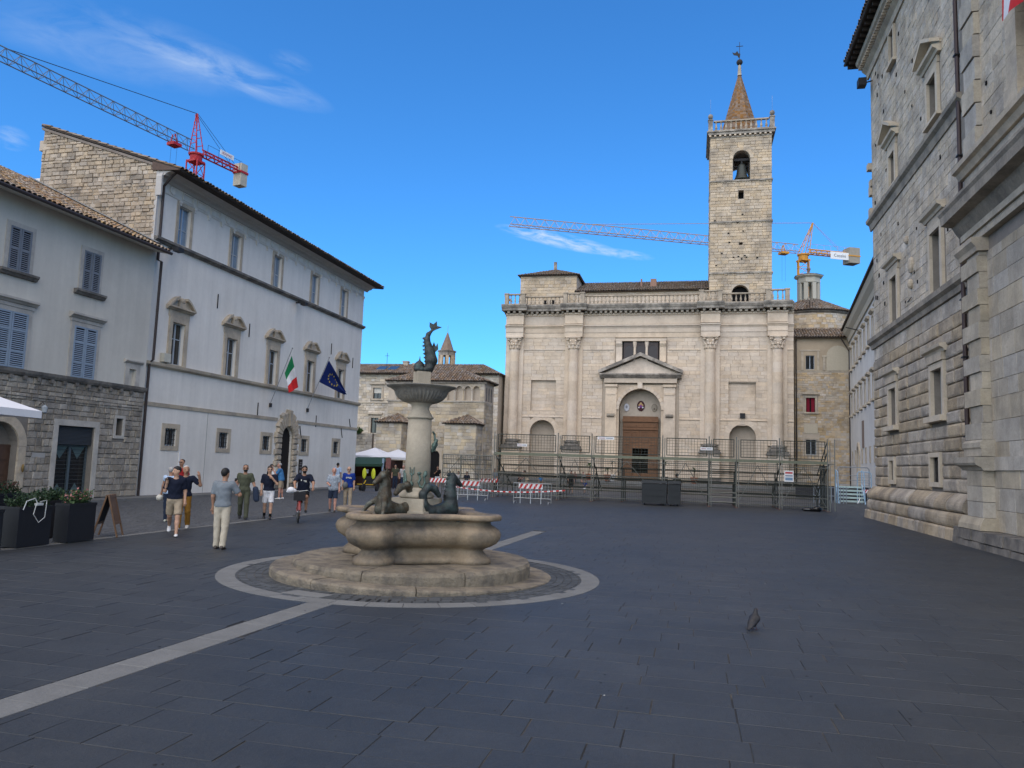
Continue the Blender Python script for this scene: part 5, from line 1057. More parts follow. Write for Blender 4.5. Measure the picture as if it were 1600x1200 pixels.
def rwin(k, ledge=None, ped=False, sw=.24, gr=False, sill=None):
    a, b, c, e = rw[k]; o = window(rp, RF, a, b, c, e, dep=.3, sash=sash_m if not gr else iron, gl=glass if k > 3 else glass_dk, bars=(.45,) if not gr else (), sur=trim_lt, sw=sw, sp=.14 if k < 4 else .12, grille=gr, sill=sill)
    if ledge:
        z = e+sw+.02; m = MB(RF); m.box(a-sw-.02, b+sw+.02, .004, .1 if k > 3 else .2, z, z+.3); m.build('frieze', trim_st, o); z += .302
        m = MB(RF); mold(m, a-.55, b+.55, [(.004, z), (.15, z), (.2, z+.1), (.33, z+.16), (.36, z+.26), (.004, z+.32)]); m.build('cornice', trim_lt, o); z += .322
        if ped: m = MB(RF); c_ = (a+b)/2; m.prism([(a-.6, z), (b+.6, z), (b+.6, z+.1), (c_, z+.72), (a-.6, z+.1)], .004, .10); m.prism([(a-.62, z+.02), (c_, z+.60), (c_, z+.76), (a-.62, z+.17)], .1, .46); m.prism([(c_, z+.60), (b+.62, z+.02), (b+.62, z+.17), (c_, z+.76)], .1, .46); m.build('window_pediment', trim_lt, o)
for k in (0, 1): rwin(k, True, sill=(.22, .32))
for k in (2, 3): rwin(k, gr=True, sw=.18)
for k in (4, 5): rwin(k, True, sill=None)
for k in (6, 7): rwin(k, True, ped=True, sill=(.12, .2))
for k in (8, 9): rwin(k, sw=.12, sill=(.12, .2))
# eaves and cornice at the top
m = MB(RF); mold(m, U0, U1+.45, [(0, 23.5), (.1, 23.5), (.15, 23.8), (.32, 23.95), (.4, 24.15), (.62, 24.3), (.66, 24.5), (0, 24.5)]); m.build('cornice', trim_st, rp)
u = U0
while u < U1+.3: m = MB(RF); m.box(u, u+.12, .33, .55, 24.02, 24.14); m.build('dentil', trim_st, rp); u += .26
m = MB(RF); m.box(U0, U1+1.1, -.5, 1.02, 24.72, 24.84); m.build('eaves_board', wood_dk, rp)
u = U0+.2
while u < U1+1: m = MB(RF); m.box(u, u+.14, -.3, .95, 24.52, 24.715); m.build('rafter_end', wood_dk, rp); u += .55
m = MB(RF); m.tube([(U0, 1.08, 24.78), (U1+1.1, 1.08, 24.78)], .08, 6); m.build('gutter', pipe_m, rp)
tile_roof(rp, [(RX0-1.08, U0, 24.9), (RX0-1.08, U1+1.1, 24.9), (RX0+6, U1+1.1, 27.5), (RX0+6, U0, 27.5)], tile_dp, tile_d, .28, .5, 0, seed=21)
m = MB(RF); m.box(U1-.75, U1-.25, .35, .75, 22.7, 23.1); m.bar((U1-.5, 0, 23.0), (U1-.5, .4, 22.9), .04); m.build('floodlight', iron, rp)
m = MB(RF); m.tube([(28.66, .2, 24.6), (28.66, .16, 16), (28.66, .16, 3.3)], .075, 8); m.build('downpipe', MF('dark_red_pipe', (.05, .032, .03), rough=.5), rp)
for z in (3.5, 6.2, 8.2, 10.8, 13.3, 17, 20): m = MB(RF); m.box(28.54, 28.78, .02, .26, z, z+.05); m.build('pipe_clip', iron, rp)
q = random.Random(3)
for k in range(46):
    u, z = q.uniform(29.2, 42), q.choice((q.uniform(9.6, 14.6), q.uniform(15.9, 23)))
    if any(a-.5 < u < b+.5 and c-.5 < z < e+1.2 for a, b, c, e in rw): continue
    s = q.uniform(.05, .09); m = MB(RF); m.box(u, u+s*1.5, .0, .05, z, z+s*2.2); m.build('putlog_hole', black_m, rp)
for u, z, r in ((35.4, 11.2, .3), (35.5, 10.4, .18), (36.0, 12.5, .16)): m = MB(RF); m.ball((u, .06, z), (r, .14, r*1.2), 9, 6); m.build('carved_boss', trim_st, rp)
for z, h, d in ((15.7, .5, .35), (14.9-1.4+3.4, .5, .3), (17.3, .45, .25), (18.3, .35, .5)): m = MB(RF); m.box(U1-.02, U1+.38, -.5, d*.4, z, z+h); m.build('corner_ornament', trim_st, rp)
m = MB(RF); m.bar((36.2, .02, 9.75), (35.2, .12, 9.75), .02); m.build('cable_bracket', iron, rp)
# ------------------------------------------------------------ the projecting pavilion at the right edge
pvl = thing('pavilion_front', 'projecting ashlar front with quoined pilaster and heavy cornice at right edge', 'building', (8.9, 22, 0))
ash_p = M('ashlar_pieces', (.40, .355, .285), var=.16, sc=1.6, bump=.6, bsc=14, obr=.12, hue=.15, c2=(.26, .235, .195), c2a=.6, c2s=1.1, c2t=.5, streak=.12); ash_m = M('ashlar', (.40, .355, .285), var=.16, sc=1.6, bump=.6, bsc=14, isl=.12, hue=.15, c2=(.26, .235, .195), c2a=.6, c2s=1.1, c2t=.5, streak=.12)
V0, V1 = 12.0, 28.45
m = MB(RF); m.box(V0, V1, -13, .12, 0, 10.2); m.box(V0, V1, -13, .12, 11.3, 25.5); m.build('wall_core', mortar, pvl)
stone_field(RF, V0+4, 27.0, courses(.55, 9.3, .52, .72, 5), (.7, 1.3), [], pvl, ash_p, ash_m, 160, dep=(.015, .03), gap=.007, inset=.012, jit=.006, d0=.12, seed=111)
stone_field(RF, V0+4, 27.0, courses(12.7, 25.2, .35, .5, 6), (.5, 1.1), [(20.0, 23.9, 13, 17.0)], pvl, pal_pc, pal_st, 160, dep=(.01, .03), gap=.006, inset=.03, jit=.015, d0=.12, seed=112)
z = 3.35; k = 0
while z < 9.2:
    h = .53; w = 0 if k % 2 == 0 else .24
    m = MB(RF); m.box(26.5, 27.55+(.42 if k % 2 == 0 else .0), .12, .44-(.0 if k % 2 == 0 else .06), z+.008, min(z+h-.008, 9.3), tap=0); m.build('quoin', ash_p, pvl); z += h; k += 1
m = MB(RF); mold(m, 26.38, 28.05, [(.1, 9.31), (.46, 9.31), (.50, 9.45), (.62, 9.6), (.62, 9.75), (.1, 9.75)]); m.build('pilaster_capital', trim_st, pvl)
z = 12.72; k = 0
while z < 24:
    h = .78; m = MB(RF); m.box(26.55, 27.6+(.0 if k % 2 else .1), .12, .36-(.05 if k % 2 else 0), z+.015, z+h-.03); m.build('quoin', ash_p, pvl); z += h; k += 1
m = MB(RF); m.box(26.35, 27.8, .12, .50, .95, 2.38); 
for z0, z1 in ((.95, 1.42), (1.43, 1.9), (1.91, 2.38)): m = MB(RF); m.box(26.4, 27.75, .12, .50, z0, z1-.006); m.build('pedestal_stone', ash_p, pvl)
m = MB(RF); mold(m, 26.25, 28.15, [(.1, 2.385), (.5, 2.385), (.56, 2.48), (.7, 2.55), (.74, 2.62), (.74, 2.8), (.1, 2.82)]); m.build('pedestal_cap', ash_p, pvl)
m = MB(RF); mold(m, 26.3, 27.9, [(.1, 2.83), (.52, 2.83), (.52, 3.05), (.56, 3.1), (.56, 3.25), (.46, 3.34), (.1, 3.34)]); m.build('pilaster_base', ash_p, pvl)
m = MB(RF); m.box(V0, 26.3, .12, .2, 2.4, 2.8); m.build('dado_band', ash_p, pvl)
m = MB(RF); mold(m, 26.2, 28.2, [(.1, .56), (.66, .56), (.64, .72), (.52, .94), (.1, .94)]); m.build('pedestal_foot', ash_p, pvl)
q = random.Random(9); u = 17.0
while u < 28.6:
    w = q.uniform(.5, .95); e = min(u+w, 28.7)
    for z0, z1 in ((-.02, .2+q.uniform(-.02, .02)), (.22, .54)):
        j = q.uniform(-.02, .02); m = MB(RF); m.box(u+.008, e-.008, .1, .68+j, z0, z1, tap=.012); m.build('plinth_stone', dark_st, pvl)
    u = e
m = MB(RF); m.box(V0, 28.0, .1, .32, 9.76, 10.0); m.box(V0, 28.05, .1, .40, 10.01, 10.22); m.build('architrave', ash_p, pvl)
m = MB(RF); mold(m, V0, 28.3, [(.0, 10.23), (.35, 10.23), (.5, 10.45), (.58, 10.62), (.92, 10.68), (.95, 10.95), (1.02, 11.05), (1.02, 11.14), (.0, 11.3)]); m.build('cornice', string_st, pvl)
m = MB(RF); m.box(V0, 28.0, .1, .25, 11.3, 12.2); m.build('attic_band', ash_p, pvl)
m = MB(RF); mold(m, V0, 28.2, [(.1, 12.21), (.35, 12.21), (.45, 12.4), (.58, 12.45), (.6, 12.62), (.1, 12.7)]); m.build('string_course', trim_st, pvl)
for a, b_ in ((22.95, 23.7), (20.2, 20.85)):
    m = MB(RF); m.box(a-.1, b_+.1, .12, .5, 12.72, 13.2); m.build('window_column_foot', trim_st, pvl)
    z = 13.2
    while z < 16.3: m = MB(RF); m.box(a, b_, .12, .45, z, z+1.0-.01); m.build('window_column', trim_st, pvl); z += 1.0
m = MB(RF); mold(m, 19.9, 23.95, [(.1, 16.21), (.5, 16.21), (.7, 16.5), (.7, 16.7), (.1, 16.8)]); m.build('window_cornice', trim_st, pvl)
m = MB(RF); m.box(20.85, 22.5, .12, .16, 13.2, 16.2); m.build('window_opening', glass_dk, pvl)
for z in (3.6, 4.9, 6.3, 7.6): m = MB(RF); m.box(21.0, 22.9, .14, .34, z, z+.62); m.build('bossed_jamb', ash_p, pvl)
for u, z, s in ((26.9, 14.1, .05), (26.0, 14.6, .06), (25.0, 19.5, .1), (25.7, 13.5, .05)): m = MB(RF); m.box(u, u+s*1.6, .13, .18, z, z+s*2); m.build('putlog_hole', black_m, pvl)
fl3 = thing('palace_flag', 'corner of a red and white flag hanging high on the right pavilion', 'flag', (8.6, 22.6, 16))
m = MB(); m.tube([(8.95, 22.5, 16.9), (8.15, 22.5, 17.9)], .03); m.build('pole', MF('grey_pole', (.3, .31, .32)), fl3)
cloth(fl3, [(8.3, 22.55, 17.7), (8.25, 22.6, 14.75), (8.15, 20.5, 14.2), (8.15, 20.5, 17.0)], [('red_band', fr_, 0, .05), ('white_band', fw, .05, .34), ('red_band', fr_, .34, 1)], nu=30, amp=.10)
# ------------------------------------------------------------ distance-field modelling (bodies, bronzes)
def cap(A, B, ra, rb=None, sx=1., sy=1.):
    A = np.array(A, float); B = np.array(B, float); rb = ra if rb is None else rb; sc = np.array([sx, sy, 1.])
    def f(P):
        a = A/sc; b = B/sc; ba = b-a; q_ = P/sc-a; t = np.clip((q_@ba)/max(1e-9, ba@ba), 0, 1)
        return np.linalg.norm(q_-t[:, None]*ba, axis=1)-(ra+(rb-ra)*t)
    f.lo = np.minimum(A-ra*sc*1.05, B-rb*sc*1.05); f.hi = np.maximum(A+ra*sc*1.05, B+rb*sc*1.05); return f
def ell(c, r, rot=0.):
    c = np.array(c, float); r = np.array(r, float); cs, sn = math.cos(rot), math.sin(rot)
    def f(P):
        q_ = P-c
        if rot: q_ = np.stack([q_[:, 0]*cs+q_[:, 1]*sn, -q_[:, 0]*sn+q_[:, 1]*cs, q_[:, 2]], 1)
        k = np.linalg.norm(q_/r, axis=1); return (k-1)*r.min()
    m = max(r[0], r[1]); f.lo = c-np.array([m, m, r[2]]); f.hi = c+np.array([m, m, r[2]]); return f
def surfnet(v, lo, h):
    s = v < 0; c = [(i, j, k) for i in (0, 1) for j in (0, 1) for k in (0, 1)]; n = [d-1 for d in v.shape]
    sl_ = lambda o, a: a[o[0]:o[0]+n[0], o[1]:o[1]+n[1], o[2]:o[2]+n[2]]
    cnt = sum(sl_(o, s).astype(np.int8) for o in c); mask = (cnt > 0) & (cnt < 8); I = np.argwhere(mask)
    if not len(I): return np.zeros((0, 3)), []
    acc_ = np.zeros((len(I), 3)); num = np.zeros(len(I))
    for a in c:
        for ax in range(3):
            if a[ax]: continue
            b = list(a); b[ax] = 1; va = v[tuple((I+np.array(a)).T)]; vb = v[tuple((I+np.array(b)).T)]; x = (va < 0) != (vb < 0)
            t = np.where(x, va/np.where(x, va-vb, 1), 0); p = np.array(a, float)[None]+t[:, None]*(np.array(b)-np.array(a))[None]
            acc_ += np.where(x[:, None], p, 0); num += x
    V_ = (I+acc_/num[:, None])*h+lo; idx = -np.ones(mask.shape, int); idx[mask] = np.arange(len(I)); F = []
    for ax in range(3):
        o1, o2 = (ax+1) % 3, (ax+2) % 3; sl0 = [slice(None)]*3; sl1 = [slice(None)]*3; sl0[ax] = slice(0, -1); sl1[ax] = slice(1, None)
        d = s[tuple(sl0)] != s[tuple(sl1)]; E = np.argwhere(d); E = E[(E[:, o1] > 0) & (E[:, o2] > 0) & (E[:, o1] < n[o1]) & (E[:, o2] < n[o2])]
        def g_(da, db): q_ = E.copy(); q_[:, o1] -= da; q_[:, o2] -= db; return idx[tuple(q_.T)]
        Q = np.stack([g_(1, 1), g_(0, 1), g_(0, 0), g_(1, 0)], 1); fl = ~s[tuple(E.T)]; Q[fl] = Q[fl][:, ::-1]; F.append(Q[(Q >= 0).all(1)])
    return V_, np.concatenate(F).tolist()
def sdf_mesh(prims, h, k=.03, cut=(), infl=0., fold=0.):
    lo = np.min([p.lo for p in prims], 0)-infl-2.5*h; hi = np.max([p.hi for p in prims], 0)+infl+2.5*h
    n = np.ceil((hi-lo)/h).astype(int)+1; ax = [lo[i]+h*np.arange(n[i]) for i in range(3)]
    P = np.stack(np.meshgrid(*ax, indexing='ij'), -1).reshape(-1, 3); d = None
    for p in prims:
        e = p(P)-infl
        if d is None: d = e
        else: hh = np.clip(.5+.5*(d-e)/k, 0, 1); d = d+(e-d)*hh-k*hh*(1-hh)
    if fold: x_, y_, z_ = P.T; d = d-fold*(np.sin(19*z_+23*x_+2.2*np.sin(13*x_+9*y_+5*z_))+.8*np.sin(31*x_-27*y_+8*z_+2.5*np.sin(11*z_+6*x_))+.5*np.sin(47*z_-33*x_+29*y_))
    for cu in cut: d = np.maximum(d, cu(P))
    return surfnet(d.reshape(n), lo, h)
def np_obj(name, V_, F, mats, parent, extra=None, smooth=True, off=None, label=None):
    mats = mats if isinstance(mats, (list, tuple)) else [mats]; v = [tuple(x) for x in V_]; f = list(F); mi = [0]*len(f)
    if off is not None: v = [(a-off[0], b-off[1], c-off[2]) for a, b, c in v]
    if extra is not None: b = len(v); v += [tuple(x) for x in extra.v]; f += [[b+i for i in q_] for q_ in extra.f]; mi += extra.m
    me = bpy.data.meshes.new(name); me.from_pydata(v, [], f)
    for m in mats: me.materials.append(m)
    if len(mats) > 1: me.polygons.foreach_set('material_index', mi)
    if smooth: me.polygons.foreach_set('use_smooth', [True]*len(me.polygons))
    o = bpy.data.objects.new(name, me); COL.objects.link(o); o.parent = parent; WL[o.name] = WL[parent.name] if parent else Vector((0, 0, 0))
    if label: o['label'] = label
    return o
# ------------------------------------------------------------ the fountain
fo = thing('fountain', 'weathered marble fountain with lobed basin, column, upper dish and bronze sea horses', 'fountain', (FX, FY, 0))
VR = Vector((.939, .343, 0)); VFW = Vector((-.343, .939, 0))       # right and away as the photographer stands
def step_ring(R0, R1, zt, zb, n, a_off, gap=.009):
    for k in range(n):
        a0, a1 = a_off+2*PI*k/n+gap/R1, a_off+2*PI*(k+1)/n-gap/R1; m = 10; rows = []
        dz = rng.uniform(-.004, .004)
        def P(r, a, z): return (FX+r*math.cos(a), FY+r*math.sin(a), z)
        ring_ = []
        for r, f in ((R1, -1), (R1+.006, .55), (R1+.002, .8), (R1-.035, 1), (R0, 1), (R0, -1)):
            ring_.append((r, f))
        for i in range(m+1):
            a = a0+(a1-a0)*i/m; z1 = zt(a)+dz; j = rng.uniform(-.006, .006)
            rows.append([P(r+(j if r > R0 else 0), a, zb if f < 0 else zb+(z1-zb)*f) for r, f in ring_][::-1])
        mb = MB(); mb.grid(rows, True, True); mb.build('step_stone', step_m, fo)
la = math.atan2(VR.y, VR.x)
step_ring(1.72, 2.60, lambda a: .095-.075*math.cos(a-la), -.03, 9, .2)
step_ring(1.15, 2.20, lambda a: .285, .0, 8, .75); m = MB(); m.lathe([(1.2, 0), (1.2, .27)], FX, FY, 32); m.build('step_core', step_m, fo)
PH = math.atan2(-VFW.y, -VFW.x)                  # direction from the fountain towards the photographer
CA = [PH-R(34)+k*PI/2 for k in range(4)]         # the basin's four lobed corners
def rb(th, s=1.15, dl=1.36, rl=.42, sh=0.):
    c, q_ = math.cos(th), math.sin(th); best = 0
    a = (th-CA[0]+PI/4) % (PI/2)-PI/4             # angle from nearest corner
    r1 = s/math.cos(PI/4-abs(a)); r1 = min(r1, s*1.2)
    x = dl*math.cos(a); disc = rl*rl-(dl*math.sin(a))**2
    r2 = x+math.sqrt(disc) if disc > 0 else 0
    return max(r1, r2) + sh, (1 if r2 > r1 else 0)
# height, then how far the straight sides, the lobes' radius and the lobes' centres move from the widest outline
prof = [(.285, -.20, -.07, -.10), (.36, -.20, -.07, -.10), (.40, -.23, -.09, -.11), (.44, -.29, -.13, -.13), (.52, -.33, -.18, -.15), (.56, -.27, -.15, -.12), (.60, -.15, -.09, -.07), (.66, -.05, -.03, -.02), (.74, .0, .0, .0), (.82, .02, .015, .0), (.89, .0, -.01, -.01), (.94, -.06, -.05, -.04), (.98, -.13, -.10, -.07), (1.03, -.15, -.12, -.08), (1.055, -.10, -.07, -.05), (1.07, .0, .0, .0), (1.09, .09, .04, -.03), (1.14, .095, .045, -.03), (1.16, .07, .02, -.03), (1.17, -.04, -.02, -.01), (1.165, -.22, -.10, -.12), (1.13, -.27, -.12, -.16), (.9, -.30, -.14, -.18)]
NB = 288; m = MB(); rows = []
for z, of, orl, od in prof:
    row = []
    for j in range(NB):
        th = 2*PI*j/NB; f_ = lambda t: rb(t, 1.15+of, 1.36+od, .42+orl)
        r, lobe = f_(th); r = (f_(th-.009)[0]+2*r+f_(th+.009)[0])/4
        gad = .014*abs(math.sin(th*30)) if lobe and .56 < z < .72 else 0
        row.append((FX+(r-gad)*math.cos(th), FY+(r-gad)*math.sin(th), z))
    rows.append(row)
m.grid(rows, True, True); basin = m.build('basin', basin_m, fo, smooth=True)
m = MB(); m.slab([(FX+(rb(2*PI*j/96)[0]-.285)*math.cos(2*PI*j/96), FY+(rb(2*PI*j/96)[0]-.285)*math.sin(2*PI*j/96)) for j in range(96)], 1.03, 1.075); m.build('water', water_m, fo)
sq = [(FX+.36*math.cos(PH-R(31)+k*PI/2+PI/4)*1.41, FY+.36*math.sin(PH-R(31)+k*PI/2+PI/4)*1.41) for k in range(4)]
m = MB(); m.slab(sq, 1.0, 1.40); m.build('column_plinth', column_m, fo)
m = MB(); m.slab([(FX+(x-FX)*1.12, FY+(y-FY)*1.12) for x, y in sq], .95, 1.17); m.build('plinth_foot', column_m, fo)
m = MB(); m.lathe([(.30, 1.405), (.335, 1.42), (.34, 1.46), (.30, 1.50), (.27, 1.53), (.275, 1.56), (.245, 1.60)], FX, FY, 32); m.build('column_base', column_m, fo, smooth=True)
m = MB(); m.lathe([(.242, 1.60), (.24, 2.2), (.226, 2.9)], FX, FY, 32); m.build('column', column_m, fo, smooth=True)
m = MB(); m.lathe([(.226, 2.90), (.262, 2.915), (.266, 2.94), (.23, 2.96), (.23, 2.98), (.19, 3.04), (.165, 3.10), (.18, 3.17), (.25, 3.215), (.25, 3.23)], FX, FY, 32); m.build('column_neck', column_m, fo, smooth=True)
m = MB(); rows = []
for r, z, g_ in ((.16, 3.20, 0), (.25, 3.205, .5), (.35, 3.235, 1), (.43, 3.285, 1), (.49, 3.35, 1), (.51, 3.40, .5), (.525, 3.44, 0), (.60, 3.49, 0), (.668, 3.515, 0), (.675, 3.535, 0), (.64, 3.54, 0), (.5, 3.50, 0), (.2, 3.45, 0)):
    rows.append([(FX+(r-.05*g_*abs(math.sin(20*2*PI*j/160))**1.5)*math.cos(2*PI*j/160), FY+(r-.05*g_*abs(math.sin(20*2*PI*j/160))**1.5)*math.sin(2*PI*j/160), z) for j in range(160)])
m.grid(rows, True, True); m.build('upper_dish', M('dish_marble', (.27, .245, .205), var=.2, sc=3, rough=.7, bump=.3, bsc=30, c2=(.10, .095, .088), c2a=.8, c2s=3, c2t=.5, streak=.1), fo, smooth=True)
FB = Fr(Vector((FX, FY, 0))+VR*.0, tuple(VR), tuple(-VFW))
blk = Fr((FX, FY, 0), (math.cos(la+R(20)), math.sin(la+R(20)), 0), (math.sin(la+R(20)), -math.cos(la+R(20)), 0))
m = MB(blk); m.box(-.135, .135, -.135, .135, 3.44, 3.82, tap=.006); m.build('fish_pedestal', column_m, fo)
def wp(x, y, z): p = Vector((FX, FY, 0))+VR*x+VFW*y; return (p.x, p.y, z)
pr = [ell(wp(.08, -.02, 3.87), (.10, .09, .06)), cap(wp(.06, -.08, 3.86), wp(.14, -.05, 3.9), .05, .07), cap(wp(.13, 0, 3.88), wp(.165, 0, 4.05), .085, .115), cap(wp(.165, 0, 4.05), wp(.13, 0, 4.22), .115, .10), cap(wp(.13, 0, 4.22), wp(.09, .0, 4.34), .095, .07),
      cap(wp(.09, 0, 4.34), wp(.065, 0, 4.46), .07, .055), cap(wp(.065, 0, 4.46), wp(.085, 0, 4.56), .055, .04), cap(wp(.085, 0, 4.56), wp(.17, 0, 4.66), .04, .022)]
V_, F = sdf_mesh(pr, .011, .03); np_obj('bronze_fish', V_, F, bronze, fo, off=WL[fo.name])
m = MB(FB)
for poly in ([(.10, 4.72), (.16, 4.62), (.22, 4.66), (.34, 4.715), (.25, 4.735), (.24, 4.83), (.175, 4.765), (.10, 4.80)], [(.14, 4.22), (.20, 4.40), (.24, 4.33), (.275, 4.40), (.29, 4.28), (.22, 4.20)], [(.16, 4.3), (.20, 4.42), (.235, 4.34)]): m.prism(poly, -.018, .018)
for k in range(7): z = 4.0+k*.075; x = .075-.012*k+(.02 if k > 4 else 0); m.prism([(x-.02, z), (x-.055, z+.03), (x-.01, z+.06)], -.012, .012)
m.build('fish_fin', bronze, fo)
pr = [ell(wp(-.06, -.02, 3.92), (.10, .10, .11)), cap(wp(-.06, -.02, 4.0), wp(-.055, -.02, 4.12), .02, .008), cap(wp(-.12, -.06, 3.86), wp(.0, -.08, 3.86), .045)]
V_, F = sdf_mesh(pr, .012, .03); np_obj('bronze_shell', V_, F, bronze, fo, off=WL[fo.name])
def seahorse(px, py, fdir, z0, mat, legs=True):
    fv = Vector(fdir).normalized(); rv = Vector((fv.y, -fv.x, 0)); o = Vector((FX, FY, 0))+VR*px+VFW*py
    K = .80; cs = lambda A, B, ra, rb: cap(A, B, ra*K, rb*K)
    def w(x, y, z): p = o+rv*x*K+fv*y*K; return (p.x, p.y, z0+z*K*1.06)
    P = [cs(w(0, .10, .16), w(0, .06, .46), .19, .155), cs(w(0, .06, .46), w(0, .07, .72), .15, .115), cs(w(0, .07, .72), w(0, .13, .86), .115, .095), cs(w(0, .12, .88), w(0, .26, .79), .100, .068), cs(w(0, .26, .79), w(0, .37, .71), .066, .056),
         cs(w(.05, .08, .95), w(.065, .07, 1.06), .028, .008), cs(w(-.05, .08, .95), w(-.065, .07, 1.06), .028, .008), cs(w(0, 0, .2), w(0, -.3, .13), .18, .15)]
    for k in range(6): P.append(cs(w(0, -.01-.02*k*.2, .95-.08*k), w(0, -.09-.01*k, .92-.085*k), .035, .012))
    for s in (-1, 1) if legs else (): P += [cs(w(s*.11, .14, .38), w(s*.27, .30, .24), .075, .055), cs(w(s*.27, .30, .24), w(s*.36, .42, .03), .052, .04), cs(w(s*.36, .42, .03), w(s*.44, .52, -.03), .045, .02), cs(w(s*.36, .42, .03), w(s*.34, .54, -.03), .045, .02)]
    co = [(0, -.3, .13), (0, -.52, .13), (0, -.72, .27), (0, -.76, .50), (0, -.62, .66), (.03, -.44, .62), (.06, -.33, .48)]; rr = [.15, .13, .105, .09, .085, .08, .06]
    for k in range(6): P.append(cs(w(*co[k]), w(*co[k+1]), rr[k], rr[k+1]))
    V_, F = sdf_mesh(P, .016, .035); return np_obj('bronze_sea_horse', V_, F, mat, fo, off=WL[fo.name])
seahorse(-.54, -.60, tuple(-VR*.72-VFW*.69), 1.08, bronze_b); seahorse(.60, -.02, tuple(VR*.80+VFW*.60), 1.06, bronze, False)
# bronze ornaments on the foot of the column
def orn(pts, r): return [cap(a, b, r) for a, b in zip(pts[:-1], pts[1:])]
def on_col(a, z, r=.252): t = PH+a; return (FX+r*math.cos(t), FY+r*math.sin(t), z)
P = [ell(on_col(-.45, 1.66), (.045, .045, .05))]+orn([on_col(-.45, 1.7), on_col(-.45, 1.94)], .012)+orn([on_col(-.62, 1.98), on_col(-.60, 1.86), on_col(-.45, 1.83), on_col(-.30, 1.86), on_col(-.28, 1.98)], .010)
P += orn([on_col(.10, 1.86), on_col(.22, 1.76), on_col(.10, 1.70), on_col(.25, 1.62), on_col(.45, 1.60), on_col(.6, 1.7), on_col(.5, 1.82), on_col(.7, 1.9)], .020)+[ell(on_col(.12, 1.87), (.04, .04, .03)), ell(on_col(.62, 1.86), (.04, .04, .06))]
P += orn([on_col(-1.15, 1.85), on_col(-1.0, 1.72), on_col(-1.2, 1.6), on_col(-1.4, 1.75), on_col(-1.5, 1.9)], .022)
V_, F = sdf_mesh(P, .010, .015); np_obj('bronze_ornament', V_, F, M('green_verdigris', (.10, .15, .125), var=.3, sc=10, rough=.6, metal=.3, c2=(.05, .06, .055), c2a=.6, c2s=8), fo, off=WL[fo.name])
P = orn([on_col(1.3, 2.30, .27), on_col(1.15, 2.40, .31), on_col(1.3, 2.50, .34), on_col(1.5, 2.42, .33), on_col(1.45, 2.32, .29)], .03)+[ell(on_col(1.3, 2.4, .30), (.05, .05, .06))]+orn([on_col(1.35, 2.5, .31), on_col(1.5, 2.62, .29), on_col(1.3, 2.66, .27)], .02)
V_, F = sdf_mesh(P, .010, .015); np_obj('bronze_ornament', V_, F, MATS['green_verdigris'], fo, off=WL[fo.name])
# ------------------------------------------------------------ people
def cloth_m(name, c): return M('cloth_'+name, c, var=.10, sc=12, rough=.92, bump=.35, bsc=18, spec=.15)
SKIN = [M('skin_light', (.42, .25, .17), var=.05, sc=20, rough=.6), M('skin_tan', (.30, .165, .105), var=.05, sc=20, rough=.6), M('skin_pink', (.44, .23, .17), var=.05, sc=20, rough=.6)]
HAIR = dict(black=M('hair_black', (.008, .007, .007), var=.2, sc=40, rough=.6), brown=M('hair_brown', (.03, .018, .011), var=.2, sc=40, rough=.6), grey=M('hair_grey', (.30, .29, .28), var=.2, sc=40, rough=.7), white=M('hair_white', (.52, .52, .5), var=.15, sc=40, rough=.7))
EYE = MF('eye_dark', (.01, .008, .008), rough=.3); LIP = MF('lip', (.22, .09, .075), rough=.6); LENS = MF('sunglasses', (.006, .006, .007), rough=.15, spec=.6)
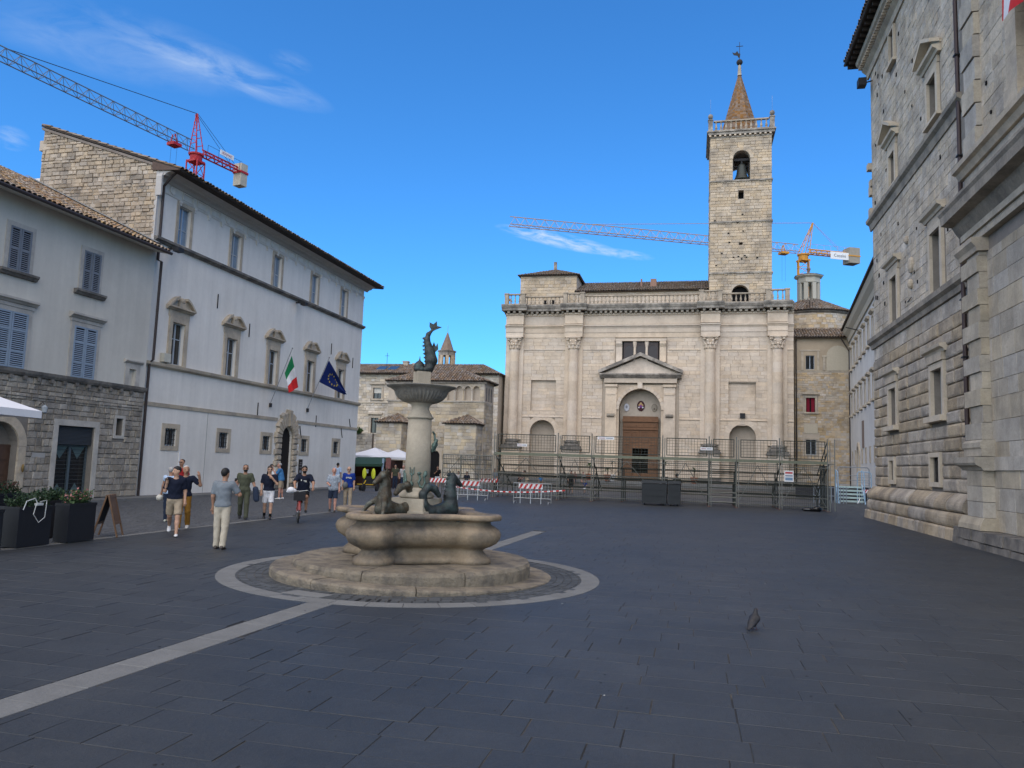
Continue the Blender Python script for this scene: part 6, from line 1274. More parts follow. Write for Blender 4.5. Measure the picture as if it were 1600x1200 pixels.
def person(label, x, y, face, skin=0, h=1.75, shirt=None, legs=None, short=False, hair='brown', hairs=1., shoes=(.02, .02, .02), L=(0, 0), Rr=(0, 0), la=None, ra=None, lean=2., hyaw=0., hpit=0., seat=None, fat=0., sung=False, beard=False, vox=.015, hem=.03, sleeve=.75, z=0., group='people walking on the piazza', sock=None, woman=False, collar=False, skirt=False):
    """face: heading in degrees (0 = away along +Y, 90 = towards -X); legs L/Rr: (forward swing, knee bend); arms: (elbow, hand) offsets from the shoulder"""
    root = thing('person', label, 'person', (x, y, z), R(face), group, local=True)
    k = h/1.75; A = lambda *p: np.array(p, float)*k
    hipz = .91; w = .088 if not woman else .092; J = {}
    for s, nm, (a, b) in ((-1, 'l', L), (1, 'r', Rr)):
        a, b = R(a), R(b); hp = np.array([s*w, 0, hipz]); kn = hp+.43*np.array([s*.02, math.sin(a), -math.cos(a)]); an = kn+.415*np.array([0, math.sin(a-b), -math.cos(a-b)]); J[nm] = [hp, kn, an, a-b]
    dz = -min(J['l'][2][2]-.085*max(.6, math.cos(J['l'][3])), J['r'][2][2]-.085*max(.6, math.cos(J['r'][3])))
    if seat is not None: dz = seat/k+.10-hipz
    for nm in 'lr':
        for i in range(3): J[nm][i] = J[nm][i]+np.array([0, 0, dz])
    s_ = np.array([0, math.sin(R(lean)), math.cos(R(lean))]); f_ = np.array([0, math.cos(R(lean)), -math.sin(R(lean))]); P0 = np.array([0, 0, hipz+.04+dz]); xx = np.array([1., 0, 0])
    sw = .178 if not woman else .155; sh = {s: P0+.455*s_+xx*s*sw for s in (-1, 1)}; neck = P0+.50*s_; hc = P0+.675*s_+f_*.015
    arms = {}
    for s, sp in ((-1, la), (1, ra)):
        if sp is None: sp = ((s*.05, -.02, -.285), (s*.055, .05, -.53))
        e = sh[s]+np.array(sp[0]); hd = sh[s]+np.array(sp[1])
        e = sh[s]+(e-sh[s])/np.linalg.norm(e-sh[s])*.285; hd = e+(hd-e)/np.linalg.norm(hd-e)*.245; arms[s] = (e, hd)
    def T(fat_=0.):
        return [ell((P0-.01*s_)*k, A(.155+fat_*.6, .115+fat_*.6, .12)), cap((P0+.08*s_)*k, (P0+.22*s_)*k, (.105+fat_)*k, (.112+fat_*.8)*k, 1.28), cap((P0+.22*s_)*k, (P0+.36*s_)*k, .112*k, .122*k, 1.3 if not woman else 1.2), cap((P0+.42*s_-xx*.12)*k, (P0+.42*s_+xx*.12)*k, .075*k)]+([cap((P0+.30*s_-xx*.065+f_*.07)*k, (P0+.30*s_+xx*.065+f_*.07)*k, .065*k)] if woman else [])
    def arm(s, t=1., inf=0.):
        e, hd = arms[s]; r = [cap(sh[s]*k, e*k, .056*k, .043*k)]
        if t > 1: r += [cap(e*k, hd*k, .043*k, .029*k)]
        return r
    hy = R(hyaw); hf = np.array([-math.sin(hy), math.cos(hy)*math.cos(R(hpit)), math.sin(R(hpit))]); hf /= np.linalg.norm(hf); hr = np.cross(hf, [0, 0, 1.]); hr /= np.linalg.norm(hr); hu = np.cross(hr, hf)
    Hd = lambda a, b, c: (hc+hr*a+hf*b+hu*c)*k
    body = T()+[cap((neck-.03*s_)*k, (hc-.05*s_)*k, .058*k, .052*k), ell(Hd(0, -.012, .03), A(.077, .097, .092), hy), ell(Hd(0, .022, -.045), A(.058, .068, .072), hy), cap(Hd(0, .088, .0), Hd(0, .112, -.03), .012*k, .016*k), ell(Hd(.078, -.01, -.01), A(.014, .026, .034), hy), ell(Hd(-.078, -.01, -.01), A(.014, .026, .034), hy)]
    for s in (-1, 1): body += arm(s, 2); e, hd = arms[s]; d_ = (hd-e)/np.linalg.norm(hd-e); body += [cap(hd*k, (hd+d_*.075)*k, .030*k, .034*k, 1, 1)]
    for nm in 'lr': hp, kn, an, _ = J[nm]; body += [cap(hp*k, kn*k, .082*k, .056*k), cap(kn*k, (kn*.62+an*.38+np.array([0, -.012, 0]))*k, .055*k, .056*k), cap((kn*.62+an*.38)*k, an*k, .052*k, .036*k)]
    V_, F = sdf_mesh(body, vox, .03*k); ex = MB()
    for s in (-1, 1):                      # five fingers: four bent chains and a thumb from the side of the palm
        e, hd = arms[s]; d_ = (hd-e)/np.linalg.norm(hd-e); side = np.cross(d_, [s*.3, 1, .2]); side /= np.linalg.norm(side); cu = np.cross(side, d_)*(1 if s > 0 else -1)
        for i, (ln_, o_) in enumerate(((.066, -.024), (.076, -.008), (.070, .008), (.054, .023))):
            b0 = hd+d_*.075+side*o_; b1 = b0+d_*ln_*.5+cu*.008; b2 = b1+d_*ln_*.35+cu*.022; b3 = b2+d_*ln_*.2+cu*.028
            ex.tube([tuple(p*k) for p in (b0, b1, b2, b3)], [.0095*k, .009*k, .008*k, .006*k], 5)
        b0 = hd+d_*.035-side*.026; b1 = b0-side*.022+d_*.03+cu*.01; b2 = b1+d_*.035+cu*.012; ex.tube([tuple(p*k) for p in (b0, b1, b2)], [.012*k, .0105*k, .008*k], 5)
    ex.k = 1
    for s in (-1, 1): c = Hd(s*.031, .081, .012); ex.ball(tuple(c), .0085*k, 6, 4)
    ex.k = 2; a, b = Hd(-.02, .092, -.062), Hd(.02, .092, -.062); ex.bar(tuple(a), tuple(b), .006*k, 5)
    np_obj('body', V_, F, [SKIN[skin], EYE, LIP], root, ex)
    if shirt is not None:
        hemz = (P0[2]-hem)*k; pr = T(fat); cuts = [lambda P: hemz-P[:, 2], lambda P: .074*k-np.linalg.norm(P-(neck+.028*s_+f_*.018)*k, axis=1), lambda P: (P-(neck+.03*s_)*k)@s_]
        for s in (-1, 1):
            e, hd = arms[s]; ee = sh[s]+(e-sh[s])*min(1, sleeve*1.02); u_ = (e-sh[s])/np.linalg.norm(e-sh[s]); c1 = cap(sh[s]*k, ee*k, .060*k, .056*k)
            def mk(c1=c1, ee=ee, u_=u_):
                def f(P): return np.maximum(c1(P), (P-ee*k)@u_)
                f.lo, f.hi = c1.lo, c1.hi; return f
            pr.append(mk())
            if sleeve > 1: pr.append(cap(e*k, (e+(hd-e)*.9)*k, .05*k, .038*k))
        pr.append(ell((P0-.03*s_)*k, A(.163+fat*.6, .123+fat*.6, .13)))
        V_, F = sdf_mesh(pr, vox, .035*k, cuts, .015*k, .0030); np_obj('shirt', V_, F, shirt, root)
        if collar:
            m = MB(); m.fr = ID; c = neck*k; m.grid([[(c[0]+.066*k*math.cos(2*PI*j/12), c[1]+.060*k*math.sin(2*PI*j/12), c[2]-.02*k) for j in range(12)], [(c[0]+.060*k*math.cos(2*PI*j/12), c[1]+.056*k*math.sin(2*PI*j/12), c[2]+.02*k) for j in range(12)]], True); np_obj('collar', m.v, m.f, shirt, root)
    if legs is not None:
        pr = [ell((P0-.02*s_)*k, A(.158, .118, .125))]
        for nm in 'lr':
            hp, kn, an, _ = J[nm]; pr.append(cap(hp*k, kn*k, .089*k, .066*k if not short else .078*k))
            if not short: pr.append(cap(kn*k, (kn+(an-kn)*1.02)*k, .066*k, .054*k))
        wz = (P0[2]+.10)*k; cuts = [lambda P: P[:, 2]-wz]
        if short:
            def fc(P):
                d = None
                for nm in 'lr':
                    hp, kn, an, _ = J[nm]; u_ = (kn-hp)/np.linalg.norm(kn-hp); e = (P-(hp+(kn-hp)*.90)*k)@u_; n2 = (np.abs(P[:, 0]-hp[0]*k) if True else 0); m_ = (P[:, 0]*(1 if nm == 'r' else -1)) < 0; e = np.where(m_, -9, e); d = e if d is None else np.maximum(d, e)
                return d
            cuts.append(fc)
        V_, F = sdf_mesh(pr, vox, .025*k, cuts, .012*k, .0032); np_obj('trousers' if not short else 'shorts', V_, F, legs, root)
    if hair:
        hh = ell(Hd(0, -.016, .035), A(.087, .108*(.95+.05*hairs), .100*hairs), hy); n1 = (hf*-.62+hu*.78); n1 /= np.linalg.norm(n1); off_ = .004 if hairs > .9 else .05
        c0 = Hd(0, 0, 0); prs = [hh]+([cap(Hd(0, -.07, 0), Hd(0, -.085, -.14), .07*k, .05*k)] if woman and hairs > 1 else [])
        V_, F = sdf_mesh(prs, min(vox, .014), .02*k, [lambda P: -((P-c0)@n1-off_*k)]); np_obj('hair', V_, F, HAIR[hair], root)
        if beard: V_, F = sdf_mesh([ell(Hd(0, .026, -.055), A(.064, .076, .070), hy)], .012, .01, [lambda P: ((P-Hd(0, 0, -.045))@hu)]); np_obj('beard', V_, F, HAIR[hair], root)
    for nm in 'lr':
        hp, kn, an, tl_ = J[nm]; pt = tl_*.55 if seat is None else 0; m = MB(); rows = []
        for yy, ww, zt in ((-.075, .028, .05), (-.06, .038, .085), (-.01, .040, .095), (.05, .043, .07), (.11, .048, .052), (.16, .043, .042), (.19, .022, .030)):
            rg = []
            for j in range(8):
                a = 2*PI*j/8; xx_ = ww*math.cos(a); zz = -.085+max(0, (.5+.5*math.sin(a)))*zt*1.0
                y2, z2 = yy*math.cos(pt)-zz*math.sin(pt), yy*math.sin(pt)+zz*math.cos(pt); rg.append(((an[0]+xx_)*k, (an[1]+y2)*k, (an[2]+z2)*k))
            rows.append(rg)
        m.grid(rows, True, True); np_obj('shoe', m.v, m.f, MF('shoe_%02d%02d%02d' % tuple(int(c*99) for c in shoes), shoes, rough=.6), root)
        if sock: m = MB(); m.tube([tuple(an*k), tuple((an+(kn-an)*.25)*k)], .046*k, 8); np_obj('sock', m.v, m.f, sock, root)
    if sung:
        m = MB()
        for s in (-1, 1): c = Hd(s*.033, .092, .012); m.ball(tuple(c), (.027*k, .014*k, .020*k), 8, 4); m.bar(tuple(Hd(s*.06, .085, .014)), tuple(Hd(s*.082, -.01, .012)), .004*k)
        np_obj('sunglasses', m.v, m.f, LENS, root)
    J['arms'] = arms; J['k'] = k; J['sh'] = sh; J['hc'] = hc; J['P0'] = P0; root['_'] = 0; del root['_']
    def world(p): p = np.array(p)*k; c, s = math.cos(R(face)), math.sin(R(face)); return (x+p[0]*c-p[1]*s, y+p[0]*s+p[1]*c, z+p[2])
    J['w'] = world; return root, J
def toward(x, y, tx, ty): return math.degrees(math.atan2(-(tx-x), ty-y))
navy = cloth_m('navy', (.010, .013, .026)); beige = cloth_m('beige', (.33, .265, .19)); stonew = cloth_m('stone', (.40, .355, .28)); greyb = cloth_m('grey_blue', (.15, .17, .19)); olive = cloth_m('olive', (.07, .075, .05)); whitec = cloth_m('white', (.62, .62, .64)); blue = cloth_m('blue', (.05, .16, .33)); royal = cloth_m('royal', (.012, .035, .20)); lblue = cloth_m('light_blue', (.35, .45, .60)); mustard = cloth_m('mustard', (.30, .15, .03)); redc = cloth_m('red', (.28, .02, .022)); blackc = cloth_m('black', (.01, .01, .011)); jeans = cloth_m('jeans', (.025, .035, .06)); khaki = cloth_m('khaki', (.17, .12, .065))
pat = M('cloth_pattern', (.34, .38, .42), var=.0, rough=.9, c2=(.10, .12, .17), c2a=.8, c2s=28, c2t=.52); pat2 = M('cloth_pattern_pale', (.48, .46, .45), var=.0, rough=.9, c2=(.15, .17, .2), c2a=.7, c2s=24, c2t=.55)
# the group at the left
_, J1 = person('man in navy polo and beige shorts with white sneakers walking and raising one hand', -12.83, 17.3, toward(-12.83, 17.3, -5, 6)-0, 0, 1.78, navy, beige, True, 'black', .95, (.62, .62, .62), L=(18, 4), Rr=(-22, 28), ra=((.06, -.03, -.28), (.02, .10, -.24+.20)), la=((-.05, -.04, -.285), (-.06, .02, -.53)), hyaw=-58, hem=.02, collar=True)
m = MB(); px_ = J1['w'](J1['arms'][1][1]+np.array([.0, .06, .09])); m.box(px_[0]-.05, px_[0]+.05, px_[1]-.04, px_[1]+.04, px_[2]-.012, px_[2]+.012); m.build('sunglasses_case', LENS, label='small dark object held up by the man in beige shorts', cat='case')
person('white haired man in dark shirt and mustard trousers raising one hand', -13.75, 18.95, toward(-13.75, 18.95, -6, 6), 1, 1.76, navy, mustard, False, 'white', .9, (.5, .48, .45), L=(-14, 16), Rr=(14, 4), la=((-.20, .02, -.18), (-.17, .12, .08)), hyaw=15, hem=.05)
_, J3 = person('grey haired woman in pale blue vest and jeans partly hidden behind the man in shorts', -15.55, 20.7, toward(-15.5, 20.7, -30, 60), 1, 1.66, lblue, jeans, False, 'grey', .95, (.6, .6, .5), L=(10, 4), Rr=(-10, 14), woman=True, hem=.06, sleeve=.35, fat=.015, la=((-.07, .03, -.27), (-.12, .10, -.47)))
p = J3['w'](J3['arms'][-1][1]+np.array([-.05, .02, -.16])); m = MB(); m.ball(p, (.11, .11, .10), 12, 8); m.build('white_helmet', MF('cream_helmet', (.5, .48, .42)), smooth=True, label='white round helmet carried by the woman in pale blue', cat='helmet')
person('man in dark red shirt with sunglasses farthest back in the left group', -18.8, 25.6, toward(-18.8, 25.6, 0, 0), 1, 1.86, redc, jeans, False, 'brown', .9, L=(6, 2), Rr=(-6, 8), hyaw=-40, sung=True, hem=.05)
# man on the phone, back to the camera
_, J5 = person('man in grey blue polo and pale trousers, back turned, phone at his ear', -10.25, 15.5, toward(-10.25, 15.5, -14, 30), 1, 1.77, greyb, stonew, False, 'black', 1.06, (.06, .05, .045), L=(3, 2), Rr=(-7, 5), ra=((.14, .06, -.22), (.0, .14, .06)), hyaw=-14, hem=.05, collar=True)
m = MB(); p = J5['w'](J5['arms'][1][1]+np.array([-.02, .03, .08])); m.box(p[0]-.012, p[0]+.012, p[1]-.04, p[1]+.04, p[2]-.07, p[2]+.07); m.build('mobile_phone', LENS, label='black phone held to the ear of the man in grey blue polo', cat='phone')
m = MB(); p0, p1 = [J5['w'](J5['arms'][-1][1]+np.array([0, 0, d])) for d in (.01, .035)]; m.tube([p0, p1], .037, 10); m.build('wristwatch', LENS, label='dark wristwatch on the left wrist of the man in grey blue polo', cat='watch')
_, J6 = person('bearded man in olive green shirt and trousers carrying a dark jacket', -14.45, 23.0, toward(-14.45, 23, 0, 0), 1, 1.79, olive, olive, False, 'black', .9, L=(12, 4), Rr=(-12, 18), sung=True, beard=True, hem=.05, la=((-.10, .0, -.27), (-.16, .14, -.45)))
pj = J6['w'](J6['arms'][-1][1]); V_, F = sdf_mesh([cap((pj[0], pj[1], pj[2]+.02), (pj[0]+.05, pj[1], pj[2]-.30), .09, .10), cap((pj[0]+.08, pj[1]-.03, pj[2]), (pj[0]+.13, pj[1]-.02, pj[2]-.36), .05, .03)], .016, .03)
jk = np_obj('folded_jacket', V_-np.array(pj), F, jeans, None); jk.location = pj; tag(jk, 'dark folded jacket hanging from the arm of the man in olive', 'jacket')
person('man in navy polo and white shorts with one hand at his chin', -13.85, 23.5, toward(-13.85, 23.5, 0, 0), 0, 1.76, navy, whitec, True, 'brown', 1.0, (.02, .02, .02), L=(10, 5), Rr=(-10, 14), la=((-.08, .10, -.26), (.12, .18, -.02)), sung=True, hem=.03, sock=blackc, collar=True)
person('elderly man in bright blue shirt and beige shorts standing by the palace door', -19.75, 34.6, toward(-19.75, 34.6, -24, 33), 2, 1.78, blue, beige, True, 'grey', .85, (.6, .6, .6), L=(4, 2), Rr=(-4, 4), la=((-.06, .14, -.24), (.02, .28, -.04)), ra=((.06, .14, -.24), (-.02, .28, -.06)), lean=10, hem=.08, fat=.03, vox=.02)
person('woman in black with a white bag at the palace door', -20.5, 34.9, toward(-20.4, 34.9, -10, 30), 1, 1.68, blackc, blackc, False, 'brown', 1.05, L=(5, 2), Rr=(-5, 4), woman=True, hem=.1, vox=.02)
m = MB(); m.box(-20.35, -20.05, 34.5, 34.62, 1.0, 1.38, tap=.03); m.tube([(-20.3, 34.56, 1.38), (-20.28, 34.56, 1.55), (-20.12, 34.56, 1.55), (-20.1, 34.56, 1.38)], .014); m.build('white_bag', white_m, label='white shoulder bag of the woman in black by the palace door', cat='bag')
person('man in light blue shirt walking away along the white palace', -21.9, 45.2, toward(-21.9, 45.2, -22, 80), 1, 1.80, lblue, jeans, False, 'black', 1., L=(8, 2), Rr=(-8, 12), hem=.08, vox=.022)
person('older person in patterned blue grey shirt and dark shorts', -13.75, 28.1, toward(-13.7, 28, 0, 0), 2, 1.72, pat, jeans, True, 'grey', .78, (.03, .025, .02), L=(10, 4), Rr=(-10, 12), hem=.12, fat=.025, ra=((.05, .02, -.28), (-.02, .22, -.34)))
R12, J12 = person('bald man in royal blue printed t shirt and beige trousers carrying a cap', -14.1, 30.2, toward(-14, 30, 0, 0), 0, 1.76, royal, beige, False, None, 1, (.2, .2, .2), L=(8, 4), Rr=(-8, 10), hem=.08, fat=.02, sung=True)
p = J12['w']((.13, .15, .98)); m = MB(); m.ball(p, (.12, .12, .15), 10, 8); m.build('grey_pouch', cloth_m('pouch', (.12, .125, .13)), smooth=True, label='grey pouch held in front of the man in royal blue', cat='pouch')
fwd = (J12['w']((0, 1, 1.2))[0]-J12['w']((0, 0, 1.2))[0], J12['w']((0, 1, 1.2))[1]-J12['w']((0, 0, 1.2))[1])
tp = J12['w']((0, .158, 1.30))
def print_on(J, root, marks, y=.168, z0=1.30):
    o = MB()
    for x, z, w, h in marks: o.box(x-w/2, x+w/2, y-.05, y, z0+z-h/2, z0+z+h/2)
    np_obj('shirt_print', o.v, o.f, cloth_m('print_white', (.5, .5, .46)), root, smooth=False)
print_on(J12, R12, [(-.05, 0, .05, .07), (.03, .01, .06, .05), (.1, 0, .03, .07), (-.11, -.01, .03, .05)])
# people farther off
far_ = 'people around the stall, baptistery and steps'
person('man in dark green shirt standing at the market stall', -21.3, 53.5, toward(-21, 53, 0, 0), 0, 1.78, olive, jeans, False, 'black', 1, vox=.024, group=far_, hem=.05)
person('person in pale patterned shirt standing right of the market stall', -19.9, 51.5, toward(-20, 52, -10, 20), 2, 1.76, pat2, jeans, False, 'grey', .9, vox=.024, group=far_, hem=.06)
person('person in black t shirt holding a phone near baptistery door', -19.55, 58.0, toward(-19.5, 58, -8, 20), 1, 1.74, blackc, whitec, True, 'brown', 1.05, vox=.024, group=far_, ra=((.06, .1, -.26), (-.1, .26, -.1)), hem=.04)
person('person in pale shirt seated at left behind the scaffold', -18.9, 61.5, 160, 0, 1.7, pat2, jeans, False, 'brown', 1, L=(84, 82), Rr=(80, 80), seat=.45, vox=.026, group=far_)
person('person in dark blue shirt seated beside the pale shirt behind the scaffold', -18.2, 61.6, 175, 1, 1.72, navy, blackc, True, 'black', 1, L=(84, 82), Rr=(80, 80), seat=.45, vox=.026, group=far_)
person('person in dark grey standing behind the scaffold left end', -14.7, 57.5, 150, 1, 1.7, greyb, blackc, False, 'brown', 1, vox=.026, group=far_, lean=8)
person('person in black dress with long dark hair behind the scaffold', -12.5, 56.0, 100, 1, 1.66, blackc, blackc, False, 'black', 1.1, woman=True, vox=.026, group=far_, L=(84, 80), Rr=(80, 80), seat=.5)
person('bare armed person in beige bending over a pushchair', -11.8, 55.6, 70, 2, 1.72, beige, beige, True, 'brown', 1, lean=22, vox=.026, group=far_, ra=((.02, .2, -.2), (0, .4, -.34)), la=((-.02, .2, -.2), (0, .4, -.34)))
person('child in bright blue top near the cathedral steps', -12.9, 66.5, 200, 0, 1.25, blue, khaki, True, 'brown', 1.05, vox=.024, group=far_, L=(12, 4), Rr=(-12, 12))
person('person in dark top sitting on the cathedral steps', -13.6, 91.3, 185, 1, 1.7, redc, jeans, False, 'black', 1, L=(80, 80), Rr=(84, 84), seat=.55, vox=.03, group=far_)
person('person in pale top sitting on the cathedral steps', -12.6, 91.3, 170, 2, 1.7, pat2, jeans, True, 'brown', 1, L=(80, 80), Rr=(84, 84), seat=.55, vox=.03, group=far_)
person('person in black walking behind the middle of the scaffold', -9.0, 58.5, 190, 1, 1.74, blackc, blackc, True, 'black', 1, vox=.026, group=far_, L=(14, 4), Rr=(-14, 14))
person('small child in blue on a little bicycle behind the scaffold', -8.2, 60.5, 170, 0, 1.05, royal, whitec, True, 'brown', 1.08, vox=.022, group=far_, L=(40, 50), Rr=(20, 40))
person('person in white shirt seen from behind over the dark bins', -1.85, 50.6, -10, 1, 1.72, whitec, jeans, False, 'brown', 1, vox=.024, group=far_, lean=24)
person('person in black seen from behind over the dark bins', -.95, 50.2, 10, 1, 1.84, blackc, blackc, False, 'black', 1, vox=.024, group=far_, lean=4)
# ------------------------------------------------------------ bicycle and rider
def bicycle(name, label, x, y, face, col):
    b = thing(name, label, 'bicycle', (x, y, 0), R(face), local=True); fm = MF('bike_'+col[0], col[1], rough=.35, spec=.5)
    for yy in (-.52, .53):
        m = MB(); n = 28; m.grid([[((.020*math.cos(t))*1, yy+(.335+.020*math.sin(t))*math.cos(2*PI*j/n), .355+(.335+.020*math.sin(t))*math.sin(2*PI*j/n)) for t in [2*PI*i/6 for i in range(6)]] for j in range(n+1)], True); w_ = m.build('wheel', MF('tyre_black', (.012, .012, .012)), b)
        m = MB(); m.grid([[((.012*math.cos(t)), yy+(.305+.012*math.sin(t))*math.cos(2*PI*j/n), .355+(.305+.012*math.sin(t))*math.sin(2*PI*j/n)) for t in [2*PI*i/5 for i in range(5)]] for j in range(n+1)], True); m.build('rim', zinc, w_)
        m = MB()
        for j in range(14): a = 2*PI*j/14; m.bar((0, yy, .355), (0, yy+.30*math.cos(a), .355+.30*math.sin(a)), .0025, 3)
        m.bar((-.05, yy, .355), (.05, yy, .355), .02, 6); m.build('spokes', zinc, w_, kind='stuff')
        m = MB(); m.grid([[(dx, yy+.375*math.cos(a), .355+.375*math.sin(a)) for dx in (-.03, 0, .03)] for a in [PI*(.1+.8*i/12)+(.15 if yy < 0 else -.1) for i in range(13)]]); m.build('mudguard', fm, b)
    m = MB(); S0, HB, BB, ST = (0, -.18, .86), (0, .38, .92), (0, -.04, .30), (0, -.52, .355)
    for p, q_, r in ((BB, (0, .36, .82), .02), (BB, S0, .018), ((0, -.14, .74), (0, .36, .86), .016), (BB, (.05, -.52, .355), .012), (BB, (-.05, -.52, .355), .012), ((0, -.17, .80), (.05, -.52, .355), .01), ((0, -.17, .80), (-.05, -.52, .355), .01), ((0, .35, .92), (0, .42, .68), .02), ((.05, .42, .68), (.05, .53, .355), .013), ((-.05, .42, .68), (-.05, .53, .355), .013)): m.bar(p, q_, r, 6)
    m.build('frame', fm, b)
    m = MB(); m.tube([(-.29, .22, 1.0), (-.24, .34, 1.03), (0, .37, 1.0), (.24, .34, 1.03), (.29, .22, 1.0)], .013, 6); m.bar((0, .36, .9), (0, .37, 1.0), .015, 6); m.build('handlebar', zinc, b)
    m = MB(); m.ball((0, -.2, .9), (.09, .14, .045), 10, 5); m.build('saddle', LENS, b)
    m = MB(); m.box(-.18, .18, .42, .70, .72, .98); m.build('basket', MF('black_basket', (.015, .015, .018)), b)
    m = MB(); m.ball((0, .60, .66), .045); m.build('headlamp', MF('lamp_glass', (.35, .38, .4), rough=.2), b)
    for s in (-1, 1): m = MB(); m.bar((s*.06, -.04, .30), (s*.07, -.04+s*.12, .30-s*.1), .012); m.box(s*.07-.05*(s < 0), s*.07+.05*(s > 0)+.05, -.04+s*.12-.03, -.04+s*.12+.03, .29-s*.1, .31-s*.1); m.build('pedal', iron, b)
    return b
bx, by = -12.5, 23.1; bf = toward(bx, by, .8, 0)
bicycle('red_bicycle', 'red city bicycle with black front basket ridden past the fountain', bx, by, bf, ('red', (.20, .012, .012)))
Rc, Jc = person('bearded cyclist in navy printed t shirt riding the red bicycle', bx+.05, by+.17, bf, 1, 1.78, navy, blackc, True, 'black', 1.0, (.02, .02, .02), L=(68, 78), Rr=(28, 42), la=((-.12, .16, -.22), (-.1, .40, -.36)), ra=((.12, .16, -.22), (.1, .40, -.36)), lean=10, seat=.88, sung=True, beard=True, hem=.04, fat=.03)
print_on(Jc, Rc, [(-.03, 0, .10, .022), (-.05, -.03, .07, .015), (.09, .02, .03, .05)], .225, 1.33)
m = MB(); V_, F = sdf_mesh([ell((bx+.0, by-.55, 1.04), (.12, .12, .10)), cap((bx-.08, by-.58, 1.0), (bx+.1, by-.5, 1.02), .06)], .018, .03); jb = np_obj('white_bundle', V_-np.array((bx, by-.6, .98)), F, whitec, None); jb.location = (bx, by-.6, .98); tag(jb, 'white cloth bundle lying in the bicycle basket', 'bundle')
# ------------------------------------------------------------ scaffold grandstand in front of the cathedral (front at Y = 47)
SY = 47.0
sg = thing('scaffold_grandstand', 'long grey steel scaffold grandstand with mesh guard panels before the cathedral', 'scaffold', (-3, SY, 0))
PXs = [-12.15, -8.1, -6.0, -1.75, .95, 2.5, 4.9, 7.5]
def tubes(name, segs, r, mat, root=None, seg=6, kind=None): m = MB(); [m.bar(a, b, r, seg) for a, b in segs]; return m.build(name, mat, root or sg, kind=kind)
rows_y = (SY, SY+1.3, SY+2.6, SY+3.9)
def topz(i): return 4.12 if i == 0 else 2.75-.68*(i-1)
for i, y in enumerate(rows_y):
    for x in PXs+([-4.25] if i else []):
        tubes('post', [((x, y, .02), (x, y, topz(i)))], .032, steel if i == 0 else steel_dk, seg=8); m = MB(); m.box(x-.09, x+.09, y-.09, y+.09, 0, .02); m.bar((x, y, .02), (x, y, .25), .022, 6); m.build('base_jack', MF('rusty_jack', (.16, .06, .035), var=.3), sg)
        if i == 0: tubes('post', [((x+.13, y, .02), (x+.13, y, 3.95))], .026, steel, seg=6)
for a, b in zip(PXs[:-1], PXs[1:]):
    wide = b-a > 2
    # deck edge, ledgers, braces
    m = MB(); m.box(a+.04, b-.04, SY-.05, SY+.02, 2.66, 2.83); m.build('deck_edge', MF('pale_green_board', (.17, .18, .13), var=.15), sg)
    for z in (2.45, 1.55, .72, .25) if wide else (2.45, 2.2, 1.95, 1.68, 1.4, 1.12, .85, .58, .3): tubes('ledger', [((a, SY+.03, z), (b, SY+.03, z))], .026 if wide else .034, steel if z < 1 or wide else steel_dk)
    if wide:
        tubes('brace', [((a+.1, SY+.08, .3), (a+(b-a)*.5, SY+.08, 2.5))], .022, steel); tubes('brace', [((b-.1, SY+.12, .3), (a+(b-a)*.5, SY+.12, 2.5))], .022, steel)
    # guard panel with wire mesh
    m = MB(); fr_s = Fr((0, SY-.02, 0), (1, 0, 0), (0, -1, 0)); m = MB(fr_s); a1, b1 = a+.22, b-.12
    frame_box(m, a1, b1, 2.92, 3.98, .05, 0, .05); gp = m.build('guard_panel', steel_dk, sg)
    m = MB(fr_s); n = max(3, round((b1-a1)/.185))
    for k in range(1, n): x = a1+(b1-a1)*k/n; m.box(x-.008, x+.008, .017, .033, 2.95, 3.95)
    for k in range(1, 6): z = 2.95+k*.172; m.box(a1, b1, .012, .029, z-.008, z+.008)
    m.build('wire_mesh', steel_dk, gp, kind='stuff')
    # lower mesh sheet
    if wide:
        m = MB(fr_s); n = round((b1-a1)/.105)
        for k in range(1, n): x = a1+(b1-a1)*k/n; m.box(x-.007, x+.007, .05, .06, .08, 2.6)
        for k in range(0, 9): z = .12+k*.30; m.box(a1, b1, .045, .055, z-.007, z+.007)
        m.build('wire_sheet', steel_dk, sg, kind='stuff')
for i, y in enumerate(rows_y[1:]):
    for k in range(4):
        z = topz(i+1)-.05-k*.62
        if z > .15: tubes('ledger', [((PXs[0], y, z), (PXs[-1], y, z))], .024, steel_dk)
    m = MB(); m.box(PXs[0], PXs[-1], y-.25, y+.15, topz(i+1), topz(i+1)+.05); m.build('seat_plank', MF('worn_plank', (.10, .095, .08), var=.3, sc=3), sg)
for x in PXs:
    tubes('rake_beam', [((x+.06, SY, 2.7), (x+.06, SY+5.2, .5))], .035, steel_dk); tubes('transom', [((x, SY, .3), (x, SY+3.9, .3))], .024, steel_dk); tubes('brace', [((x, SY+.05, .3), (x, SY+2.6, 1.9))], .022, steel_dk)
for k in range(9): z = .5+k*.26; m = MB(); m.box(PXs[0]+.2, PXs[-1]-.2, SY+5.2-k*.6-.16, SY+5.2-k*.6+.05, z, z+.035); m.build('riser_plank', MF('worn_plank', (.10, .095, .08)), sg)
x = PXs[-1]; tubes('side_rail', [((x, SY, 4.0), (x, SY+3.9, 2.0)), ((x, SY, 3.4), (x, SY+3.9, 1.4))], .03, steel_dk)
m = MB(); fr_e = Fr((x+.03, SY, 0), (0, 1, 0), (1, 0, 0)); m = MB(fr_e); frame_box(m, .1, 3.0, .1, 2.6, .05, 0, .04)
for k in range(1, 16): m.box(.1+k*.18, .1+k*.18+.012, .01, .03, .12, 2.58)
m.build('end_panel', steel_dk, sg)
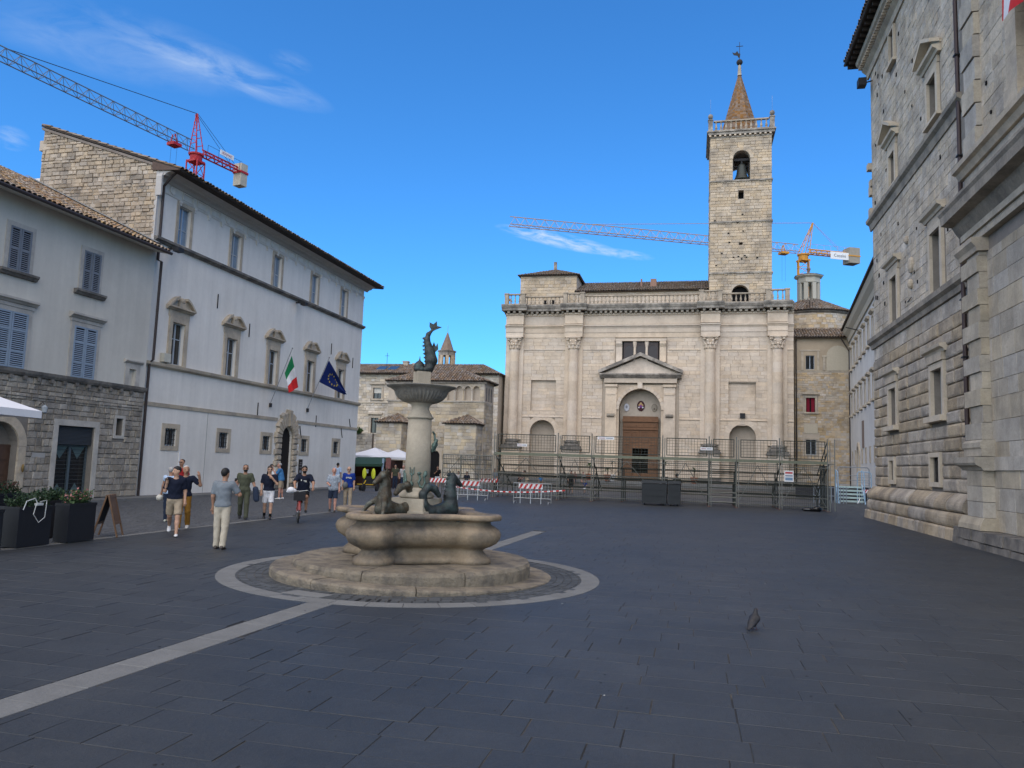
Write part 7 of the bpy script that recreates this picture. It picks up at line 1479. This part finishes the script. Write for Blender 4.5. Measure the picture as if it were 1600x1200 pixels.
tubes('outrigger', [((x+.35, SY-.2, .02), (x+.35, SY-.2, 4.1)), ((x, SY, 2.7), (x+.35, SY-.2, 2.7))], .028, steel)
for u, z, w, l1, l2 in ((-10.35, 3.30, .62, 'BUON', 'ESTATE'), (-5.15, 3.86, 1.0, '', ''), (1.75-.95, 3.38, .70, '', ''), ):
    m = MB(Fr((0, SY-.04, 0), (1, 0, 0), (0, -1, 0))); m.box(u-w/2, u+w/2, .03, .045, z-.085, z+.085); s_ = m.build('notice', MF('white_board', (.72, .72, .72), var=.02), sg)
    for a, b_, c in ((-.42, -.04, (.35, .12, .14)), (.02, .42, (.15, .17, .24))): m = MB(Fr((0, SY-.04, 0), (1, 0, 0), (0, -1, 0))); m.box(u+w*a, u+w*b_, .046, .049, z-.018, z+.018); m.build('printed_line', MF('print_%d' % int(c[0]*100), c), s_)
m = MB(Fr((0, SY-.04, 0), (1, 0, 0), (0, -1, 0))); m.box(5.15, 5.65, .03, .045, 1.62, 2.25); s_ = m.build('notice', MF('white_board', (.72, .72, .72)), sg)
for z0, z1, c in ((2.08, 2.18, (.45, .06, .07)), (1.92, 2.0, (.25, .3, .38)), (1.7, 1.86, (.18, .28, .40))): m = MB(Fr((0, SY-.04, 0), (1, 0, 0), (0, -1, 0))); m.box(5.2, 5.6, .046, .049, z0, z1); m.build('printed_line', MF('print_%d_%d' % (int(c[0]*100), int(c[2]*100)), c), s_)
# lower wing at its left end
ml = MB(); wing = thing('scaffold_wing', 'lower scaffold frame with fine wire mesh at left end of the grandstand', 'scaffold', (-14, SY, 0))
WX = [-15.6, -14.4, -13.2, -12.35]
for x in WX: tubes('post', [((x, SY+.3, 0), (x, SY+.3, 2.62))], .032, steel, wing, 8)
for k, z in enumerate((2.58, 2.3, 2.0, 1.7, 1.4, 1.1, .8, .5, .25)): tubes('ledger', [((WX[0], SY+.3, z), (WX[-1], SY+.3, z))], .034 if z > 2.5 else .024, steel_dk if k % 3 else steel, wing)
tubes('brace', [((WX[0], SY+.36, 1.1), (WX[1], SY+.36, 2.5))], .02, steel, wing); tubes('brace', [((WX[1], SY+.36, 2.5), (WX[3], SY+.36, .4))], .02, steel, wing)
m = MB(); n = 28
for k in range(n): x = WX[0]+(WX[-1]-WX[0])*k/n; m.box(x-.009, x+.009, SY+.24, SY+.255, .1, 2.56)
m.build('wire_mesh', steel_dk, wing, kind='stuff')
# ------------------------------------------------------------ crowd barriers with striped boards
bsn = 0
def barrier(label, x, y, rot):
    b = thing('crowd_barrier', label, 'barrier', (x, y, 0), R(rot), 'crowd barriers before the scaffold', local=True); m = MB()
    m.tube([(-1.05, 0, .08), (-1.05, 0, 1.1), (1.05, 0, 1.1), (1.05, 0, .08)], .02, 6); m.bar((-1.05, 0, .30), (1.05, 0, .30), .018, 6); m.build('frame', zinc, b)
    m = MB()
    for k in range(1, 12): m.bar((-1.05+k*.175, 0, .30), (-1.05+k*.175, 0, 1.1), .008, 4)
    m.build('upright', zinc, b, kind='stuff')
    for s in (-1, 1): m = MB(); m.tube([(s*.95, -.3, .01), (s*.95, -.22, .12), (s*.95, .22, .12), (s*.95, .3, .01)], .015, 5); m.build('foot', zinc, b)
    return b
def striped(label, x, y, rot, L_=1.35, legs=True):
    b = thing('striped_board', label, 'warning board', (x, y, 0), R(rot), 'red and white boards of the barrier line', local=True)
    m = MB(); m.box(-L_/2, L_/2, -.02, .02, .80, 1.06); o = m.build('board', white_m, b); n = 5
    for k in range(n): a = -L_/2+L_*k/n; w = L_/n*.5; m = MB(); m.fr = ID; m.grid([[(a, -.024, .802), (a+w, -.024, .802), (min(a+w+.14, L_/2), -.024, 1.058), (a+.14, -.024, 1.058)][::1], [(a, -.021, .802), (a+w, -.021, .802), (min(a+w+.14, L_/2), -.021, 1.058), (a+.14, -.021, 1.058)]], True, True); m.build('red_stripe', red_m, o)
    for s in (-.58, 0, .58): m = MB(); m.box(s-.02, s+.02, .02, .05, 0, 1.0); m.build('leg', zinc, b)
    return b
barrier('steel crowd barrier with the nearest striped board left of the dark bins', -8.4, 41.0, -3); striped('red and white striped board of the barrier nearest the dark bins', -8.55, 41.25, -3)
barrier('steel crowd barrier just right of the fountain', -12.2, 42.0, 2); striped('red and white striped board just right of the fountain column', -12.4, 42.25, 2)
striped('red and white striped board farther back behind the barriers', -13.6, 51.5, 4); striped('red and white striped board seen left of the column behind the bronze sea horse', -15.7, 46.5, 0, 1.2)
m = MB(); pts = []
for k in range(41): x = -14.5+k*.18; pts.append((x, 45.2, .62-.22*math.sin(PI*k/40)))
for k in range(40): m.k = k % 2; a, b = pts[k], pts[k+1]; m.grid([[(a[0], a[1], a[2]), (b[0], b[1], b[2])], [(a[0], a[1]+.004, a[2]+.07), (b[0], b[1]+.004, b[2]+.07)]])
m.build('barrier_tape', [white_m, red_m], label='red and white barrier tape sagging across the scaffold foot', cat='tape')
# ------------------------------------------------------------ bins, stairs and gates
for x0, x1, lb in ((-2.85, -1.45, 'wider dark waste container behind the scaffold posts'), (-1.35, -.68, 'narrower dark waste container right of the wide one')):
    b = thing('waste_container', lb, 'bin', ((x0+x1)/2, 46.2, 0), group='dark containers behind the scaffold'); cm = MF('charcoal_plastic', (.022, .025, .028), rough=.55)
    m = MB(); m.box(x0, x1, 45.6, 46.75, .12, 1.25, tap=-.02); m.build('body', cm, b); m = MB(); m.box(x0-.05, x1+.05, 45.53, 46.8, 1.28, 1.42, tap=.03); m.build('lid', cm, b)
    for z in (.55, .9): m = MB(); m.box(x0+.1, x1-.1, 45.56, 45.6, z, z+.06); m.build('rib', cm, b)
    for x in (x0+.15, x1-.15): m = MB(); m.tube([(x-.04, 45.8, .075), (x+.04, 45.8, .075)], .075, 10); m.build('wheel', iron, b)
blu = MF('pale_blue_steel', (.24, .36, .47), rough=.5, var=.15); gry = MF('gate_grey', (.22, .25, .28), rough=.5, metal=.3)
st = thing('portable_steps', 'pale blue steel steps stacked beside the grey palace corner', 'steps', (11.7, 62, 0))
for k in range(5): m = MB(); m.box(10.7, 12.4, 61.9+k*.16, 62.1+k*.16, .12+k*.26, .25+k*.26); m.build('tread', MF('pale_green_tread', (.38, .48, .46), var=.15), st)
for x in (10.62, 12.44): m = MB(); m.bar((x, 61.7, .0), (x, 62.9, 1.45), .05); m.bar((x, 62.0, .3), (x, 62.0, 1.3), .03); m.tube([(x, 61.8, .2), (x, 62.1, 2.3), (x, 62.9, 2.5), (x, 62.9, 0)], .035); m.build('side_rail', blu, st)
m = MB(); m.bar((11.9, 61.7, .05), (12.1, 61.9, .4), .03); m.build('prop', white_m, st)
for x0, x1, y, h, lb in ((11.3, 13.6, 66, 2.75, 'tall grey steel gate behind the blue steps'), (12.5, 13.5, 64.8, 2.4, 'rounded blue grey gate panel nearest the palace corner')):
    b = thing('steel_gate', lb, 'gate', ((x0+x1)/2, y, 0), group='steel gates by the palace corner'); m = MB(); m.tube([(x0, y, 0), (x0, y, h-.15), (x0+.12, y, h), (x1-.12, y, h), (x1, y, h-.15), (x1, y, 0)], .04, 6); m.build('frame', gry if x0 < 12 else blu, b)
    for k in range(1, 4): m = MB(); m.bar((x0, y, h*.35+k*.38), (x1, y, h*.35+k*.38), .022, 5); m.build('rail', gry, b)
f = thing('low_fence', 'dark low picket barrier between scaffold and blue steps', 'fence', (9.6, 60, 0))
for k in range(12): m = MB(); m.box(8.6+k*.2, 8.66+k*.2, 60, 60.03, .05, 1.25); m.build('picket', gry, f)
m = MB(); m.box(8.55, 11.0, 59.98, 60.0, .55, .60); m.box(8.55, 11.0, 59.98, 60.0, 1.15, 1.2); m.build('rail', gry, f)
m = MB(); m.box(8.6, 15.5, 70.0, 70.1, .0, 1.15); m.build('dark_screen', MF('dark_screen', (.03, .03, .035)), label='low dark screen fence behind the steel gates', cat='screen')
striped('small red and white board on the gate by the palace corner', 13.0, 63.6, 0, .9)
m = MB(); m.face([(8.3, 50.5, .0), (8.45, 50.5, .0), (9.5, 44.8, .0), (9.35, 44.8, .0)]); m.build('pale_joint_line', strip_m, kind='structure')
m = MB(); V_, F = sdf_mesh([ell((6.5, 46.75, .10), (.45, .2, .12)), ell((6.9, 46.8, .14), (.25, .2, .16))], .03, .05); bg_ = np_obj('black_bag', V_-np.array((6.6, 46.8, 0)), F, LENS, None); bg_.location = (6.6, 46.8, 0); tag(bg_, 'black bag lying at the right foot of the scaffold', 'bag')
# potted plants along the cathedral front
def palm(x, y, h, lb, seed, z0=.5, tub=terra, leaf=leafA):
    p = thing('potted_plant', lb, 'plant', (x, y, z0), group='potted plants before the cathedral'); q = random.Random(seed)
    m = MB(); m.lathe([(.28, z0), (.40, z0+.62), (.44, z0+.64), (.44, z0+.74), (.34, z0+.74)], x, y, 12); m.build('pot', tub, p)
    m = MB(); m.tube([(x, y, z0+.6), (x+.05, y, z0+h*.6)], [.06, .04], 6); m.build('trunk', wood_br, p)
    m = MB()
    for k in range(26):
        a, e = q.uniform(0, 2*PI), q.uniform(.1, 1.1); L_ = q.uniform(.6, 1.0); c = Vector((x+.05, y, z0+h*.6)); d = Vector((math.cos(a)*math.cos(e), math.sin(a)*math.cos(e), math.sin(e))); s = Vector((-math.sin(a), math.cos(a), 0))
        for i in range(5):
            t0, t1 = i/5, (i+1)/5; f_ = lambda t: c+d*L_*t-Vector((0, 0, .55*L_*t*t)); w0 = .07*math.sin(PI*min(.98, t0+.08)); w1 = .07*math.sin(PI*min(1, t1+.0))
            m.face([tuple(f_(t0)-s*w0), tuple(f_(t0)+s*w0), tuple(f_(t1)+s*w1), tuple(f_(t1)-s*w1)])
    m.build('fronds', leaf, p, kind='stuff')
for i, (x, y, h, lb, t) in enumerate(((-12.2, 93.2, 3.0, 'small bushy plant in terracotta pot left of the door', terra), (-9.4, 93.0, 3.6, 'tall palm in pale tub just left of the door', white_m), (-9.9, 92.6, 2.2, 'low palm in terracotta pot left of the door', terra), (-3.2, 93.0, 3.8, 'tall palm in dark pot just right of the door', dark_st), (.2, 93.2, 2.7, 'bushy plant in terracotta pot right of the door', terra))): palm(x, y, h, lb, 200+i, .17 if y < 92.4 else .5, t, leafB if i % 2 else leafA)
# ------------------------------------------------------------ market stall, umbrellas and cart past the palace
sl_t = thing('market_stall', 'dark wooden stall with green awning past the end of the white palace', 'stall', (-23.6, 56, 0))
for x0, x1, y0, y1, z1 in ((-25.6, -25.5, 54.6, 57.5, 2.1), (-22.4, -22.3, 54.6, 57.5, 2.1), (-25.5, -22.4, 57.4, 57.5, 2.1), (-25.5, -22.4, 54.62, 54.7, .8)): m = MB(); m.box(x0, x1, y0, y1, 0, z1); m.build('panel', MF('stall_brown', (.05, .02, .014), rough=.7), sl_t)
m = MB(); m.box(-26.9, -25.65, 54.2, 54.3, 0, 1.75); m.build('open_shutter', MF('stall_shutter', (.07, .022, .015), rough=.7), sl_t)
m = MB(); m.grid([[(-26.0, 53.6, 1.68), (-22.4, 53.6, 1.78)], [(-25.3, 55.6, 2.25), (-22.6, 55.6, 2.3)]]); m.grid([[(-26.0, 53.6, 1.50), (-22.4, 53.6, 1.6)], [(-26.0, 53.601, 1.68), (-22.4, 53.601, 1.78)]]); m.build('awning', green_cv, sl_t)
m = MB(); m.box(-24.3, -23.9, 54.55, 54.6, 1.05, 1.35); m.build('poster', white_m, sl_t)
m = MB(); m.box(-22.55, -22.4, 53.9, 53.95, 1.2, 2.2); m.build('side_banner', MF('pale_blue_banner', (.3, .4, .52)), sl_t); m = MB(); m.box(-22.3, -21.9, 54.0, 54.05, 1.45, 2.25); m.build('picture_banner', MF('mixed_banner', (.22, .10, .09), var=.3, sc=5), sl_t)
def umbrella(label, x, y, half, z0, z1, group, rot=0):
    u = thing('parasol', label, 'parasol', (x, y, 0), R(rot), group, local=True); m = MB(); n = 8
    def edge(k, sc_, z): s = [(-1, -1), (0, -1), (1, -1), (1, 0), (1, 1), (0, 1), (-1, 1), (-1, 0)][k]; sag = .06 if k % 2 else 0; return (s[0]*half*sc_*(1-sag), s[1]*half*sc_*(1-sag), z+sag*.6)
    rows = [[edge(k, 1, z0-.17) for k in range(8)], [edge(k, 1.0, z0) for k in range(8)], [edge(k, .66, z0+(z1-z0)*.30) for k in range(8)], [edge(k, .33, z0+(z1-z0)*.64) for k in range(8)], [edge(k, .03, z1) for k in range(8)]]
    m.grid(rows, True); m.build('canopy', canvas, u); m = MB(); m.bar((0, 0, .08), (0, 0, z1+.08), .035, 8); m.build('pole', MF('pole_white', (.5, .5, .5)), u); m = MB(); m.box(-.4, .4, -.4, .4, 0, .08); m.build('base', dark_st, u)
    m = MB()
    for k in range(8): e = edge(k, .97, z0-.02); m.bar((0, 0, z1-.05), e, .012, 4)
    m.build('rib', MF('rib_grey', (.2, .2, .2)), u, kind='stuff'); return u
umbrella('white parasol nearest the palace corner behind the green awning', -25.0, 58.2, 1.8, 2.36, 3.02, 'white market parasols'); umbrella('white parasol on the right behind the green awning', -22.7, 57.4, 1.7, 2.3, 2.92, 'white market parasols')
umbrella('large off white square parasol cut by the left picture edge', -16.75, 13.65, 1.62, 2.98, 3.82, 'cafe parasols', 0)
ct = thing('pedal_cart', 'black and yellow pedal cart with two bright yellow seat backs by the stall', 'cart', (-21.00, 48, 0)); yel = MF('safety_yellow', (.55, .60, .04), rough=.6); yl2 = MF('cart_yellow', (.55, .36, .02))
for x in (-21.35, -20.70): m = MB(); m.ball((x, 48.1, 1.15), (.15, .09, .36), 12, 8); m.build('seat_back', yel, ct)
m = MB(); m.box(-21.45, -20.60, 48.15, 48.6, .45, .95); m.build('cart_body', iron, ct)
m = MB(); m.bar((-21.60, 47.6, .45), (-20.40, 47.6, .45), .03); m.bar((-21.40, 47.6, .45), (-21.40, 48.6, .4), .03); m.bar((-20.60, 47.6, .45), (-20.60, 48.6, .4), .03); m.bar((-21.00, 47.2, .4), (-21.00, 47.6, .7), .03); m.build('cart_frame', yl2, ct)
for x in (-21.60, -20.45, -21.00): yy = 48.2 if x != -21.00 else 47.3; m = MB(); m.tube([(x-.05, yy, .25), (x+.05, yy, .25)], .25, 14); m.build('wheel', iron, ct)
sgn = thing('a_board', 'folding wooden chalkboard sign beside the last black planter', 'sign', (-14.05, 16.35, 0)); wd_ = M('sign_wood', (.13, .07, .035), var=.2, sc=6, rough=.6)
for s, nm in ((-1, 'front_panel'), (1, 'rear_panel')):
    f_ = Fr((-14.05, 16.5, 0), (-.45, .89, 0), (-.89*s, -.45*s, 0)); tl = lambda z: .26*(1-z/1.02); m = MB(f_)
    ub = lambda x0, x1, z0, z1, t0, t1: m.grid([[(x0, tl(z0)+t0, z0), (x1, tl(z0)+t0, z0), (x1, tl(z0)+t1, z0), (x0, tl(z0)+t1, z0)], [(x0, tl(z1)+t0, z1), (x1, tl(z1)+t0, z1), (x1, tl(z1)+t1, z1), (x0, tl(z1)+t1, z1)]], True, True)
    ub(-.31, -.26, 0, 1.02, 0, .035); ub(.26, .31, 0, 1.02, 0, .035); ub(-.26, .26, .95, 1.02, 0, .033); ub(-.26, .26, .30, .36, 0, .033); pn = m.build(nm, wd_, sgn)
    m = MB(f_); ub(-.26, .26, .36, .95, .005, .02); m.build('chalkboard', MF('chalkboard', (.012, .013, .015)) if s > 0 else wd_, pn)
    q = random.Random(4); m = MB(f_)
    for k in range(9): z = .88-k*.058; a = -.22; 
    for k in range(9):
        z = .88-k*.058; a = -.22
        while a < .18: w = q.uniform(.02, .07); ub(a, a+w, z, z+.016, .021, .0225); a += w+q.uniform(.012, .03)
    if s > 0: m.build('chalk_writing', MF('chalk', (.45, .45, .42)), pn, kind='stuff')
# ------------------------------------------------------------ planters of the cafe
plm = MF('black_planter', (.013, .014, .018), rough=.5, var=.15)
def planter(label, x0, x1, y0, y1, h, seed, red=True):
    p = thing('planter', label, 'planter', ((x0+x1)/2, (y0+y1)/2, 0), group='black cafe planters'); m = MB(); m.box(x0, x1, y0, y1, .02, h); m.build('box', plm, p); m = MB(); m.box(x0+.03, x1-.03, y0+.03, y1-.03, h, h+.012); m.build('soil', MF('soil', (.02, .015, .01)), p)
    for a, b, c, d in ((x0-.012, x1+.012, y0-.012, y0+.03), (x0-.012, x1+.012, y1-.03, y1+.012), (x0-.012, x0+.03, y0+.03, y1-.03), (x1-.03, x1+.012, y0+.03, y1-.03)): m = MB(); m.box(a, b, c, d, h-.04, h+.02); m.build('rim', plm, p)
    q = random.Random(seed); m = MB(); st_ = MB(); fl = MB()
    for k in range(85):
        c = Vector((q.uniform(x0+.06, x1-.06), q.uniform(y0+.06, y1-.06), h)); t = c+Vector((q.uniform(-.1, .1), q.uniform(-.1, .1), q.uniform(.08, .34))); st_.tube([tuple(c), tuple((c+t)/2+Vector((q.uniform(-.02, .02), 0, .02))), tuple(t)], [.006, .005, .003], 4)
        for i in range(9):
            b = c.lerp(t, q.uniform(.3, 1)); d = Vector((q.gauss(0, 1), q.gauss(0, 1), q.gauss(.3, .6))).normalized(); e = d.cross(Vector((q.gauss(0, 1), q.gauss(0, 1), q.gauss(0, 1)))).normalized(); s = q.uniform(.035, .085)
            (fl if red and i < 3 and t.z-h > .18 else m).face([tuple(b), tuple(b+d*s*.5+e*s*.3), tuple(b+d*s), tuple(b+d*s*.5-e*s*.3)])
    st_.build('stems', leafB, p, kind='stuff'); m.build('leaves', leafA if seed % 2 else leafB, p, kind='stuff')
    if red and fl.v: fl.build('blossom', leafP if seed % 3 == 0 else leafR, p, kind='stuff')
planter('black square planter with reddish leaves nearest the chalkboard sign', -14.0, -13.62, 14.75, 15.55, .86, 3)
planter('black planter with a pale cord looped over it', -14.2, -13.7, 13.5, 14.35, .84, 4, False)
planter('black planter cut by the left picture edge with orange flowers', -14.2, -13.62, 12.2, 13.05, .82, 5)
planter('black planter set back between the other two', -15.2, -14.7, 15.2, 16.0, .86, 6, False)
planter('tall dark flowering planter farthest left behind the row', -16.3, -15.6, 14.6, 15.6, 1.0, 8)
m = MB(); m.tube([(-13.66, 13.55, .80), (-13.64, 13.60, .98), (-13.68, 13.85, 1.03), (-13.66, 13.9, .92)], .012, 5); m.tube([(-13.66, 13.88, .93), (-13.62, 13.78, .70), (-13.61, 13.92, .52), (-13.62, 14.08, .62), (-13.64, 14.12, .9), (-13.68, 14.16, .98), (-13.7, 14.0, .95)], .009, 5); m.box(-13.70, -13.62, 13.86, 14.02, .88, .93); m.build('cord', MF('pale_cord', (.42, .43, .42)), label='pale cord and small bracket looped over the planter edge', cat='cord')
_, Js = person('person seated at the cafe cut by the left picture edge', -17.55, 16.3, -80, 0, 1.7, lblue, jeans, False, 'grey', .9, L=(84, 82), Rr=(80, 80), seat=.45, vox=.02, group='people at the cafe')
cz = thing('cafe_chair', 'dark cafe chair under the seated person at the left edge', 'chair', (-17.6, 16.3, 0)); m = MB(); m.box(-17.85, -17.4, 16.08, 16.52, .40, .44); m.build('seat', iron, cz)
for x in (-17.82, -17.43):
    for y in (16.1, 16.5): m = MB(); m.bar((x, y, 0), (x, y, .40), .015); m.build('leg', iron, cz)
m = MB(); m.box(-17.87, -17.84, 16.08, 16.52, .6, .9); m.bar((-17.85, 16.1, .4), (-17.85, 16.1, .9), .015); m.bar((-17.85, 16.5, .4), (-17.85, 16.5, .9), .015); m.build('backrest', iron, cz)
# ------------------------------------------------------------ the pigeon
pg = thing('pigeon', 'dark grey pigeon standing on the open paving at right', 'pigeon', (.82, 11.06, 0), R(-28), local=True)
fe = M('pigeon_feathers', (.013, .013, .016), var=.3, sc=40, rough=.6, c2=(.03, .027, .028), c2a=.6, c2s=30)
P = [cap((0, -.055, .095), (0, .03, .145), .058, .068, 1.0), cap((0, .035, .16), (0, .052, .235), .050, .027), ell((0, .058, .258), (.023, .028, .024)), cap((0, -.07, .09), (0, -.165, .028), .040, .018, 1.2), cap((.040, .02, .15), (.026, -.13, .05), .036, .012), cap((-.040, .02, .15), (-.026, -.13, .05), .036, .012)]
V_, F = sdf_mesh(P, .0065, .012); ex = MB(); ex.k = 1; ex.tube([(0, .082, .258), (0, .096, .254), (0, .104, .248)], [.006, .005, .001], 5); ex.k = 2
for s in (-1, 1): ex.ball((s*.021, .066, .263), .004, 6, 4)
np_obj('body', V_, F, [fe, MF('beak', (.03, .03, .03)), MF('orange_eye', (.35, .1, .02))], pg, ex)
for s in (-1, 1): m = MB(); m.bar((s*.025, .0, .09), (s*.027, .01, .008), .005, 5); [m.bar((s*.027, .01, .008), (s*.027+dx, .01+dy, .004), .003, 4) for dx, dy in ((0, .035), (.018, .025), (-.018, .025), (0, -.018))]; m.build('leg', MF('pigeon_leg', (.06, .025, .025)), pg)
q = random.Random(8); m = MB()
for k in range(9):
    x, y = q.uniform(-3, 6.5), q.uniform(7, 26); s = q.uniform(.008, .016); m.lathe([(s, .0035), (s*.8, .006)], x, y, 7)
m.build('litter', MF('pale_litter', (.35, .35, .33)), kind='stuff')['label'] = 'scattered pale spots and litter on the paving'
m = MB(); q = random.Random(18)
for k in range(150):
    y = 3.5+18*q.random()**1.6; x = q.uniform(-.75*y-1, min(8.3, .62*y)); s = q.uniform(.006, .018)
    if math.hypot(x-FX, y-FY) > 3.6 and x > -13: m.lathe([(s, .0028), (s*.7, .0046)], x, y, 6)
m.build('gum_spots', MF('old_gum', (.012, .0125, .014), rough=.7), kind='stuff')['label'] = 'dark old chewing gum spots scattered on the paving'
# ------------------------------------------------------------ tower cranes
def lattice(A, B, n, w, h, mat, root, name, tri=True, r=.05, up=Vector((0, 0, 1))):
    A, B = Vector(A), Vector(B); ax = (B-A).normalized(); up = Vector((1, 0, 0)) if abs(ax.z) > .9 else up; sd = ax.cross(up).normalized(); u2 = sd.cross(ax)
    if tri: C = [sd*w/2, -sd*w/2, u2*h]
    else: C = [sd*w/2+u2*w/2, -sd*w/2+u2*w/2, -sd*w/2-u2*w/2, sd*w/2-u2*w/2]
    m = MB()
    for c in C: m.bar(tuple(A+c), tuple(B+c), r*1.5, 5)
    m.build(name+'_chord', mat, root); m = MB(); L_ = (B-A)/n
    for k in range(n):
        p, q_ = A+L_*k, A+L_*(k+1); mid = A+L_*(k+.5)
        if tri:
            for c in C[:2]: m.bar(tuple(p+c), tuple(mid+C[2]), r*.7, 4); m.bar(tuple(mid+C[2]), tuple(q_+c), r*.7, 4)
            m.bar(tuple(p+C[0]), tuple(p+C[1]), r*.7, 4); m.bar(tuple(p+C[0]), tuple(q_+C[1]), r*.6, 4)
        else:
            for i in range(4): a, b = C[i], C[(i+1) % 4]; m.bar(tuple(p+a), tuple(q_+b), r*.7, 4); m.bar(tuple(p+a), tuple(p+b), r*.7, 4)
    m.build(name+'_lacing', mat, root)
def crane(name, label, piv, tip, jib, mast_m, jib_m, cw_len, cwd, cw_m, sign, sgm, sc_=1.):
    P = Vector(piv); c = thing(name, label, 'crane', (piv[0], piv[1], 0), group='tower cranes beyond the roofs'); J = Vector(jib)-P; J.z = 0; L_ = J.length; jd = J.normalized(); sd = Vector((-jd.y, jd.x, 0))
    lattice((P.x, P.y, 0), (P.x, P.y, P.z-1.0*sc_), int(P.z/1.5), 1.25*sc_, 0, mast_m, c, 'mast', False, .055*sc_)
    m = MB(); m.fr = Fr((P.x, P.y, 0), tuple(jd), tuple(sd)); m.box(-.65*sc_, .65*sc_, -.65*sc_, .65*sc_, P.z-1.15*sc_, P.z-.95*sc_); m.lathe([(.6*sc_, P.z-.95*sc_), (.62*sc_, P.z-.7*sc_), (.62*sc_, P.z-.4*sc_), (.75*sc_, P.z-.38*sc_), (.75*sc_, P.z-.2*sc_)], 0, 0, 14); m.build('slewing_ring', mast_m, c)
    T = Vector(tip); m = MB()
    for s in (-1, 1):
        for f in (-1, 1): m.bar(tuple(P+sd*s*.5*sc_+jd*f*.55*sc_-Vector((0, 0, .3))), tuple(T+sd*s*.08), .052*sc_, 5)
    for k in range(1, 5): t = k/5; a = P.lerp(T, t); w = .5*sc_*(1-t)+.05; m.bar(tuple(a+sd*w+jd*w), tuple(a-sd*w+jd*w), .04*sc_, 4); m.bar(tuple(a+sd*w-jd*w), tuple(a-sd*w-jd*w), .04*sc_, 4); m.bar(tuple(a+sd*w+jd*w), tuple(P.lerp(T, t+.17)-sd*w*.8+jd*w*.8), .035*sc_, 4)
    m.build('tower_head', mast_m, c)
    lattice(P+jd*.7*sc_, P+jd*L_, int(L_/(1.25*sc_)), 1.0*sc_, 1.05*sc_, jib_m, c, 'jib', True, .036*sc_)
    lattice(P-jd*.7*sc_, P-jd*cw_len, int(cw_len/1.2), .9*sc_, .55*sc_, mast_m, c, 'counter_jib', True, .06*sc_)
    m = MB()
    for k in range(int(cw_len/1.5)): a = P-jd*(1+k*1.5); m.bar(tuple(a+sd*.5*sc_), tuple(a+sd*.5*sc_+Vector((0, 0, 1.1*sc_))), .02*sc_, 4)
    m.bar(tuple(P-jd*1+sd*.5*sc_+Vector((0, 0, 1.1*sc_))), tuple(P-jd*(cw_len-.5)+sd*.5*sc_+Vector((0, 0, 1.1*sc_))), .02*sc_, 4); m.build('handrail', iron if sc_ < 1.2 else jib_m, c)
    m = MB()
    for s in (-.3, .3):
        m.bar(tuple(T+sd*s*.3), tuple(P-jd*cw_len*.78+sd*s+Vector((0, 0, .6*sc_))), .022*sc_, 4)
    m.bar(tuple(T), tuple(P+jd*L_*.74+Vector((0, 0, 1.05*sc_))), .035*sc_, 5)
    m.build('tie_rods', iron if sc_ < 1.2 else jib_m, c)
    m = MB(); m.fr = Fr(tuple(P-jd*(cw_len-.1)), tuple(jd), tuple(sd)); w, d, z0, z1 = cwd; m.box(-w/2, w/2, -d/2, d/2, z0, z1); m.build('counterweight', cw_m, c)
    m = MB(); m.fr = Fr(tuple(P-jd*(cw_len-.1)), tuple(jd), tuple(sd)); m.box(-w/2-.08, w/2+.08, -d/2-.08, d/2+.08, -.12, .12); m.build('counterweight_strap', mast_m, c)
    m = MB(); tr = P+jd*2.8*sc_; m.fr = Fr(tuple(tr), tuple(jd), tuple(sd)); m.box(-.5*sc_, .5*sc_, -.5*sc_, .5*sc_, -.45*sc_, -.15*sc_); m.bar((-.3, .2, -.3), (.2, .2, .75*sc_), .07*sc_); m.bar((.3, -.2, -.3), (.1, -.2, .75*sc_), .07*sc_); m.build('trolley', mast_m, c)
    m = MB(); [m.bar(tuple(tr+jd*s), tuple(tr+jd*s-Vector((0, 0, 6))), .012*sc_, 4) for s in (-.35, .35)]; m.build('hoist_rope', iron, c)
    # name board on the counter jib
    bl_, bh, off = sign[1:4]; m = MB(); ctr = P-jd*off; vd = -sd if (sd.dot(CAM-P) < 0) else sd; fr_c = Fr(tuple(ctr), tuple(jd), tuple(vd)); m = MB(fr_c); m.box(-bl_/2, bl_/2, .5*sc_, .56*sc_, sign[4], sign[4]+bh); m.build('name_board', white_m, c)
    rx_ = Vector((0, 0, 1)).cross(vd)
    text(sign[0], bh*.62, c, tuple(ctr+vd*(.57*sc_)+Vector((0, 0, sign[4]+bh/2))), tuple(rx_), (0, 0, 1), sgm)
    return c
crane('tower_crane', 'red tower crane with grey lattice jib above the white palace roof', (-50.57, 67.33, 33.29), (-50.7, 67.1, 37.4), (-56.0, 41.5, 33.29), MF('crane_red', (.42, .02, .025), rough=.5), MF('crane_grey', (.13, .155, .19), rough=.5), 6.3, (.95, 1.1, -1.5, 1.0), MF('counterweight_concrete', (.42, .38, .31), var=.12, sc=2), ('EDILMAC', 1.9, .55, 3.6, .75), MF('sign_red', (.4, .02, .03)), 1.)
ycm = MF('crane_yellow', (.55, .25, .03), rough=.5); crane('tower_crane', 'yellow tower crane with long pale lattice jib behind the bell tower', (20.68, 155.27, 45.0), (22.6, 156.1, 51.2), (-32.5, 131.0, 45.0), ycm, MF('crane_pale_orange', (.42, .27, .15), rough=.5), 10.6, (2.3, 2.2, -1.4, 1.7), MF('counterweight_grey', (.30, .27, .22), var=.12, sc=2), ('Cossini', 4.0, 1.45, 7.4, -.9), MF('sign_dark', (.07, .07, .08)), 1.5)
